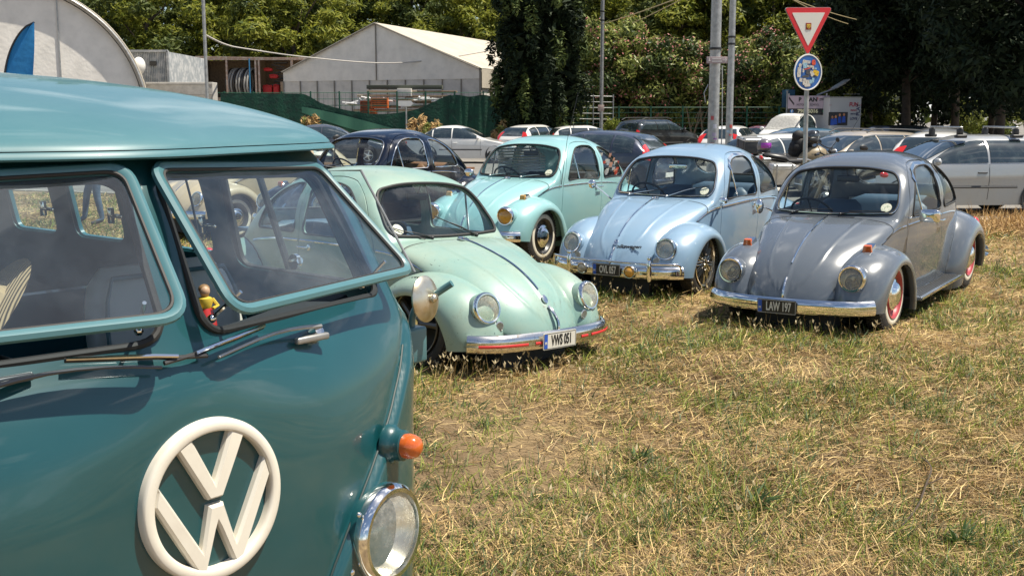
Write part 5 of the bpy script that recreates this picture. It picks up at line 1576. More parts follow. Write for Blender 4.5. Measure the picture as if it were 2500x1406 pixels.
def car_mesh(kind):
    T = TY[kind]; L_, W, H = T['L'], T['W'], T['H']; zt = pchip(T['zt']); zb = pchip(T['zb'])
    wb = pchip([(0, W*.30), (.05, W*.38), (.16, W*.44), (.5, W*.485), (1.0, W*.5), (L_-.9, W*.5), (L_-.3, W*.475), (L_-.08, W*.42), (L_, W*.34)])
    cab0, cab1 = T['ws'][0], T['rw'][1]
    nn = pchip([(0, 3.0), (cab0 - .1, 5), (cab0 + .25, 4.5), (T['ws'][1] + .1, 3.3), (T['rw'][0] - .2, 3.2), (T['rw'][0] + .2, 4.0), (cab1 + .05, 5), (L_ + .01, 3.5)])
    b = MB(); rows = []
    for x in [0, .01, .03, .06, .1, .16, .24] + list(np.linspace(.32, L_ - .3, 58)) + [L_ - .24, L_ - .17, L_ - .11, L_ - .06, L_ - .03, L_ - .01, L_]:
        z1, z0, w, n = zt(x), zb(x), wb(x), nn(x); z1 = max(z1, z0 + .01); zl = .20
        s_ = []
        for i in range(9):
            t = i / 9; z = zl + (z0 - zl) * t; s_.append((w * (1 - .06 * (1 - t) ** 3) + .012 * math.sin(math.pi * t) + (.010 if .62 < t < .8 else 0), z))
        inc = .16 if (cab0 < x < cab1) else .0
        for i in range(21):
            f = math.pi / 2 * i / 20; h = math.sin(f) ** (2 / n)
            s_.append((max(0, w * max(math.cos(f), 0) ** (2 / n) * (1 - inc * min(1, (z1 - z0) / .35) * h)), z0 + (z1 - z0) * h))
        s_[-1] = (0, z1)
        rows.append([(-x, y, z) for y, z in s_] + [(-x, -y, z) for y, z in reversed(s_[:-1])])
    b.grid(rows)
    for e in (0, -1):
        o = len(b.v); b.v += rows[e]; b.f.append(tuple(range(o, o + len(rows[e])))); b.m.append(0)
    me = b.mesh('car_body', [M['white']], merge=1e-5, angle=50)
    return T, me, bvh_of(me), zt, zb, wb
CM = {k: car_mesh(k) for k in TY}
def pmesh(bv, outl, fn, d, off, m_, name, par, rings=4):
    P = patch(bv, outl, fn, d, off + .005, rings + 3, .05)
    if P is None: return None
    b = MB(); b.grid(P, closed_v=True); return b.build(name, m_, par, merge=1e-5, angle=80)
CACHE = {}
M['car_trim'] = mat('grey bumper plastic', (0.05, 0.05, 0.052), 0.55)
M['chrome_lens'] = mat('clear lamp lens', (0.5, 0.5, 0.5), 0.1, .6, coat=1)
def modern_car(kind, name, label, x, Y, yaw, paint_m, opts=(), z=-.075, glassm=None):
    """yaw: way the nose points. Origin on the ground at the middle"""
    T, me, bv, zt, zb, wb = CM[kind]; L_ = T['L']
    t = thing(name, label, 'car', (x, Y, z), R(yaw), 'modern cars in the car park')
    gm = glassm or M['car_glass']
    off = bpy.data.objects  # noqa
    def shift(o):
        if o is not None: o.location = Vector(o.location) + Vector((L_ / 2, 0, 0))
        return o
    shift(link('body', remat(me, [paint_m]), t))
    # windscreens
    for nm, (a, c), d in (('windshield', T['ws'], (-1, 0, -.6)), ('back_window', T['rw'], (1, 0, -.5))):
        xm = (a + c) / 2; z0, z1 = (zt(a) + .02, zt(c) - .04) if nm == 'windshield' else (zt(c) + .02, zt(a) - .045)
        w0, w1 = wb(xm) * .86, wb(xm) * .68
        ol = rpoly([(-w0, z0), (w0, z0), (w1, z1), (-w1, z1)], .06, 4)
        fn = (lambda u, v: (.8, u, v)) if nm == 'windshield' else (lambda u, v: (-L_ - .8, u, v))
        dd = (-1, 0, 0) if nm == 'windshield' else (1, 0, 0)
        if kind == 'pickup' and nm == 'windshield' and 'sunshade' in opts: shift(pmesh(bv, ol, fn, dd, .006, M['shade'], nm, t))
        else: shift(pmesh(bv, ol, fn, dd, .006, gm, nm, t))
        if nm == 'back_window':
            b = MB(); p0 = shoot(bv, (-L_ - .5, 0, z0 + .02), (1, 0, 0), .015)
            if p0 is not None: b.tube([p0, p0 + Vector((.02, .28, .03))], .008, 5); shift(b.build('rear_wiper', M['black'], t))
    a, c = T['sg']; bounds = [a] + [p for p in T['pil'] if p < c] + [c]
    for s_ in (1, -1):
        for i in range(len(bounds) - 1):
            x0, x1 = bounds[i] + (.025 if i else 0), bounds[i + 1] - (.025 if i < len(bounds) - 2 else 0)
            xs_ = np.linspace(x0, x1, 9)
            top = [(q, max(min(zt(q) - .085 - .05 * 0, T['H'] - .12), T['belt'] + .05)) for q in xs_]
            bot = [(q, T['belt'] + .045 + .03 * (q - a) / (c - a)) for q in xs_[::-1]]
            ol = [(u, v) for u, v in top + bot]
            shift(pmesh(bv, ol, lambda u, v: (-u, 2 * s_, v), (0, -s_, 0), .005, gm, 'side_window', t, 3))
        # seams, handles, mirror, moulding
        for q in [T['sg'][0] - .05] + [p for p in T['pil'] if p < 9][:2] + ([2.18] if kind == 'pickup' else []):
            pp = [shoot(bv, (-q - .0, 2 * s_, zz), (0, -s_, 0), .0) for zz in np.linspace(.30, T['belt'] + .03, 8)]
            b = MB(); b.tube([p for p in pp if p is not None], .005, 5); shift(b.build('door_gap', M['black'], t))
        for q in [p - .13 for p in T['pil'] if p < 9][:2]:
            p0 = shoot(bv, (-q, 2 * s_, T['belt'] - .12), (0, -s_, 0), .012)
            b = MB(); b.box(p0, (.17, .03, .028), bev=.008); shift(b.build('door_handle', paint_m if 'paint_handle' in opts else M['car_trim'], t))
        p0 = shoot(bv, (-T['sg'][0] - .06, 2 * s_, T['belt'] + .06), (0, -s_, 0), .0)
        b = MB(); b.sphere(p0 + Vector((.02, s_ * .12, .02)), (.06, .10, .07)); b.tube([p0, p0 + Vector((0, s_ * .08, .0))], .02, 6); shift(b.build('side_mirror', paint_m, t))
        pp = [shoot(bv, (-q, 2 * s_, .53), (0, -s_, 0), .006) for q in np.linspace(T['ax'][0] + .5, T['ax'][1] - .45, 12)]
        b = MB(); b.tube(pp, .022, 4, sx=.5); shift(b.build('side_moulding', M['car_trim'], t))
        # wheels and arches
        for q in T['ax']:
            w_ = wheel(t, 0, s_, 'five', M['alu'], y=0, z=.30, Rt=.30, w=.17, white=False, rimR=.19)
            w_.location = (L_ / 2 - q, s_ * (wb(q) - .08), .31)
            b = MB(); b.lathe([(.365, wb(q) + .014), (.36, wb(q) + .022), (.33, wb(q) + .005), (.20, wb(q) - .03)], o=(-q, 0, .32), axis=(0, s_, 0), n=36); shift(b.build('wheel_arch', M['black'], t))
        # lamps
        lz = T['belt'] - (.13 if kind != 'hatch' else -.06)
        if kind == 'hatch' or kind == 'suv': ol = rpoly([(.0, lz - .16), (.30, lz - .12), (.22, lz + .16), (.10, lz + .20)], .03, 3)
        else: ol = rpoly([(.0, lz - .16), (.20, lz - .16), (.24, lz + .06), (.04, lz + .08)], .03, 3)
        dv = Vector((.72, -s_ * .70, 0)); uv = Vector((.70, s_ * .72, 0))
        org = Vector((-L_ + .18, s_ * (wb(L_ - .18) - .05), 0)) - dv * 1.0
        shift(pmesh(bv, [(u - .17, v) for u, v in ol], lambda u, v: org + uv * u + Vector((0, 0, v)), dv, .008, M['red_lens'], 'tail_light', t))
        dv2 = Vector((-.80, -s_ * .60, 0)); uv2 = Vector((-.60, s_ * .80, 0)); org2 = Vector((-.16, s_ * (wb(.16) - .10), 0)) - dv2 * 1.0
        hz_ = zt(.1) - .06
        shift(pmesh(bv, [(u, v + hz_) for u, v in rpoly([(-.17, -.07), (.2, -.05), (.26, .08), (-.14, .035)], .03, 3)], lambda u, v: org2 + uv2 * u + Vector((0, 0, v)), dv2, .008, M['chrome_lens'], 'headlight', t))
    # bumpers in dark trim, number panel, antenna, rails
    b = MB(); b.box((-L_ + .0, 0, .36), (.10, T['W'] * .78, .12), bev=.04); shift(b.build('rear_bumper', M['car_trim'] if 'dark_bumper' in opts else paint_m, t))
    b = MB(); b.box((-.0, 0, .34), (.10, T['W'] * .70, .12), bev=.04); shift(b.build('front_bumper', M['car_trim'], t))
    b = MB(); b.box((-L_ - .055, 0, .50 if kind != 'suv' else .62), (.012, .46, .10)); shift(b.build('number_panel', M['white'], t, smooth=False))
    if 'antenna' in opts:
        b = MB(); b.tube([(-T['ws'][1] - .25, .0, zt(T['ws'][1] + .25)), (-T['ws'][1] - .55, 0, zt(T['ws'][1] + .3) + .40)], .006, 5); shift(b.build('antenna', M['black'], t))
    if 'rails' in opts:
        for s_ in (1, -1):
            pp = [(-q, s_ * T['W'] * .36, zt(q) + .045 - (.04 if k in (0, 8) else 0)) for k, q in enumerate(np.linspace(T['ws'][1] + .15, T['rw'][0] - .1, 9))]
            b = MB(); b.tube(pp, .018, 6); shift(b.build('roof_rail', M['car_trim'], t))
    if 'carrier' in opts:
        for q in (1.98, 3.02):
            cb = bpy.data.objects.new('roof_carrier', None); COL.objects.link(cb); cb.parent = t; shift(cb)
            b = MB(); b.box((-q, 0, T['H'] + .12), (.05, 1.24, .035), bev=.012); b.build('crossbar', M['alu'], cb)
            for s_ in (1, -1):
                b = MB(); b.box((-q, s_ * .56, T['H'] + .02), (.10, .09, .16), bev=.02); b.box((-q, s_ * .60, T['H'] - .04), (.20, .12, .06), bev=.02); b.build('foot', M['black'], cb)
    if 'heads' in opts:
        pass
    return t
M['shade'] = mat('folded silver sunshade', (0.42, 0.41, 0.38), 0.6, noise=(12, (0.32, 0.31, 0.29), .4, .6), bump=(20, .5, .03))
P1 = paint
c_silver = P1('silver paint', (0.42, 0.43, 0.44), dust=.2, flake=.35); c_silver2 = P1('pewter silver paint', (0.40, 0.41, 0.41), dust=.25, flake=.35)
c_white = P1('white paint', (0.68, 0.67, 0.64), dust=.15); c_navy = P1('slate blue paint', (0.035, 0.045, 0.075), dust=.10, flake=.3)
c_black = P1('black paint', (0.012, 0.013, 0.015), dust=.06); c_blue = P1('petrol blue paint', (0.03, 0.09, 0.14), dust=.10)
c_beige = P1('champagne paint', (0.46, 0.40, 0.32), dust=.2, flake=.3); c_dsil = P1('graphite silver paint', (0.16, 0.17, 0.18), dust=.12, flake=.3); c_dk = P1('dark grey blue paint', (0.03, 0.035, 0.05), dust=.1)
modern_car('estate', 'parked_car', 'silver estate with a roof carrier at the right edge, seen side on', wx(2334, 20.4) + .15, 20.5, 184, c_silver2, ('carrier',))
modern_car('hatch', 'parked_car', 'white hatchback with red tail lamp behind the grey rounded saloon', wx(2330, 24.0), 24.6, 62, c_white, ('dark_bumper',))
modern_car('estate', 'parked_car', 'champagne estate car with roof rails facing left, behind the road sign pole', wx(2098, 25.5), 26.0, 205, c_beige, ('rails', 'antenna'))
modern_car('sedan', 'parked_car', 'graphite saloon roof just above the white hatchback', wx(2275, 33), 33.5, 172, c_dsil)
modern_car('suv', 'parked_car', 'black car under the trees beyond the champagne estate', wx(2135, 40), 39.0, 200, c_black, z=-.22)
modern_car('hatch', 'parked_car', 'petrol blue car with its windscreen facing left, under the round sign', wx(1975, 31), 33.0, 198, c_blue)
modern_car('hatch', 'parked_car', 'silver hatchback whose red lamp shows beside the motorcycles', wx(1965, 27), 28.0, 28, c_white, z=-.18)
modern_car('hatch', 'parked_car', 'white hatchback with slanted red lamps between the two lamp posts and the pickup', wx(1818, 40), 42.0, 62, c_white)
modern_car('pickup', 'pickup_truck', 'white pickup with a sunshade in its windscreen below the black phone number banner', wx(1975, 44), 45.5, 232, c_white, ('sunshade',), z=.05)
modern_car('hatch', 'parked_car', 'dark red car almost hidden between the white hatchback and the pickup', wx(1900, 47), 48.5, 60, P1('dark red paint', (.16, .02, .02)), z=-.1)
modern_car('suv', 'parked_car', 'black off roader with roof rails parked before the oleander hedge', wx(1618, 50), 52.0, 38, c_black, ('rails', 'dark_bumper'), z=.0)
modern_car('hatch', 'parked_car', 'slate blue hatchback with a big red tail lamp behind the turquoise saloon', wx(1436, 24.5), 25.2, 150, c_navy, ('paint_handle',), z=-.06)
modern_car('sedan', 'parked_car', 'silver saloon seen side on between the navy and the turquoise rounded saloons', wx(1128, 43), 43.5, -8, c_white, ('antenna', 'paint_handle'))
modern_car('hatch', 'parked_car', 'small white hatchback with red lamps left of the tall thin post', wx(1318, 46), 47.5, 50, c_white)
modern_car('hatch', 'parked_car', 'white car roof just showing above the slate blue hatchback', wx(1450, 44), 45.5, 10, c_white, z=-.10)
modern_car('sedan', 'parked_car', 'dark grey blue car behind the tall motorcycle windscreen at the left', wx(790, 40), 41.5, 5, c_dk, z=-.02)

# ================================================================ motorcycles
M['moto_tan'] = mat('matt sand tank', (0.22, 0.17, 0.10), 0.45, coat=.2)
M['moto_metal'] = mat('engine metal', (0.32, 0.31, 0.29), 0.35, .8)
M['case_silver'] = mat('aluminium case', (0.62, 0.62, 0.60), 0.38, .75, noise=(7, (0.5, 0.5, 0.48), .45, .6))
def motorcycle(label, x, Y, yaw, body_m, screen=False, cases=False, top=False, lean=R(8), z=-.0):
    t = thing('motorcycle', label, 'motorcycle', (x, Y, z), R(yaw), 'motorcycles', rx=lean)
    for q, n_ in ((0, 'wheel'), (-1.45, 'wheel')):
        w_ = bpy.data.objects.new('wheel', None); COL.objects.link(w_); w_.parent = t; w_.location = (q, 0, .32)
        b = MB(); b.tube([(.265 * math.cos(a), 0, .265 * math.sin(a)) for a in np.linspace(0, 6.283, 40, endpoint=False)], .055, 10, closed=True); b.build('tyre', M['tyre'], w_)
        b = MB(); b.tube([(.22 * math.cos(a), 0, .22 * math.sin(a)) for a in np.linspace(0, 6.283, 32, endpoint=False)], .016, 6, closed=True)
        for k in range(14):
            a = 6.283 * k / 14; b.tube([(.03 * math.cos(a + .4), .03, .03 * math.sin(a + .4)), (.215 * math.cos(a), 0, .215 * math.sin(a))], .003, 4); b.tube([(.03 * math.cos(a - .4), -.03, .03 * math.sin(a - .4)), (.215 * math.cos(a), 0, .215 * math.sin(a))], .003, 4)
        b.lathe([(.04, -.05), (.04, .05)], axis=(0, 1, 0), n=16); b.lathe([(.13, .055), (.05, .055)], axis=(0, 1, 0), n=24); b.build('rim', M['moto_metal'], w_)
        b = MB(); b.grid([[(q + .345 * math.cos(a), yy, .32 + .345 * math.sin(a)) for yy in (-.07, -.04, 0, .04, .07)] for a in np.linspace(R(20 if q == 0 else 40), R(150 if q == 0 else 170), 14)]); b.build('mudguard', body_m, t)
    b = MB()
    for s_ in (1, -1): b.tube([(.02, s_ * .10, .32), (-.16, s_ * .10, .70), (-.28, s_ * .09, 1.0)], [.028, .030, .024], 8)
    b.build('fork', M['moto_metal'], t)
    b = MB(); b.tube([(-.26, 0, .92), (-.42, 0, .80), (-.50, 0, .35), (-.95, 0, .30), (-1.05, 0, .70)], .022, 6); b.tube([(-.26, 0, .98), (-.9, 0, .78), (-1.35, 0, .86)], .02, 6)
    for s_ in (1, -1): b.tube([(-1.0, s_ * .07, .38), (-1.45, s_ * .09, .32)], .022, 6)
    b.build('frame', M['black'], t)
    b = MB(); b.box((-.62, 0, .42), (.42, .30, .26), bev=.05)
    for s_ in (1, -1):
        b.lathe([(.09, 0), (.10, .04), (.085, .10), (.085, .20), (.07, .23), (.03, .24)], o=(-.58, s_ * .08, .46), axis=(0, s_, .15), n=18)
        for k in range(6): b.lathe([(.105, .08 + k * .02), (.105, .086 + k * .02)], o=(-.58, s_ * .08, .46), axis=(0, s_, .15), n=18)
    b.build('engine', M['moto_metal'], t)
    b = MB(); rows = []
    for k, (xx, w_, z0, z1) in enumerate(((-.25, .05, .88, .96), (-.30, .13, .80, 1.06), (-.42, .17, .74, 1.12), (-.60, .17, .74, 1.09), (-.75, .12, .76, .98), (-.82, .05, .80, .90))):
        rows.append([(xx, w_ * math.cos(a), (z0 + z1) / 2 + (z1 - z0) / 2 * math.sin(a)) for a in np.linspace(0, 6.283, 18, endpoint=False)])
    b.grid(rows, closed_v=True); b.build('tank', body_m, t)
    b = MB(); rows = []
    for xx, w_, z0, z1 in ((-.76, .08, .80, .88), (-.82, .13, .78, .90), (-1.05, .15, .80, .90), (-1.12, .13, .84, .97), (-1.45, .11, .90, 1.0), (-1.52, .05, .92, .97)):
        rows.append([(xx, w_ * math.cos(a), (z0 + z1) / 2 + (z1 - z0) / 2 * math.sin(a)) for a in np.linspace(0, 6.283, 16, endpoint=False)])
    b.grid(rows, closed_v=True); b.build('seat', M['black'], t)
    b = MB(); b.tube(spline([(-.38, .40, 1.10), (-.30, .30, 1.13), (-.27, .12, 1.09), (-.27, -.12, 1.09), (-.30, -.30, 1.13), (-.38, -.40, 1.10)], 4), .013, 8)
    for s_ in (1, -1): b.tube([(-.36, s_ * .36, 1.105), (-.41, s_ * .44, 1.085)], .020, 8); b.tube([(-.28, s_ * .36, 1.10), (-.31, s_ * .44, 1.09)], .006, 5)
    b.build('handlebar', M['black'], t)
    for s_ in (1, -1):
        b = MB(); b.tube([(-.32, s_ * .30, 1.13), (-.28, s_ * .36, 1.24), (-.28, s_ * .40, 1.28)], .006, 6); b.sphere((-.28, s_ * .43, 1.30), (.018, .075, .045)); b.build('mirror', M['black'], t)
    headlight(t, (-.10, 0, .98), (1, 0, 0), .085, M['black'], 'lens', 'headlight', bucket=.10)
    b = MB(); b.tube([(-.62, .12, .40), (-.9, .16, .30), (-1.5, .17, .42)], [.025, .035, .045], 10); b.build('exhaust', M['chrome'], t)
    b = MB(); b.sphere((-1.56, 0, .90), (.03, .07, .04)); b.build('tail_light', M['red_lens'], t)
    b = MB(); b.tube([(-.4, -.08, .34), (-.36, -.30, .02)], .012, 6); b.build('side_stand', M['black'], t)
    if screen:
        b = MB(); b.grid([[(-.12 - .30 * v, .24 * u * (1 - .35 * v ** 2), 1.02 + .50 * v - .05 * u * u) for u in np.linspace(-1, 1, 11)] for v in np.linspace(0, 1, 9)]); b.build('windscreen', M['glass'], t)
        b = MB(); b.sphere((-.10, 0, .98), (.16, .22, .14)); b.build('fairing', body_m, t)
    if cases:
        for s_ in (1, -1):
            cs = bpy.data.objects.new('side_case', None); COL.objects.link(cs); cs.parent = t
            b = MB(); b.box((-1.28, s_ * .36, .66), (.46, .24, .38), bev=.035); b.build('case_shell', M['case_silver'], cs)
            b = MB()
            for q in (-.15, .15): b.box((-1.28 + q, s_ * .364, .66), (.035, .25, .395), bev=.01)
            b.box((-1.28, s_ * .362, .76), (.47, .25, .012)); b.build('case_strap', M['galv'], cs)
            b = MB(); b.tube(spline([(-.98, s_ * .30, .92), (-.72, s_ * .34, .90), (-.62, s_ * .34, .70), (-.66, s_ * .32, .44), (-.98, s_ * .28, .46)], 4), .014, 6); b.build('crash_bar', M['alu'], t)
    if top:
        cs = bpy.data.objects.new('top_case', None); COL.objects.link(cs); cs.parent = t
        b = MB(); b.box((-1.62, 0, 1.14), (.40, .46, .26), bev=.03); b.build('case_shell', M['car_trim'], cs)
        b = MB(); b.box((-1.62, 0, 1.29), (.42, .48, .06), bev=.02); b.build('lid', M['case_silver'], cs)
        b = MB()
        for q in (-.13, .13): b.box((-1.62, q, 1.21), (.415, .04, .25), bev=.01)
        b.build('case_strap', M['black'], cs)
    return t
m1 = motorcycle('sand coloured touring motorcycle with silver side cases behind the light blue saloon', wx(2045, 21), 21.0, 10, M['moto_tan'], cases=True, z=.05)
m2 = motorcycle('dark motorcycle with a strapped top case, farther behind the light blue saloon', wx(2000, 23.3), 23.3, 12, M['car_trim'], top=True, z=-.03)
m3 = motorcycle('black motorcycle with chrome engine seen through the grey saloon windows', wx(2010, 16.6), 16.8, 105, M['black'])
m4 = motorcycle('black motorcycle with a tall clear windscreen behind the navy saloon', wx(800, 19.5), 19.6, -60, M['ivory'], screen=True, z=-.02)
def helmet(label, p, c1, c2, rz):
    t = thing('helmet', label, 'helmet', p, rz)
    b = MB(); b.sphere((0, 0, .0), (.155, .125, .135), nu=24, nv=16); b.build('shell', c1, t)
    b = MB(); b.grid([[(.160 * math.cos(u) * math.cos(v), .130 * math.sin(u) * math.cos(v), .01 + .14 * math.sin(v)) for u in np.linspace(-1.1, 1.1, 14)] for v in np.linspace(-.35, .35, 6)]); b.build('visor', c2, t)
    b = MB(); b.tube([(.12 * math.cos(a), .10 * math.sin(a), -.10) for a in np.linspace(0, 6.283, 24, endpoint=False)], .022, 6, closed=True); b.build('rim_padding', M['black'], t)
helmet('grey helmet with a bright purple visor resting on the motorcycle seat', (wx(1868, 20.8), 20.8, wz(354, 20.8)), mat('helmet grey', (.12, .11, .12), .3, coat=.8), mat('purple visor', (.30, .02, .36), .15, coat=1), R(-70))
helmet('shiny black helmet with coloured stickers hung high beside the sign pole', (wx(1985, 20.8), 20.8, wz(333, 20.8)), mat('helmet black', (.03, .03, .03), .12, coat=1, noise=(14, (.5, .35, .2), .66, .68)), mat('smoke visor', (.06, .07, .08), .05, coat=1), R(-60))
b = MB()
for i in range(22):
    a, c_ = rng.normal(0, .075), rng.normal(0, .08); b.sphere((a, rng.normal(0, .03), c_ - .05), (.10 + .03 * rng.random(), .07, .10 + .04 * rng.random()), nu=8, nv=6)
for k in range(4): b.tube([(rng.normal(0, .08), -.08, .05), (rng.normal(0, .05), -.10, -.12), (rng.normal(0, .08), -.06, -.28)], .012, 5)
o = b.build('riding_bag', mat('black nylon', (.012, .012, .013), .7), None); o.location = (wx(1955, 20.9), 20.95, wz(352, 20.9)); tag(o, 'crumpled black riding gear bundled under the shiny helmet', 'bag')

# ================================================================ person whose legs show through the van
def person():
    p = thing('person', 'person in blue jeans standing on the field, legs seen through the van windows', 'person', (wx(222, 17.3), 17.4, 0), R(200))
    V_ = {'pel': (0, 0, .95, .135), 'sp': (.0, 0, 1.12, .125), 'ch': (.01, 0, 1.32, .15), 'nk': (.0, 0, 1.48, .055), 'hb': (.01, 0, 1.56, .075), 'hd': (.015, 0, 1.64, .088), 'ht': (.01, 0, 1.72, .07),
          'hl': (0, .10, .90, .09), 'kl': (.02, .13, .50, .062), 'al': (-.05, .15, .09, .042), 'fl': (.06, .16, .045, .036), 'tl': (.13, .165, .035, .028),
          'hr': (0, -.10, .90, .09), 'kr': (.16, -.13, .52, .062), 'ar': (.22, -.14, .10, .042), 'fr': (.33, -.15, .05, .036), 'tr': (.40, -.155, .035, .028),
          'sl': (0, .18, 1.40, .055), 'el': (-.03, .24, 1.14, .042), 'wl': (.06, .25, .92, .030), 'sr': (0, -.18, 1.40, .055), 'er': (-.03, -.24, 1.14, .042), 'wr': (.06, -.25, .92, .030)}
    E_ = ['pel sp', 'sp ch', 'ch nk', 'nk hb', 'hb hd', 'hd ht', 'pel hl', 'hl kl', 'kl al', 'al fl', 'fl tl', 'pel hr', 'hr kr', 'kr ar', 'ar fr', 'fr tr', 'ch sl', 'sl el', 'el wl', 'ch sr', 'sr er', 'er wr']
    for s_, w_ in ((1, 'wl'), (-1, 'wr')):
        for k in range(5):
            x0, y0, z0 = V_[w_][:3]; V_['%s%d' % (w_, k)] = (x0 + .03 + (.02 if k == 0 else 0) - .012 * (k - 2), y0 - s_ * .0 + s_ * .004 * k, z0 - (.05 if k == 0 else .085), .010)
            V_['%sb%d' % (w_, k)] = (x0 + .05 + (.03 if k == 0 else 0) - .012 * (k - 2), y0 + s_ * .002 * k - s_ * .012, z0 - (.09 if k == 0 else .15 + .012 * (k == 2)), .008)
            E_ += ['%s %s%d' % (w_, w_, k), '%s%d %sb%d' % (w_, k, w_, k)]
    ks = list(V_)
    me = bpy.data.meshes.new('person_body'); me.from_pydata([V_[k][:3] for k in ks], [tuple(ks.index(q) for q in e.split()) for e in E_], [])
    o = link('body', me, None); md = o.modifiers.new('skin', 'SKIN'); sv = me.skin_vertices[0].data
    for i, k in enumerate(ks): sv[i].radius = (V_[k][3], V_[k][3]); sv[i].use_root = (k == 'pel')
    o.modifiers.new('sub', 'SUBSURF').levels = 2
    dg = bpy.context.evaluated_depsgraph_get(); dg.update(); m2 = bpy.data.meshes.new_from_object(o.evaluated_get(dg)); bpy.data.objects.remove(o)
    skin = mat('skin', (.42, .24, .16), .5); jeans = mat('blue jeans', (.045, .085, .14), .85, noise=(5, (.12, .18, .25), .45, .7), bump=(25, .5, .01)); shirt = mat('dark shirt', (.05, .06, .07), .8); shoe = mat('dark shoes', (.06, .055, .05), .6)
    m2.materials.clear()
    for q in (skin, jeans, shirt, shoe): m2.materials.append(q)
    for f in m2.polygons:
        c = f.center; f.use_smooth = True
        f.material_index = 3 if c.z < .085 else 1 if c.z < 1.0 and abs(c.y) < .215 else 2 if 1.0 <= c.z < 1.46 and not (abs(c.y) > .2 and c.z < 1.18) else 0
    link('body', m2, p)
    b = MB(); b.sphere((-.01, 0, 1.69), (.10, .088, .085)); b.build('hair', mat('brown hair', (.04, .025, .015), .7), p)
    b = MB(); b.sphere((.10, 0, 1.635), (.018, .012, .02), nu=8, nv=6); b.build('nose', skin, p)
    for s_ in (1, -1):
        b = MB(); b.sphere((.088, s_ * .032, 1.66), .010, nu=8, nv=6); b.build('eye', M['black'], p)
        b = MB(); b.sphere((.01, s_ * .088, 1.645), (.02, .01, .03), nu=8, nv=6); b.build('ear', skin, p)
    b = MB(); b.sphere((.092, 0, 1.60), (.008, .024, .006), nu=8, nv=6); b.build('mouth', mat('lips', (.3, .1, .09), .5), p)
person()
# ================================================================ background structures
print('background')
M['canvas'] = mat('weathered white canvas', (0.76, 0.72, 0.66), 0.8, noise=(1.6, (0.62, 0.59, 0.54), 0.40, 0.75), bump=(6, .25, .05))
M['canvas_roof'] = mat('dull beige canvas roof', (0.46, 0.41, 0.33), 0.75, noise=(1.2, (0.36, 0.32, 0.26), 0.4, 0.75), bump=(5, .2, .05))  # duller beige canvas for the marquee and hall roofs
M['panel_white'] = mat('white wall panel', (0.58, 0.55, 0.51), 0.7, noise=(2.2, (0.44, 0.42, 0.39), 0.45, 0.75))
M['timber'] = mat('old timber', (0.26, 0.19, 0.12), 0.85, noise=(8, (0.14, 0.10, 0.07), 0.4, 0.7))
M['rust'] = mat('rusty steel', (0.36, 0.25, 0.19), 0.7, noise=(6, (0.48, 0.42, 0.36), 0.45, 0.65))
M['net'] = mat('green shade net', (0.005, 0.062, 0.036), 0.8, noise=(3, (0.006, 0.035, 0.024), .4, .65), bump=(9, .5, .05))
M['fence_green'] = mat('green fence steel', (0.012, 0.09, 0.05), 0.5)
M['orange'] = mat('orange crate plastic', (0.62, 0.13, 0.02), 0.5)
M['blue_cloth'] = mat('blue flag cloth', (0.015, 0.20, 0.48), 0.7, bump=(4, .4, .04))
M['container'] = mat('peeling grey container', (0.30, 0.32, 0.33), 0.7, noise=(3.5, (0.50, 0.50, 0.49), 0.45, 0.6, 9))

# ---- big white arched hall at the left, its end wall facing the camera
Yh = 44.0; hc = Vector((wx(26, Yh), Yh, 0)); hr = 308 / 2673 * Yh * .995; hz0 = 1.75
hall = thing('arched_hall', 'big white arched hall with a rounded end wall at the far left', 'building', (hc.x, hc.y, 0), R(21))
def arc_pts(r, n=48): return [(r * math.cos(math.pi * k / n), hz0 + r * math.sin(math.pi * k / n)) for k in range(n + 1)]
b = MB(); pts = [(hr, -.2)] + arc_pts(hr) + [(-hr, -.2)]
b.prism(pts, lambda u, v, d: (u, d, v), 0, .12); b.build('end_wall', M['canvas'], hall, angle=30)
for q in (1.95, -2.2):
    zt_ = hz0 + math.sqrt(max(hr ** 2 - q ** 2, 0)); b = MB(); b.box((q, -.03, zt_ / 2), (.05, .06, zt_ - .05)); b.build('wall_seam', M['galv'], hall, smooth=False)
b = MB(); P_ = []
for u, v in [(hr, -.2)] + arc_pts(hr) + [(-hr, -.2)]:
    s_ = 1.0; cx, cz = u, v - hz0 if v > hz0 else 0
    n_ = Vector((cx, 0, cz)).normalized()
    P_.append([Vector((u, yy, v)) + n_ * o_ for yy, o_ in ((-.22, .02), (-.22, .22), (.1, .26), (22, .26), (22, 0))])
b.grid(P_); b.build('roof_shell', M['canvas_roof'], hall)
b = MB(); b.tube([(u, -.24, v) for u, v in arc_pts(hr + .13)], .05, 6)
b.build('arch_tube', M['galv'], hall)
b = MB(); b.sphere((0, 0, 0), (.26, .3, .36)); tag(b.build('storage_tank', M['white'], None), 'rounded white tank poking out beside the arched hall', 'tank').location = (wx(346, Yh + 3), Yh + 3, wz(166, Yh + 3))
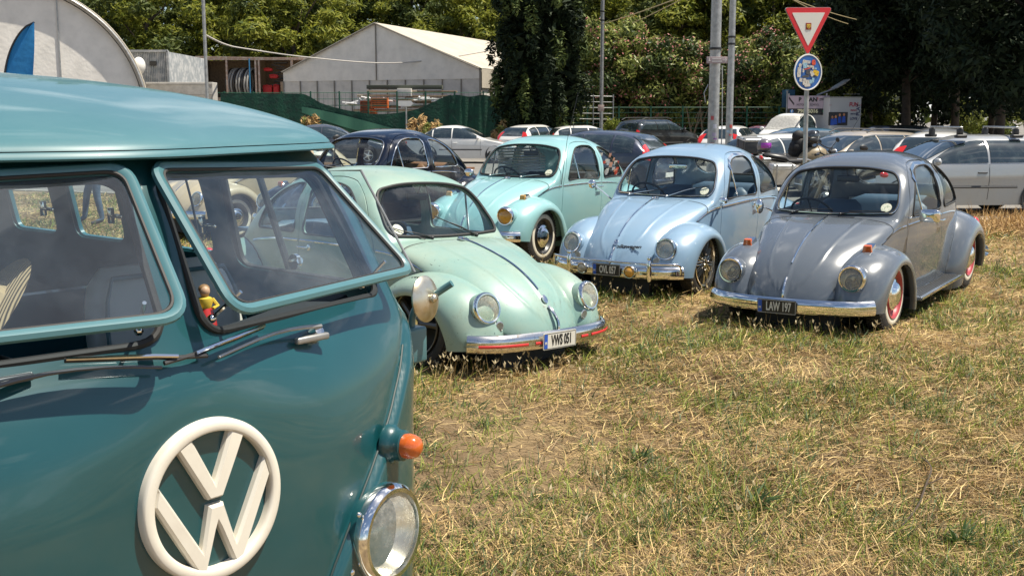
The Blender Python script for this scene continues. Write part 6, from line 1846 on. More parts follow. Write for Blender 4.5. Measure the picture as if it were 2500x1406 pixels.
# ---- blue feather flag
Yf = 36.0; fl = thing('feather_flag', 'blue feather flag standing before the white arched hall', 'flag', (wx(95, Yf), Yf, 0))
z1 = wz(66, Yf); z0 = wz(205, Yf)
ol = []
for k in range(17):
    t = k / 16; zz = z1 - (z1 - z0) * t; wl = .93 * (1 - (1 - t) ** 2.0) ** .62; ol.append((zz, wl))
b = MB(); P_ = []
for zz, wl in ol: P_.append([(-wl * u + .05 - .03 * 0 - (z1 - zz) * .09, .05 * math.sin(u * 7 + zz * 2), zz) for u in np.linspace(0, 1, 12)])
b.grid(P_); b.build('flag_cloth', M['blue_cloth'], fl)
b = MB(); pp = [(-ol[k][1] + .05 - (z1 - ol[k][0]) * .09, 0, ol[k][0]) for k in range(16, -1, -1)]
b.tube([(-.9, 0, -.1), (-.93, 0, z0 * .5)] + pp, .03, 6); b.build('flag_pole', M['black'], fl)
# ---- peeling container behind
Yc = 52.0; x0, x1 = wx(322, Yc), wx(417, Yc)
ct = thing('shipping_container', 'tall grey container with peeling paint beside the arched hall', 'container', ((x0 + x1) / 2, Yc, 0))
w_ = x1 - x0; h_ = wz(133, Yc)
b = MB(); P_ = []; xs_ = []
nr = 22
for k in range(nr * 4 + 1):
    xx = -w_ / 2 + w_ * k / (nr * 4); yy = (0, 0, .05, .05)[k % 4]; P_.append([(xx, yy, -.1), (xx, yy, h_)])
b.grid(P_); b.box((0, 3.1, h_ / 2), (w_, 6, h_ - .02)); b.build('steel_wall', M['container'], ct, smooth=False)
b = MB()
for xx in (-w_ / 2, w_ / 2): b.box((xx, -.02, h_ / 2), (.10, .12, h_ + .06))
b.box((0, -.02, h_ + .02), (w_, .12, .10)); b.build('frame_rail', M['container'], ct, smooth=False)
b = MB(); b.box((w_ * .12, -.03, h_ - .55), (.30, .03, .20)); b.build('vent_panel', M['black'], ct, smooth=False)
b = MB(); b.box((0, 0, 1.1), (3.0, .8, 2.2), bev=.03); 
for k in range(5): b.box((0, -.42, .3 + k * .45), (3.0, .03, .03))
o = tag(b.build('concrete_block_wall', mat('concrete', (.36, .34, .31), .9, noise=(4, (.26, .25, .23), .4, .7)), None), 'low grey concrete blocks between the container and the lamp post', 'wall'); o.location = (wx(447, 50), 50, wz(205, 50) - 2.2)
# ---- open storage container with hoses
Yo = 67.0; x0, x1 = wx(490, Yo), wx(760, Yo); w_ = x1 - x0; h_ = wz(150, Yo)
oc = thing('open_container', 'open sided rusty container full of hoses and red gear left of the marquee', 'container', (x0, Yo, 0))
zb_ = wz(232, Yo) - .3
b = MB()
for f in (0, .245, .505, .535, .83): b.box((w_ * f + .05, 0, h_ / 2), (.13 if f in (0, .83) else .10, .14, h_))
b.box((w_ / 2, 0, h_), (w_ + .2, .16, .16)); b.box((w_ / 2, 0, zb_), (w_ + .2, .16, .16)); b.box((w_ / 2, 1.2, h_ + .06), (w_ + .3, 2.6, .07), rot=Matrix.Rotation(R(1), 3, 'Y'))
b.build('frame', M['rust'], oc, smooth=False)
ORD = ['first', 'second', 'third', 'fourth', 'fifth', 'sixth', 'seventh', 'eighth', 'ninth', 'tenth']
b = MB(); b.box((w_ / 2, 2.4, h_ / 2), (w_, .05, h_)); b.box((0, 1.2, h_ / 2), (.05, 2.4, h_)); b.box((w_ * .52, 1.2, h_ / 2), (.05, 2.4, h_)); b.box((w_ / 2, 1.2, zb_ - .1), (w_, 2.4, .05)); b.build('inner_wall', M['timber'], oc, smooth=False)
for k in range(9):
    b = MB(); c_ = Vector((w_ * .27 + k * .17, .9 - .04 * k, zb_ + .95)); b.tube([c_ + Vector((.18 * 0, .85 * math.cos(a) * .9, .88 * math.sin(a))) + Vector((math.sin(a) * .05 + .25 * math.cos(a), 0, 0)) for a in np.linspace(0, 6.283, 32, endpoint=False)], .06, 8, closed=True)
    o = tag(b.build('coiled_hose', mat('hose grey', (.30, .29, .27), .6) if k % 3 else M['black'], None), 'thick pale hose coil on edge in the open container, %s coil from the left' % ORD[k], 'hose', 'hose coils in the open container'); o.location = (x0, Yo, 0)
    if k % 3 == 0: o['label'] = 'black hose coil in the open container, %s coil from the left' % ORD[k]; o['group'] = 'black hose coils in the open container'
for k, (dx, dz_, w2, h2) in enumerate(((.60, .55, .55, .60), (.66, 1.35, .50, .22), (.61, 1.75, .50, .18), (.68, .50, .35, .75))):
    b = MB(); b.box((0, 0, 0), (w2, .4, h2), bev=.06); b.tube([(-w2 / 2, -.2, h2 * .3), (0, -.26, h2 * .5), (w2 / 2, -.2, h2 * .3)], .03, 6)
    o = tag(b.build('red_bag', mat('red gear', (.50, .02, .02), .6), None), ['large red bag at the bottom of the right hand shelf', 'red bundle on the middle shelf of the open container', 'thin red bundle on the top shelf of the open container', 'upright red bag beside the cardboard box'][k], 'bag', 'red gear in the open container'); o.location = (x0 + w_ * dx, Yo + .5, zb_ + dz_)
b = MB()
for k in range(9): b.box((w_ * (.70 + .02 * (k % 3)), .7, zb_ + .9 + .18 * k), (.8, .5, .05), rot=Matrix.Rotation(rng.normal(0, .12), 3, 'Y'))
b.build('shelf_board', M['black'], oc, smooth=False)
b = MB(); b.box((0, 0, 0), (.55, .5, .85), bev=.01); b.box((0, -.26, 0), (.05, .01, .86)); o = tag(b.build('cardboard_box', mat('cardboard', (.36, .25, .16), .85), None), 'tall cardboard box at the right end of the open container', 'box'); o.location = (x0 + w_ * .77, Yo + .3, zb_ + .6)
b = MB(); b.tube([(w_ * .46, -.1, zb_), (w_ * .46, -.1, h_)], .04, 6); b.build('blue_pipe', mat('blue pipe', (.02, .16, .32), .5), oc)

# ---- white marquee
Ym = 62.0; X = lambda px: wx(px, Ym)
mq = thing('marquee', 'large white gabled marquee with weathered canvas behind the green fence', 'tent', (X(921), Ym, 0), -R(22)); Yq = 0.0
xl, xr, xp = -6.1, 6.3, 0.0; zl, zr, zp = 4.25, 4.25, wz(68, Ym)
zl = zr = (zl + zr) / 2; dz_ = .52
bk = 17.0
b = MB(); P_ = []
n = 40
for k in range(n + 1):
    x = xl + (xr - xl) * k / n; zt_ = zl + (zp - zl) * (x - xl) / (xp - xl) if x < xp else zr + (zp - zr) * (xr - x) / (xr - xp)
    P_.append([(x, Yq + .02 * math.sin(k * 1.7), zl - dz_ + (zt_ - zl + dz_) * t) for t in np.linspace(0, 1, 6)])
b.grid(P_); b.build('gable_canvas', M['canvas'], mq)
b = MB(); b.grid([[(xp, Yq - .12, zp + .03), (xr + .12, Yq - .12, zr + .03)], [(xp, Yq + bk, zp + .03), (xr + .12, Yq + bk, zr + .03)]])
for q in np.linspace(0, 1, 4)[1:]:
    pass
P_ = [[(xp + (xr + .12 - xp) * u, Yq - .12 + bk * v, zp + (zr - zp) * u + .03 - .10 * math.sin(math.pi * u) * abs(math.sin(3 * math.pi * v))) for u in np.linspace(0, 1, 14)] for v in np.linspace(0, 1, 25)]
b = MB(); b.grid(P_)
P2 = [[(2 * xp - p[0], p[1], p[2]) for p in r_] for r_ in P_]
P2 = [[(xp - (xp - xl + .12) * k / 13, r_[0][1], zp + (zl - zp) * k / 13 + .03) for k in range(14)] for r_ in P_]
b.grid(P2); b.build('roof_canvas', M['canvas_roof'], mq)
b = MB(); b.grid([[(xr + .14, Yq - .1, zr), (xr + .14, Yq - .1, zr - 1.0)], [(xr + .14, Yq + bk, zr), (xr + .14, Yq + bk, zr - 1.0)]]); b.build('side_valance', M['canvas_roof'], mq, smooth=False)
b = MB()
npn = 11
for k in range(npn):
    a_, c_ = xl + (xr - xl) * k / npn, xl + (xr - xl) * (k + 1) / npn
    b.box(((a_ + c_) / 2, Yq + .06, (zl - dz_) / 2), (c_ - a_ - .05, .06, zl - dz_))
b.box((xr, Yq + bk / 2, (zr - .9) / 2), (.06, bk, zr - .9)); b.box((xl, Yq + bk / 2, (zr - .9) / 2), (.06, bk, zr - .9))
b.build('wall_panel', M['panel_white'], mq, smooth=False)
TFM = mat('tent frame', (.22, .20, .17), .6)
for k in range(npn + 1): b = MB(); b.box((xl + (xr - xl) * k / npn, Yq + .01, (zl - dz_) / 2), (.055, .09, zl - dz_)); b.build('wall_post', TFM, mq, smooth=False)
for k in range(6): b = MB(); b.box((xr + .02, Yq + bk * k / 5, zr / 2), (.12, .12, zr)); b.build('wall_post', TFM, mq, smooth=False)
for p_, q_ in (((xp, zp), (xr, zr)), ((xp, zp), (xl, zl))):
    b = MB(); b.tube([(p_[0], Yq - .14, p_[1]), (q_[0], Yq - .14, q_[1])], .045, 6); b.build('rafter', TFM, mq)
b = MB(); b.box((xp, Yq - .03, (zp + zl - dz_) / 2), (.05, .05, zp - zl + dz_)); b.build('gable_post', TFM, mq, smooth=False)
b = MB(); b.tube(spline([(wx(509, 40), 40, wz(95, 40)), (wx(560, 46), 46, wz(118, 46)), (X(640), Ym - 3, wz(135, Ym)), (X(760), Ym - 2, wz(150, Ym)), (X(930), Ym - 1, wz(162, Ym)), (X(1060), Ym - 1, wz(155, Ym)), (X(1215), Ym, wz(128, Ym))], 6), .035, 5)
tag(b.build('festoon_cable', mat('pale cable', (.45, .42, .38), .7), None), 'pale sagging cable from the lamp post across the marquee front', 'cable')

# ---- timber and crate stack before the marquee
Ys = 58.5
def stack_board(px, py, wpx, hpx, m_, name, label, cat, grp, dy=0.0):
    w2 = wpx / 2673 * Ys; h2 = hpx / 2673 * Ys
    b = MB(); b.box((0, 0, 0), (w2, .9, h2), bev=min(.01, h2 * .2))
    o = tag(b.build(name, m_, None), label, cat, grp); o.location = (wx(px, Ys), Ys + dy, wz(py, Ys)); return o
stack_board(990, 216, 180, 9, mat('green tarp', (.07, .08, .06), .8), 'tarp_bundle', 'long dark green tarp bundle on top of the timber stack', 'bundle', None)
for k, (px, py, w2) in enumerate(((960, 226, 120), (1040, 227, 150), (930, 236, 110), (1055, 238, 120), (985, 247, 150), (1060, 251, 110), (900, 256, 90), (1020, 262, 160), (960, 270, 190), (1075, 268, 80))):
    stack_board(px, py, w2, 5, M['timber'] if k % 2 else mat('pale plank', (.44, .36, .26), .8), 'timber_plank', 'flat weathered plank in the stack before the marquee, %s of ten counted from the top' % ORD[k], 'plank', 'planks piled before the marquee', dy=.1 * (k % 3))
for k, (px, py) in enumerate(((905, 244), (945, 248), (1025, 245), (1065, 247), (880, 252), (1000, 258), (1050, 262))):
    b = MB(); 
    for q in range(5): b.tube([(rng.normal(0, .3), rng.normal(0, .1), rng.normal(0, .08)), (rng.normal(0, .3) + .3, 0, rng.normal(0, .08))], .05, 6)
    o = tag(b.build('plastic_wrap', mat('white wrap', (.6, .6, .6), .5), None), 'crumpled white plastic wrap in the timber stack, %s piece from the left' % ORD[[1, 2, 4, 6, 0, 3, 5][k]], 'wrapping', 'white wrap in the timber stack'); o.location = (wx(px, Ys), Ys - .5, wz(py, Ys))
def crate(px, py, w2, h2, m_, label):
    t = thing('plastic_crate', label, 'crate', (wx(px, Ys - .8), Ys - .8, wz(py, Ys - .8)), 0, 'crates by the timber stack'); b = MB()
    for k in range(5): b.box((0, -.3, -h2 / 2 + h2 * (k + .5) / 5), (w2, .04, h2 / 5 * .62)); b.box((0, .3, -h2 / 2 + h2 * (k + .5) / 5), (w2, .04, h2 / 5 * .62))
    for s_ in (-1, 1): b.box((s_ * w2 / 2, 0, 0), (.05, .66, h2))
    b.box((0, 0, -h2 / 2), (w2, .6, .04)); b.box((0, -.31, h2 / 2 - .03), (w2 + .04, .06, .06)); b.build('crate_shell', m_, t, smooth=False)
    b = MB(); b.box((0, 0, 0), (w2 * .9, .56, h2 * .85), bev=.03); b.build('contents', M['timber'], t)
crate(928, 253, .82, .52, M['orange'], 'bright orange plastic crate before the timber stack')
crate(897, 262, .60, .62, mat('rusty crate', (.30, .07, .02), .6), 'rust brown crate left of the orange one')
crate(912, 275, .30, .28, M['orange'], 'small orange crate under the orange and the brown ones')
o = stack_board(992, 229, 33, 18, M['panel_white'], 'white_board', 'square white board leaning on the timber stack', 'board', None, dy=-.6)
b = MB()
for q in (0, .8): b.box((q, 0, .55), (.05, .05, 1.1))
for q in (.2, .5, .8, 1.05): b.box((.4, 0, q), (.85, .04, .06))
o = tag(b.build('wooden_pallet', M['timber'], None), 'white slatted pallet upright at the right end of the marquee', 'pallet'); o.location = (wx(1197, 59), 59, wz(238, 59) - .2)

# ---- mesh fence with sagging green net
def fence(name, label, px0, px1, Y0, Y1, zt_, posts=8, wires=9):
    a, c = Vector((wx(px0, Y0), Y0, 0)), Vector((wx(px1, Y1), Y1, 0)); t = thing(name, label, 'fence', a); d = c - a
    b = MB()
    for k in range(wires): zz = .1 + (zt_ - .12) * k / (wires - 1); b.tube([Vector((0, 0, zz)), d + Vector((0, 0, zz))], .014, 4)
    for k in range(int(d.length / .22)): q = d * (k * .22 / d.length); b.tube([q + Vector((0, 0, .1)), q + Vector((0, 0, zt_))], .005, 3)
    b.build('mesh_panel', M['fence_green'], t, smooth=False)
    for k in range(posts + 1):
        q = d * (k / posts); b = MB(); b.box(q + Vector((0, -.03, zt_ / 2)), (.075, .06, zt_ + .1)); b.build('post', M['fence_green'], t, smooth=False)
    return t
Yn = 55.5; zf = wz(228, Yn)
fence('mesh_fence', 'green wire mesh fence with shade net before the marquee', 480, 1250, Yn, Yn, zf, 11, 10)
fence('mesh_fence', 'green wire mesh fence below the pink flowering hedge', 1280, 2060, Yn + 1, Yn, wz(262, Yn), 10, 9)
def net(name, label, px0, px1, top, bot, Y=Yn - .15, sag=.03):
    n = 60; P_ = []
    for k in range(n + 1):
        px = px0 + (px1 - px0) * k / n; t_ = top(px); b_ = bot(px)
        P_.append([(wx(px, Y), Y + sag * (math.sin(k * .37 + v * 2) + .5 * math.sin(k * 1.1 + 1)), wz(t_ + (b_ - t_) * v, Y)) for v in np.linspace(0, 1, 8)])
    b = MB(); b.grid(P_); return tag(b.build(name, M['net'], None), label, 'net')
tp = pchip([(480, 230), (735, 231), (790, 255), (860, 272), (930, 279), (1000, 272), (1060, 250), (1095, 235), (1110, 233), (1300, 236)])
net('shade_net', 'green shade net hanging in a deep sag along the fence', 540, 1102, tp, lambda p: 345)
net('shade_net', 'dark green shade net stretched tight left of the cypress', 1096, 1262, lambda p: 236 + 2 * math.sin(p * .1), lambda p: 345, Y=Yn - .30)
b = MB(); P_ = []
for k in range(25):
    px = 740 + (1000 - 740) * k / 24; tt = 262 + 62 * (k / 24) ** 1.2; P_.append([(wx(px, Yn), Yn - .3 - .03 * math.sin(k), wz(tt + v * (14 + 14 * math.sin(math.pi * k / 24)), Yn)) for v in (0, .5, 1)])
b.grid(P_); tag(b.build('net_strip', mat('loose pale net', (.06, .19, .12), .8), None), 'loose paler strip of net drooping across the green net', 'net')

# ---- posts, signs
def post(label, px, Y, r, z1, name='lamp_post', lean=0.0, rtop=None, m_=None, cat='post', bands=()):
    t = thing(name, label, cat, (wx(px, Y), Y, -.08), 0); b = MB()
    b.tube([(0, 0, 0), (lean * .5, 0, z1 / 2), (lean, 0, z1)], [r, (r + (rtop or r)) / 2, rtop or r], 16); b.build('shaft', m_ or M['galv'], t)
    for zz in bands:
        b = MB(); b.lathe([(r * 1.06, -.03), (r * 1.12, 0), (r * 1.06, .03)], o=(lean * zz / z1, 0, zz), axis=(0, 0, 1), n=16); b.build('band', M['black'], t)
    return t
post('tall grey post rising left of the marquee', 508, 40, .06, 8, bands=(2.2, 6.0))
p3 = post('thick grey lamp post with small stickers and a direction sign', 1742, 27, .14, 9, rtop=.115, lean=.0, bands=(3.4,))
p4 = post('slim grey post close to the right of the thick lamp post', 1781, 33, .11, 9, rtop=.085, bands=(3.9, 4.1, 6.0))
p5 = post('thin tall post in front of the pink flowering hedge', 1468, 52, .085, 9, bands=(6.2, 6.6))
b = MB(); b.tube([(.20, -.02, 0), (.21, -.02, 1.5), (.19, -.02, 2.5), (.17, -.02, 3.0)], .015, 6); b.tube([(-.16, -.05, 2.55), (-.26, -.08, 2.35), (-.22, -.08, 2.12), (-.14, -.06, 2.2)], .012, 6); b.build('hanging_cable', M['galv'], p3)
for i, (zz, dx, w2, h2, c_) in enumerate(((1.10, -.05, .10, .10, (.5, .06, .05)), (1.35, .0, .14, .09, (.35, .3, .4)), (1.55, .02, .12, .10, (.45, .45, .5)), (1.75, -.06, .06, .10, (.45, .08, .08)), (1.0, .04, .08, .05, (.6, .6, .6)), (1.25, .05, .10, .04, (.25, .12, .3)))):
    b = MB(); b.grid([[(.143 * math.sin(a), -.143 * math.cos(a), zz + v) for a in np.linspace(dx * 5 - .35, dx * 5 + .35 * w2 * 8, 6)] for v in (-h2 / 2, h2 / 2)]); b.build('sticker', mat('sticker', c_, .6), p3)
for i, (zz, a0, h2, c_) in enumerate(((1.5, .3, .10, (.5, .08, .06)), (1.35, -.5, .07, (.4, .5, .6)), (1.25, .2, .05, (.6, .1, .1)))):
    b = MB(); b.grid([[(.115 * math.sin(a), -.115 * math.cos(a), zz + v) for a in np.linspace(a0 - .4, a0 + .4, 5)] for v in (-h2 / 2, h2 / 2)]); b.build('sticker', mat('sticker', c_, .6), p4)
ds = thing('direction_sign', 'small faded pink brown direction sign strapped to the thick lamp post', 'sign', (wx(1743, 27), 26.8, wz(154, 27)))
M['sign_mauve'] = mat('faded mauve sign', (.38, .30, .30), .5)
b = MB(); b.box((0, 0, 0), (.50, .02, .155), bev=.004); b.build('sign_panel', M['sign_mauve'], ds)
b = MB()
for y0, (q0, q1) in ((.03, (-.12, .10)), (-.03, (-.12, .12))):
    for k in range(9): b.box((q0 + (q1 - q0) * (k + .5) / 9, -.012, y0), (.016, .004, .028))
b.build('worn_lettering', M['white'], ds, smooth=False)
me = text_mesh('\u2192', .14, .001, M['white']); place('arrow', me, ds, Vector((.185, -.014, 0)), (1, 0, 0), (0, 0, 1))
b = MB(); b.tube([(-.21, -.014, -.02), (-.19, -.014, .0), (-.19, -.014, .045)], .006, 4); b.tube([(-.19, -.014, .0), (-.165, -.014, -.02)], .006, 4); b.build('pictogram', M['white'], ds)
b = MB(); b.box((0, 0, 0), (.29, .015, .29), bev=.004); o = tag(b.build('notice_plate', mat('faded pink plate', (.45, .30, .27), .6, noise=(9, (.55, .48, .42), .45, .6)), None), 'little faded pink notice plate on the thin post', 'sign'); o.location = (wx(1467, 51.8), 51.8, wz(265, 51.8))
# road name arrow before the fence
asg = thing('arrow_sign', 'blank white arrow shaped sign on a short pole before the green fence', 'sign', (wx(992, 50), 50, 0))
b = MB(); b.tube([(0, 0, -.1), (0, 0, wz(262, 50))], .035, 8); b.build('pole', M['galv'], asg)
b = MB(); b.prism([(-.34, -.12), (.22, -.12), (.33, 0), (.22, .12), (-.34, .12)], lambda u, v, d: (u, d, v), -.03, .0); o = b.build('arrow_panel', M['white'], asg, smooth=False); o.location = (0, -.05, wz(254, 50))

# yield sign with the stickered round sign beneath
Yg = 14.6
ys = thing('road_sign', 'red bordered white triangle sign above a sticker covered round blue sign on one pole', 'sign', (wx(1973, Yg), Yg, -.02), R(0))
zc = wz(78, Yg); lean = -.055
b = MB(); b.tube([(0, 0, 0), (lean * .6, 0, 2.0), (lean, 0, wz(40, Yg))], .030, 14); b.build('pole', M['galv'], ys)
tr = bpy.data.objects.new('triangle_sign', None); COL.objects.link(tr); tr.parent = ys; tr.location = (lean - .012, -.05, wz(30, Yg)); tr.rotation_euler = (0, R(-1.5), R(14))
tw = .335
tri = lambda k: [(-tw * k, -.0 - (1 - k) * .19), (0, -.60 + (1 - k) * .37), (tw * k, -.0 - (1 - k) * .19)]
b = MB(); b.prism(rpoly(tri(1.03), .055, 6), lambda u, v, d: (u, d, v), .003, .012); b.build('back_plate', M['galv'], tr, angle=30)
b = MB(); b.prism(rpoly(tri(1.0), .05, 6), lambda u, v, d: (u, d, v), -.006, .002); b.build('red_border', mat('sign red', (.66, .012, .018), .3, coat=.3), tr, angle=30)
b = MB(); b.prism(rpoly([(-.235, -.062), (0, -.485), (.235, -.062)], .012, 4), lambda u, v, d: (u, d, v), -.009, -.006); b.build('white_field', mat('sign white', (.72, .69, .62), .35, coat=.2), tr, angle=30)
b = MB(); b.box((0, -.011, -.235), (.078, .003, .085)); b.build('sticker', mat('dark red sticker', (.30, .04, .02), .5), tr, smooth=False)
b = MB(); b.prism(rpoly([(-.026, .028), (.026, .028), (.026, -.010), (0, -.034), (-.026, -.010)], .008, 3), lambda u, v, d: (u, d, v - .235), -.0155, -.0125); b.build('sticker_shield', M['yellow'], tr, smooth=False)
b = MB(); 
for q, w_ in ((-.012, .005), (.012, .005)): b.box((q, -.0165, -.228), (.008, .002, .008))
b.box((0, -.0165, -.245), (.022, .002, .006)); b.build('sticker_mark', mat('sticker brown', (.25, .06, .02), .5), tr, smooth=False)
rs = bpy.data.objects.new('round_sign', None); COL.objects.link(rs); rs.parent = ys; rs.location = (lean * .72, -.05, wz(178, Yg)); rs.rotation_euler = (0, 0, R(26))
rr_ = .232
b = MB(); b.lathe([(0, -.004), (rr_ * .93, -.004), (rr_ * .93, 0), (0, 0)], axis=(0, -1, 0), n=48); b.build('blue_disc', mat('sign blue', (.012, .10, .36), .35, coat=.3), rs, angle=30)
b = MB(); b.lathe([(rr_ * .93, -.003), (rr_ * .94, .006), (rr_, .006), (rr_ * 1.01, 0), (rr_, -.008)], axis=(0, -1, 0), n=48); b.build('rim', M['white'], rs)
stk = [(-.135, .085, .05, .05, 0), (-.06, .12, .08, .07, 0), (.0, .13, .06, .04, .3), (.085, .125, .065, .075, 2), (-.055, .085, .07, .07, 3), (.03, .075, .11, .028, 0), (-.02, .045, .10, .016, 2), (-.15, .025, .06, .07, 0), (-.155, -.03, .06, .07, 0), (-.085, .02, .03, .05, 0),
       (0, .0, .075, .06, 4), (-.04, -.055, .12, .03, 4), (.075, .06, .03, .05, 0), (.125, -.005, .10, .07, 5), (.07, -.03, .06, .05, 0), (.05, .0, .05, .04, 0), (-.12, -.10, .05, .05, 0), (-.03, -.13, .12, .06, 0), (-.01, -.165, .10, .04, 0), (.045, -.12, .05, .05, 3), (.08, -.10, .04, .06, 3), (-.06, -.095, .05, .03, 0), (.115, .05, .04, .02, 3), (.03, .105, .02, .02, 6), (.1, -.045, .04, .02, 6)]
scol = {0: (.50, .47, .42), .3: (.45, .43, .4), 2: (.55, .07, .03), 3: (.25, .42, .52), 4: (.06, .06, .07), 5: (.62, .40, .02), 6: (.02, .02, .02)}
for i, (u, v, w2, h2, c_) in enumerate(stk):
    b = MB(); a = rng.normal(0, .12); ol = rpoly([(-w2 / 2, -h2 / 2), (w2 / 2, -h2 / 2), (w2 / 2, h2 / 2), (-w2 / 2, h2 / 2)], min(w2, h2) * (.5 if i % 3 == 0 else .25), 4)
    b.prism(ol, lambda uu, vv, d: (u + uu * math.cos(a) - vv * math.sin(a), -.0045 - d - i * .00035, v + uu * math.sin(a) + vv * math.cos(a)), 0, .0006)
    b.build('sticker', mat('sticker', scol[c_], .55, noise=(60, tuple(q * .45 for q in scol[c_]), .55, .60)), rs, smooth=False)

# ---- billboard panels, box trailer, blue board
Yb = 47.5; z0b, z1b = wz(281, Yb), wz(236, Yb); xa, xb = wx(1922, Yb), wx(2023, Yb)
bb = thing('banner_board', 'mauve motoring banner above a black strip with a phone number', 'sign', ((xa + xb) / 2, Yb, 0)); w2 = xb - xa; zs_ = wz(266, Yb)
b = MB(); b.box((0, 0, (z1b + zs_) / 2), (w2, .04, z1b - zs_)); b.build('banner_panel', mat('mauve banner', (.44, .35, .40), .5), bb, smooth=False)
b = MB(); b.box((0, 0, (z0b + zs_) / 2 - .002), (w2, .04, zs_ - z0b)); b.build('number_strip', M['black'], bb, smooth=False)
b = MB()
for q in (-w2 / 2 + .05, w2 / 2 - .1): b.tube([(q, .06, -.1), (q, .06, z1b + .1)], .04, 6)
b.build('leg', M['galv'], bb)
TX = lambda s_, sz, px, py, m_, sx=1.0, bold=.0, Y=Yb, par=bb, off=-.03, ctr=None: place('lettering', text_mesh(s_, sz, .002, m_, sx, bold=bold), par, (wx(px, Y) - par.location.x, off, wz(py, Y)), (1, 0, 0), (0, 0, 1))
TX('P', .24, 1951, 245.5, M['black'], .95, .01); TX('AN', .24, 1983, 245.5, M['black'], 1.05, .01); TX('3', .12, 1994, 243, M['red'], .8, .004)
TX('MOTOR', .13, 1953, 257.5, M['black'], .75); TX('SCHOOL', .13, 1987, 257.5, M['black'], .75)
TX('79016016', .215, 1971, 272.5, mat('cream lettering', (.62, .58, .36), .5), 1.02, .010)
b = MB(); b.lathe([(0, .032), (.075, .032), (.075, .02)], o=(wx(1932, Yb) - bb.location.x, 0, wz(272.5, Yb)), axis=(0, -1, 0), n=24); b.build('social_disc', mat('social blue', (.04, .22, .55), .5), bb)
TX('f', .16, 1932, 272.5, M['white'], 1, .006, off=-.036)
b = MB(); b.lathe([(.05, .032), (.075, .032), (.075, .02)], o=(wx(2012, Yb) - bb.location.x, 0, wz(272.5, Yb)), axis=(0, -1, 0), n=24); b.tube([(wx(2012, Yb) - bb.location.x - .02, -.03, wz(271, Yb)), (wx(2012, Yb) - bb.location.x + .015, -.03, wz(274, Yb))], .012, 5); b.build('phone_ring', mat('phone green', (.12, .50, .22), .5), bb)
for sgn, px0 in ((-1, 1924), (1, 1999)):
    b = MB()
    for k in range(26):
        for j in range(2): b.box((wx(px0 + k * .85 * (1 if sgn > 0 else .6), Yb) - bb.location.x, -.026, wz(239 + (j * 3) + (k * .62 if sgn < 0 else 5 - k * .15), Yb)), (.018, .004, .028), rot=Matrix.Rotation(.6, 3, 'Y'))
    b.build('tyre_tracks', M['black'], bb, smooth=False)
Yt = 46.5; xa, xb = wx(2025, Yt), wx(2101, Yt); w2 = xb - xa; zt_ = wz(241, Yt)
bt = thing('box_trailer', 'white box trailer with printed word panel and a photo of children', 'trailer', ((xa + xb) / 2, Yt, 0))
b = MB(); b.box((0, 1.4, zt_ / 2 + .15), (w2, 2.8, zt_ - .3)); b.build('box_body', mat('trailer white', (.50, .50, .50), .5), bt, smooth=False)
b = MB(); b.box((0, 1.4, zt_ + .02), (w2 + .06, 2.86, .05)); b.build('roof_edge', M['galv'], bt, smooth=False)
for s_ in (1, -1): wheel(bt, 0, s_, 'five', M['alu'], y=0, z=.3, Rt=.3, white=False).location = (s_ * (w2 / 2 - .1), 1.6, .3)
TT = lambda s_, sz, px, py, m_, sx=1.0, bold=0.0: TX(s_, sz, px, py, m_, sx, bold, Y=Yt, par=bt, off=-.008)
M['ink_red'] = mat('ink red', (.45, .06, .08), .6); M['ink_navy'] = mat('ink navy', (.06, .07, .15), .6)
TT('FUN', .24, 2083, 257, M['ink_red'], .80, .008); TT('FRIENDS', .085, 2083, 270.5, M['ink_red'], .8, .003); TT('IMITATE', .085, 2084, 279, M['ink_navy'], .9, .003); TT('LOVE', .15, 2084, 290, M['ink_navy'], .85, .005)
place('lettering', text_mesh('PLAY', .21, .002, M['ink_navy'], 1.05, bold=.005), bt, (wx(2094.5, Yt) - bt.location.x, -.008, wz(269, Yt)), (0, 0, 1), (-1, 0, 0))
b = MB(); b.box((wx(2046, Yt) - bt.location.x, -.006, wz(290, Yt)), (.80, .01, .55)); b.build('photo_print', mat('dark photo print', (.03, .03, .035), .5), bt, smooth=False)
for k, (px, py, c_) in enumerate(((2032, 288, .030), (2040, 287, .030), (2050, 283, .036), (2060, 282, .036))):
    xx = wx(px, Yt) - bt.location.x; zz = wz(py, Yt)
    b = MB(); b.prism(rpoly([(-.075, -.30), (.075, -.30), (.06, -.06), (.03, -.03), (-.03, -.03), (-.06, -.06)], .02, 3), lambda u, v, d: (xx + u, -.012 - d, zz + v), 0, .004); b.build('printed_figure', mat('print blue', (.02, .08, .42), .6), bt, smooth=False)
    b = MB(); b.prism([(.045 * math.cos(a), .06 * math.sin(a)) for a in np.linspace(0, 6.283, 14, endpoint=False)], lambda u, v, d: (xx + u, -.013 - d, zz + .03 + v), 0, .004); b.build('printed_face', mat('print skin', (.50, .22, .12), .6), bt, smooth=False)
b = MB()
for px in (2026, 2074, 2099): b.box((wx(px, Yt) - bt.location.x, -.006, wz(258, Yt)), (.12, .006, .012))
b.build('printed_line', M['ink_red'], bt, smooth=False)
b = MB(); b.box((0, 0, 0), (.56, .03, .78), bev=.004); o = tag(b.build('blue_board', mat('blue board', (.012, .07, .12), .5), None), 'plain dark blue board on a pole left of the mauve banner', 'sign'); o.location = (wx(1923, 49), 49, wz(243, 49))
b = MB(); b.tube([(0, 0, 0), (0, 0, wz(222, 48.6))], .035, 6); b.sphere((0, 0, wz(222, 48.6)), .05, nu=8, nv=6); o = tag(b.build('short_post', M['galv'], None), 'slim pale post standing before the blue board', 'post'); o.location = (wx(1920, 48.6), 48.6, -.08)
b = MB()
for k in range(5): b.box((1.2 + k * .16, 0, .05 + k * .0), (.12, .02, .02))
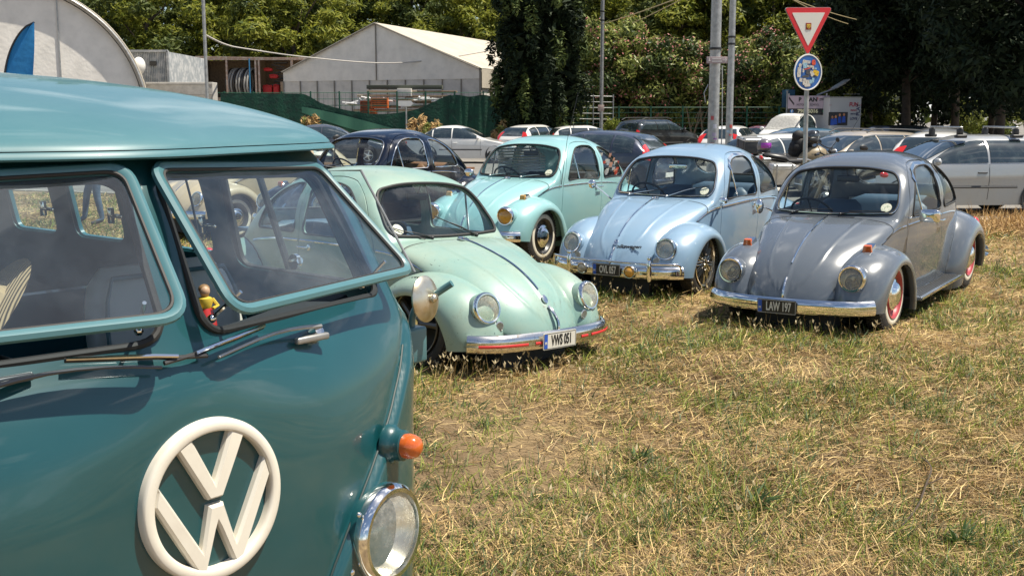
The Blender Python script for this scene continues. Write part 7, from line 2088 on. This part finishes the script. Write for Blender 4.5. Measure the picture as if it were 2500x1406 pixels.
b.tube([(0, 0, 0), (.9, 0, .35), (1.3, .2, .55)], .04, 5); b.box((1.1, .3, .5), (.7, .9, .04), rot=Matrix.Rotation(R(-32), 3, 'Y')); o = tag(b.build('folded_awning', M['galv'], None), 'grey folded awning frame above the box trailer', 'awning'); o.location = (wx(1992, 49), 49, wz(235, 49))
# gate panels near the thin post
b = MB()
for k in range(5): b.tube([(0, 0, k * .27), (1.9, 0, k * .27 - .03)], .02, 5)
for q in (0, .95, 1.9): b.tube([(q, 0, -.3), (q, 0, 1.15)], .025, 5)
o = tag(b.build('metal_barrier', M['galv'], None), 'pale metal barrier panel left of the thin post', 'barrier'); o.location = (wx(1400, 53), 53, wz(290, 53))

# ---- overhead wires
def wire(label, p, q, sag, r=.018):
    P_ = [Vector(p).lerp(Vector(q), k / 20) + Vector((0, 0, -sag * 4 * (k / 20) * (1 - k / 20))) for k in range(21)]
    b = MB(); b.tube(P_, r, 4); tag(b.build('overhead_wire', mat('wire', (.30, .24, .12), .6), None), label, 'wire')
wire('yellowish wire sagging across the top of the picture above the cypress', (wx(1010, 45), 45, wz(-4, 45)), (wx(1475, 48), 48, wz(-8, 48)), .18)
wire('thin wire rising right from the thin post to the thick lamp post', (wx(1468, 51.5), 51.5, wz(70, 51.5)), (wx(1760, 27), 27, wz(-30, 27)), .05)
wire('second thin wire just below the first near the thin post', (wx(1540, 50), 50, wz(68, 50)), (wx(1770, 30), 30, wz(-45, 30)), .05)
wire('wire running down right towards the triangle sign', (wx(1860, 34), 34, wz(-12, 34)), (wx(2080, 45), 45, wz(60, 45)), .08)
wire('lower wire beside the one above the triangle sign', (wx(1880, 34), 34, wz(-10, 34)), (wx(2060, 44), 44, wz(70, 44)), .1)

# ================================================================ trees
print('trees')
M['pine_a'] = leafmat('pine needles lit', (0.13, 0.165, 0.022), (0.30, 0.30, 0.04), .6, .4)  # yellow-green tone, given to clumps at random
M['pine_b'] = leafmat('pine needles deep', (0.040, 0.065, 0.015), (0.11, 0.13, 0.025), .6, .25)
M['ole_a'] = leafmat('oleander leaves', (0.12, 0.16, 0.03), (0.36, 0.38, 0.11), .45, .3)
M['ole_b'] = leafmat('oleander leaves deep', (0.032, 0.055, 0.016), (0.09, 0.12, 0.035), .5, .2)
M['pink'] = leafmat('pink blossom', (0.55, 0.16, 0.17), (0.75, 0.38, 0.34), .6, .3)
M['cyp_a'] = leafmat('cypress sprays', (0.035, 0.065, 0.018), (0.13, 0.16, 0.04), .7, .15)
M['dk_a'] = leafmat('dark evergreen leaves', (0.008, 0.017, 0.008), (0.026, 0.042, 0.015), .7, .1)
M['shrub'] = leafmat('sunlit shrub leaves', (0.10, 0.14, 0.02), (0.26, 0.28, 0.05), .5, .35)
M['bark'] = mat('bark', (0.10, 0.075, 0.055), 0.9, noise=(5, (0.05, 0.04, 0.03), .4, .7), bump=(8, .6, .05))
M['bark_pale'] = mat('pale bark', (0.24, 0.17, 0.11), 0.85)
def leaves(C, S, n, size, asp=1.0, up=0.0, shell=.55, jit=.25):
    """clumps: centres C (k,3), half sizes S (k,3); n faces each"""
    k = len(C); d = rng.normal(0, 1, (k, n, 3)); d /= np.linalg.norm(d, axis=2, keepdims=True)
    r = shell + (1 - shell) * rng.random((k, n, 1)); r = r * (1 + rng.normal(0, jit * .5, (k, n, 1)))
    p = C[:, None] + d * r * S[:, None]
    nrm = d + rng.normal(0, .7, (k, n, 3)); nrm[..., 2] += up; nrm /= np.linalg.norm(nrm, axis=2, keepdims=True)
    t = np.cross(nrm, rng.normal(0, 1, (k, n, 3))); t /= np.linalg.norm(t, axis=2, keepdims=True) + 1e-9; u = np.cross(nrm, t)
    s_ = size * (.6 + .8 * rng.random((k, n, 1)))
    V = np.stack([p - t * s_ * asp - u * s_ * .12, p - u * s_ * .5, p + t * s_ * asp, p + u * s_ * .5], 2)
    return V.reshape(-1, 3), k * n
def foliage_mesh(name, parts, mats):
    Vs, mi, tot = [], [], 0
    for (V, n), m_ in parts: Vs.append(V); mi.append(np.full(n, m_)); tot += n
    V = np.concatenate(Vs); Q = np.arange(len(V)).reshape(-1, 4)
    return fastmesh(name, V, Q, mats, np.concatenate(mi))
def trunk(t, h, r, lean=(0, 0), limbs=6, spread=2.0, z0=.3, m_=None):
    b = MB(); P_ = [Vector((lean[0] * (k / 6) ** 1.5 + .05 * math.sin(k * 2), lean[1] * (k / 6), h * k / 6)) for k in range(7)]
    b.tube(P_, [r * (1 - .11 * k) for k in range(7)], 10)
    o_ = b.build('trunk', m_ or M['bark'], t)
    b = MB()
    for k in range(limbs):
        a = 6.283 * k / limbs + rng.random(); q = z0 + (1 - z0) * (k + .5) / limbs * .8; i = q * 6; p0 = P_[int(i)].lerp(P_[min(int(i) + 1, 6)], i % 1)
        s_ = spread * (.5 + .5 * rng.random()); p1 = p0 + Vector((math.cos(a) * s_ * .5, math.sin(a) * s_ * .5, s_ * .35)); p2 = p0 + Vector((math.cos(a) * s_, math.sin(a) * s_, s_ * .9))
        b.tube([p0, p1, p2], [r * .45, r * .28, r * .10], 6)
    b.build('limb', m_ or M['bark'], t)
def tree(name, label, px, Y, h, cr, z0, mats, clumps=70, n=90, leaf=.2, asp=1.6, cs=1.0, group=None, flat=.6, trunk_r=.28, cat='tree', dens=.7, blossom=0, up=.5, sh=.55, tk=True, x=None):
    X0 = wx(px, Y) if x is None else x
    t = thing(name, label, cat, (X0, Y, -.1), 0, group)
    d = rng.normal(0, 1, (clumps, 3)); d /= np.linalg.norm(d, axis=1, keepdims=True); r = rng.random((clumps, 1)) ** (.33 * dens)
    c = np.array([0, 0, (h + z0) / 2]); S = np.array([cr, cr, (h - z0) / 2])
    C = c + d * r * S * (1 + rng.normal(0, .10, (clumps, 1)))
    sz = cs * (.6 + .8 * rng.random((clumps, 1))) * np.array([[1, 1, flat]])
    brighter = rng.random(clumps) < .62  # clumps that take the first leaf tone, picked at random
    parts = [(leaves(C[brighter], sz[brighter], n, leaf, asp, up, sh), 0), (leaves(C[~brighter], sz[~brighter], n, leaf, asp, up, sh), 1)]
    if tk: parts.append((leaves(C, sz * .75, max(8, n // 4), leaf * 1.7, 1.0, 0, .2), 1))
    if blossom:
        kk = rng.random(clumps) < .75; parts.append((leaves(C[kk], sz[kk] * 1.04, blossom, leaf * .8, 1.0, .6, .95, .1), 2))
    link('crown', foliage_mesh('crown', parts, mats), t)
    if trunk_r: trunk(t, h * .8, trunk_r, spread=cr * .7)
    return t
PM = [M['pine_a'], M['pine_b']]
pin = [(250, 88, 15, 4.6, 2.5, 'tall pine just right of the arched hall roof'), (370, 80, 13, 4.2, 2.0, 'dense pine behind the peeling container'), (470, 92, 16, 4.8, 3.0, 'pine behind the tall grey post with sky gaps'), (600, 86, 14.5, 4.6, 2.6, 'broad pine above the open container'),
       (720, 78, 11.8, 4.2, 2.2, 'bright yellow green pine left of the marquee roof'), (770, 90, 15, 4.0, 3.0, 'pine rising behind the bright one left of the marquee'), (880, 92, 16, 4.6, 3.0, 'tall pine over the marquee peak'), (1010, 88, 14, 4.6, 3.0, 'pine behind the right marquee roof slope'), (1130, 82, 11.2, 4.3, 2.5, 'spreading pine overhanging the marquee roof end'), (1200, 95, 16, 5.0, 3, 'pine left of the cypress top'),
       (1480, 86, 14, 4.4, 3.5, 'pine above the hedge left of the thin post'), (1600, 92, 16, 4.6, 4, 'pine above the hedge with sky showing through'), (1660, 74, 11.5, 3.4, 4.5, 'drooping pine left of the thick lamp post'), (1770, 88, 16, 4.8, 4, 'pine behind the two lamp posts'), (1880, 80, 13, 4.2, 4, 'pine right of the slim post'), (2000, 84, 14, 4.4, 3, 'yellow green pine above the triangle sign'), (2110, 94, 16, 5.0, 3, 'pine at the edge of the dark trees')]
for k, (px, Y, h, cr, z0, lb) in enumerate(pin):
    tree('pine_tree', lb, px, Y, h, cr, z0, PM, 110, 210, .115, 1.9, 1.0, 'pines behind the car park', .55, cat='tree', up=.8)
# the far wood behind: one mass
C = []; 
for k in range(330): C.append((rng.uniform(-62, 60), rng.uniform(100, 116), rng.uniform(0, 17)))
C = np.array(C); lo = foliage_mesh('far_wood', [(leaves(C, np.full((len(C), 3), 2.3), 55, .55, 1.2, .3, .5), 0)], [M['pine_b']])
tag(link('far_wood', lo), kind='stuff')
OM = [M['ole_a'], M['ole_b'], M['pink']]
for k, (px, Y, h, cr, lb) in enumerate([(1405, 61, 5.6, 1.7, 'leafy shrub at the right foot of the cypress'), (1460, 60, 6.4, 2.0, 'pink flowering oleander behind the thin post'), (1545, 60.5, 6.6, 2.1, 'pink flowering oleander over the white car roof'), (1630, 60, 6.0, 2.0, 'pink flowering oleander above the black off roader'), (1700, 61, 5.4, 1.8, 'pink flowering oleander touching the thick lamp post'), (1790, 60, 5.8, 2.0, 'pink flowering oleander behind the slim post'), (1870, 60.5, 6.2, 2.0, 'pink flowering oleander right of the slim post'), (1950, 58, 5.9, 2.0, 'oleander with few flowers behind the triangle sign'), (2010, 56, 5.6, 1.7, 'pale flowered oleander right of the triangle sign')]):
    tree('oleander_bush', lb, px, Y, h, cr, 1.3, OM, 75, 150, .085, 1.9, .62, 'oleander hedge by the fence', .85, .07, 'bush', blossom=34 if k < 7 and k > 0 else 8, up=.2)
# dark brush under the hedge
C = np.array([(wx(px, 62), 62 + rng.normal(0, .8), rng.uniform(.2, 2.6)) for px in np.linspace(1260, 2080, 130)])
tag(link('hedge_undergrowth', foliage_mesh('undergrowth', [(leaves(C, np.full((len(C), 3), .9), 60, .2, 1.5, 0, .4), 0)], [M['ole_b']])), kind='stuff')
for k, (px, zt2) in enumerate(((1685, 2.2), (1700, 2.2), (1722, 2.6), (1750, 2.5), (1768, 2.3), (1868, 2.4))):
    b = MB(); q = rng.normal(0, .3); b.tube([(0, 0, 0), (q, 0, zt2 * .5), (q * 1.8, 0, zt2)], [.06, .05, .035], 6); b.tube([(q, 0, zt2 * .5), (q + .4, 0, zt2 * .9)], .03, 5)
    o = tag(b.build('bare_stem', M['bark_pale'], None), 'pale bare stem rising under the oleander hedge, %s from the left' % ORD[k], 'trunk', 'bare stems under the hedge'); o.location = (wx(px, 58.8), 58.8, 0)
# cypress
cy = thing('cypress_tree', 'big dark cypress standing before the fence in the middle', 'tree', (wx(1315, 50), 50, -.1))
K = 300; zz = rng.random(K) ** .85 * 11.5; ang = rng.random(K) * 6.283; rad = np.interp(zz, [0, .8, 3, 6, 9, 11.5], [1.3, 1.75, 2.05, 2.1, 1.9, 1.2]) * (rng.random(K) ** .35) * (1 + .12 * np.sin(ang * 5 + zz))
C = np.stack([rad * np.cos(ang) + .12 * zz * 0, rad * np.sin(ang), zz + .3], 1); S = np.tile([[.26, .26, .75]], (K, 1)) * (.6 + .8 * rng.random((K, 1)))
brighter = rng.random(K) < .4  # random share of sprays in the greener tone
link('crown', foliage_mesh('crown', [(leaves(C[brighter], S[brighter], 210, .075, 1.6, 1.2, .45), 0), (leaves(C[~brighter], S[~brighter], 210, .075, 1.6, 1.2, .45), 1), (leaves(C * [.7, .7, 1], S * 1.3, 50, .22, 1.3, 0, .2), 1)], [M['cyp_a'], M['dk_a']]), cy); trunk(cy, 9, .22, limbs=5, spread=1.0)
# dark trees at the right
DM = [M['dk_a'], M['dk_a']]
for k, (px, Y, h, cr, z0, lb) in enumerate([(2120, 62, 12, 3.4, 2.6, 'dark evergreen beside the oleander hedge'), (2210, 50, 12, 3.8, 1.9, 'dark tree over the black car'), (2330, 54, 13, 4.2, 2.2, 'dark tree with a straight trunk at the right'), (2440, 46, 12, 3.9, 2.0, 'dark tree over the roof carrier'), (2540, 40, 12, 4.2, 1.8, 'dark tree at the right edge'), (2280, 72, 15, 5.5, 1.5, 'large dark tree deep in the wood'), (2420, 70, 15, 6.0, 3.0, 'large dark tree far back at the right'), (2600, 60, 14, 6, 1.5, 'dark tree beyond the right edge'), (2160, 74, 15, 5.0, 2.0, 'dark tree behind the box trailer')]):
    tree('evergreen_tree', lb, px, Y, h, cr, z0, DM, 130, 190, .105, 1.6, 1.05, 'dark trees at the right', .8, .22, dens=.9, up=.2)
for px, Y, w2, h2, lb in ((2105, 66, 1.5, 2.6, 'bright green bush in the gap right of the box trailer'), (2130, 64, 1.0, 3.6, 'sunlit spray of leaves among the dark trees'), (2365, 78, 2.0, 3.0, 'sunlit shrub between two dark trunks'), (2410, 82, 2.6, 4.2, 'bright shrub far behind the roof carrier'), (2455, 84, 2.0, 5.2, 'sunlit shrub at the far right gap')):
    tree('sunlit_shrub', lb, px, Y, h2, w2, .3, [M['shrub'], M['ole_a']], 26, 110, .10, 1.7, .6, 'shrubs seen between the dark trees', .9, 0, 'bush')
# weeds by the fence foot
for px, Y, h2, lb in ((760, 47, 1.9, 'tall dry weed behind the dark car at the left'), (1048, 44, 1.75, 'dry weed clump left of the silver saloon'), (1020, 46, 1.7, 'thin dry weed by the arrow sign'), (1225, 49, 1.5, 'weed clump right of the silver saloon'), (1490, 52.5, 1.7, 'yellow weed at the foot of the thin post'), (1262, 50, 1.3, 'low weed between the saloon and the white hatchback')):
    tree('weed_bush', lb, px, Y, h2, .5, .1, [M['shrub'] if px == 1490 else M['brush'], M['ole_a']], 26, 60, .05, 2.4, .17, 'weeds along the fence', 1.4, 0, 'bush', tk=False)
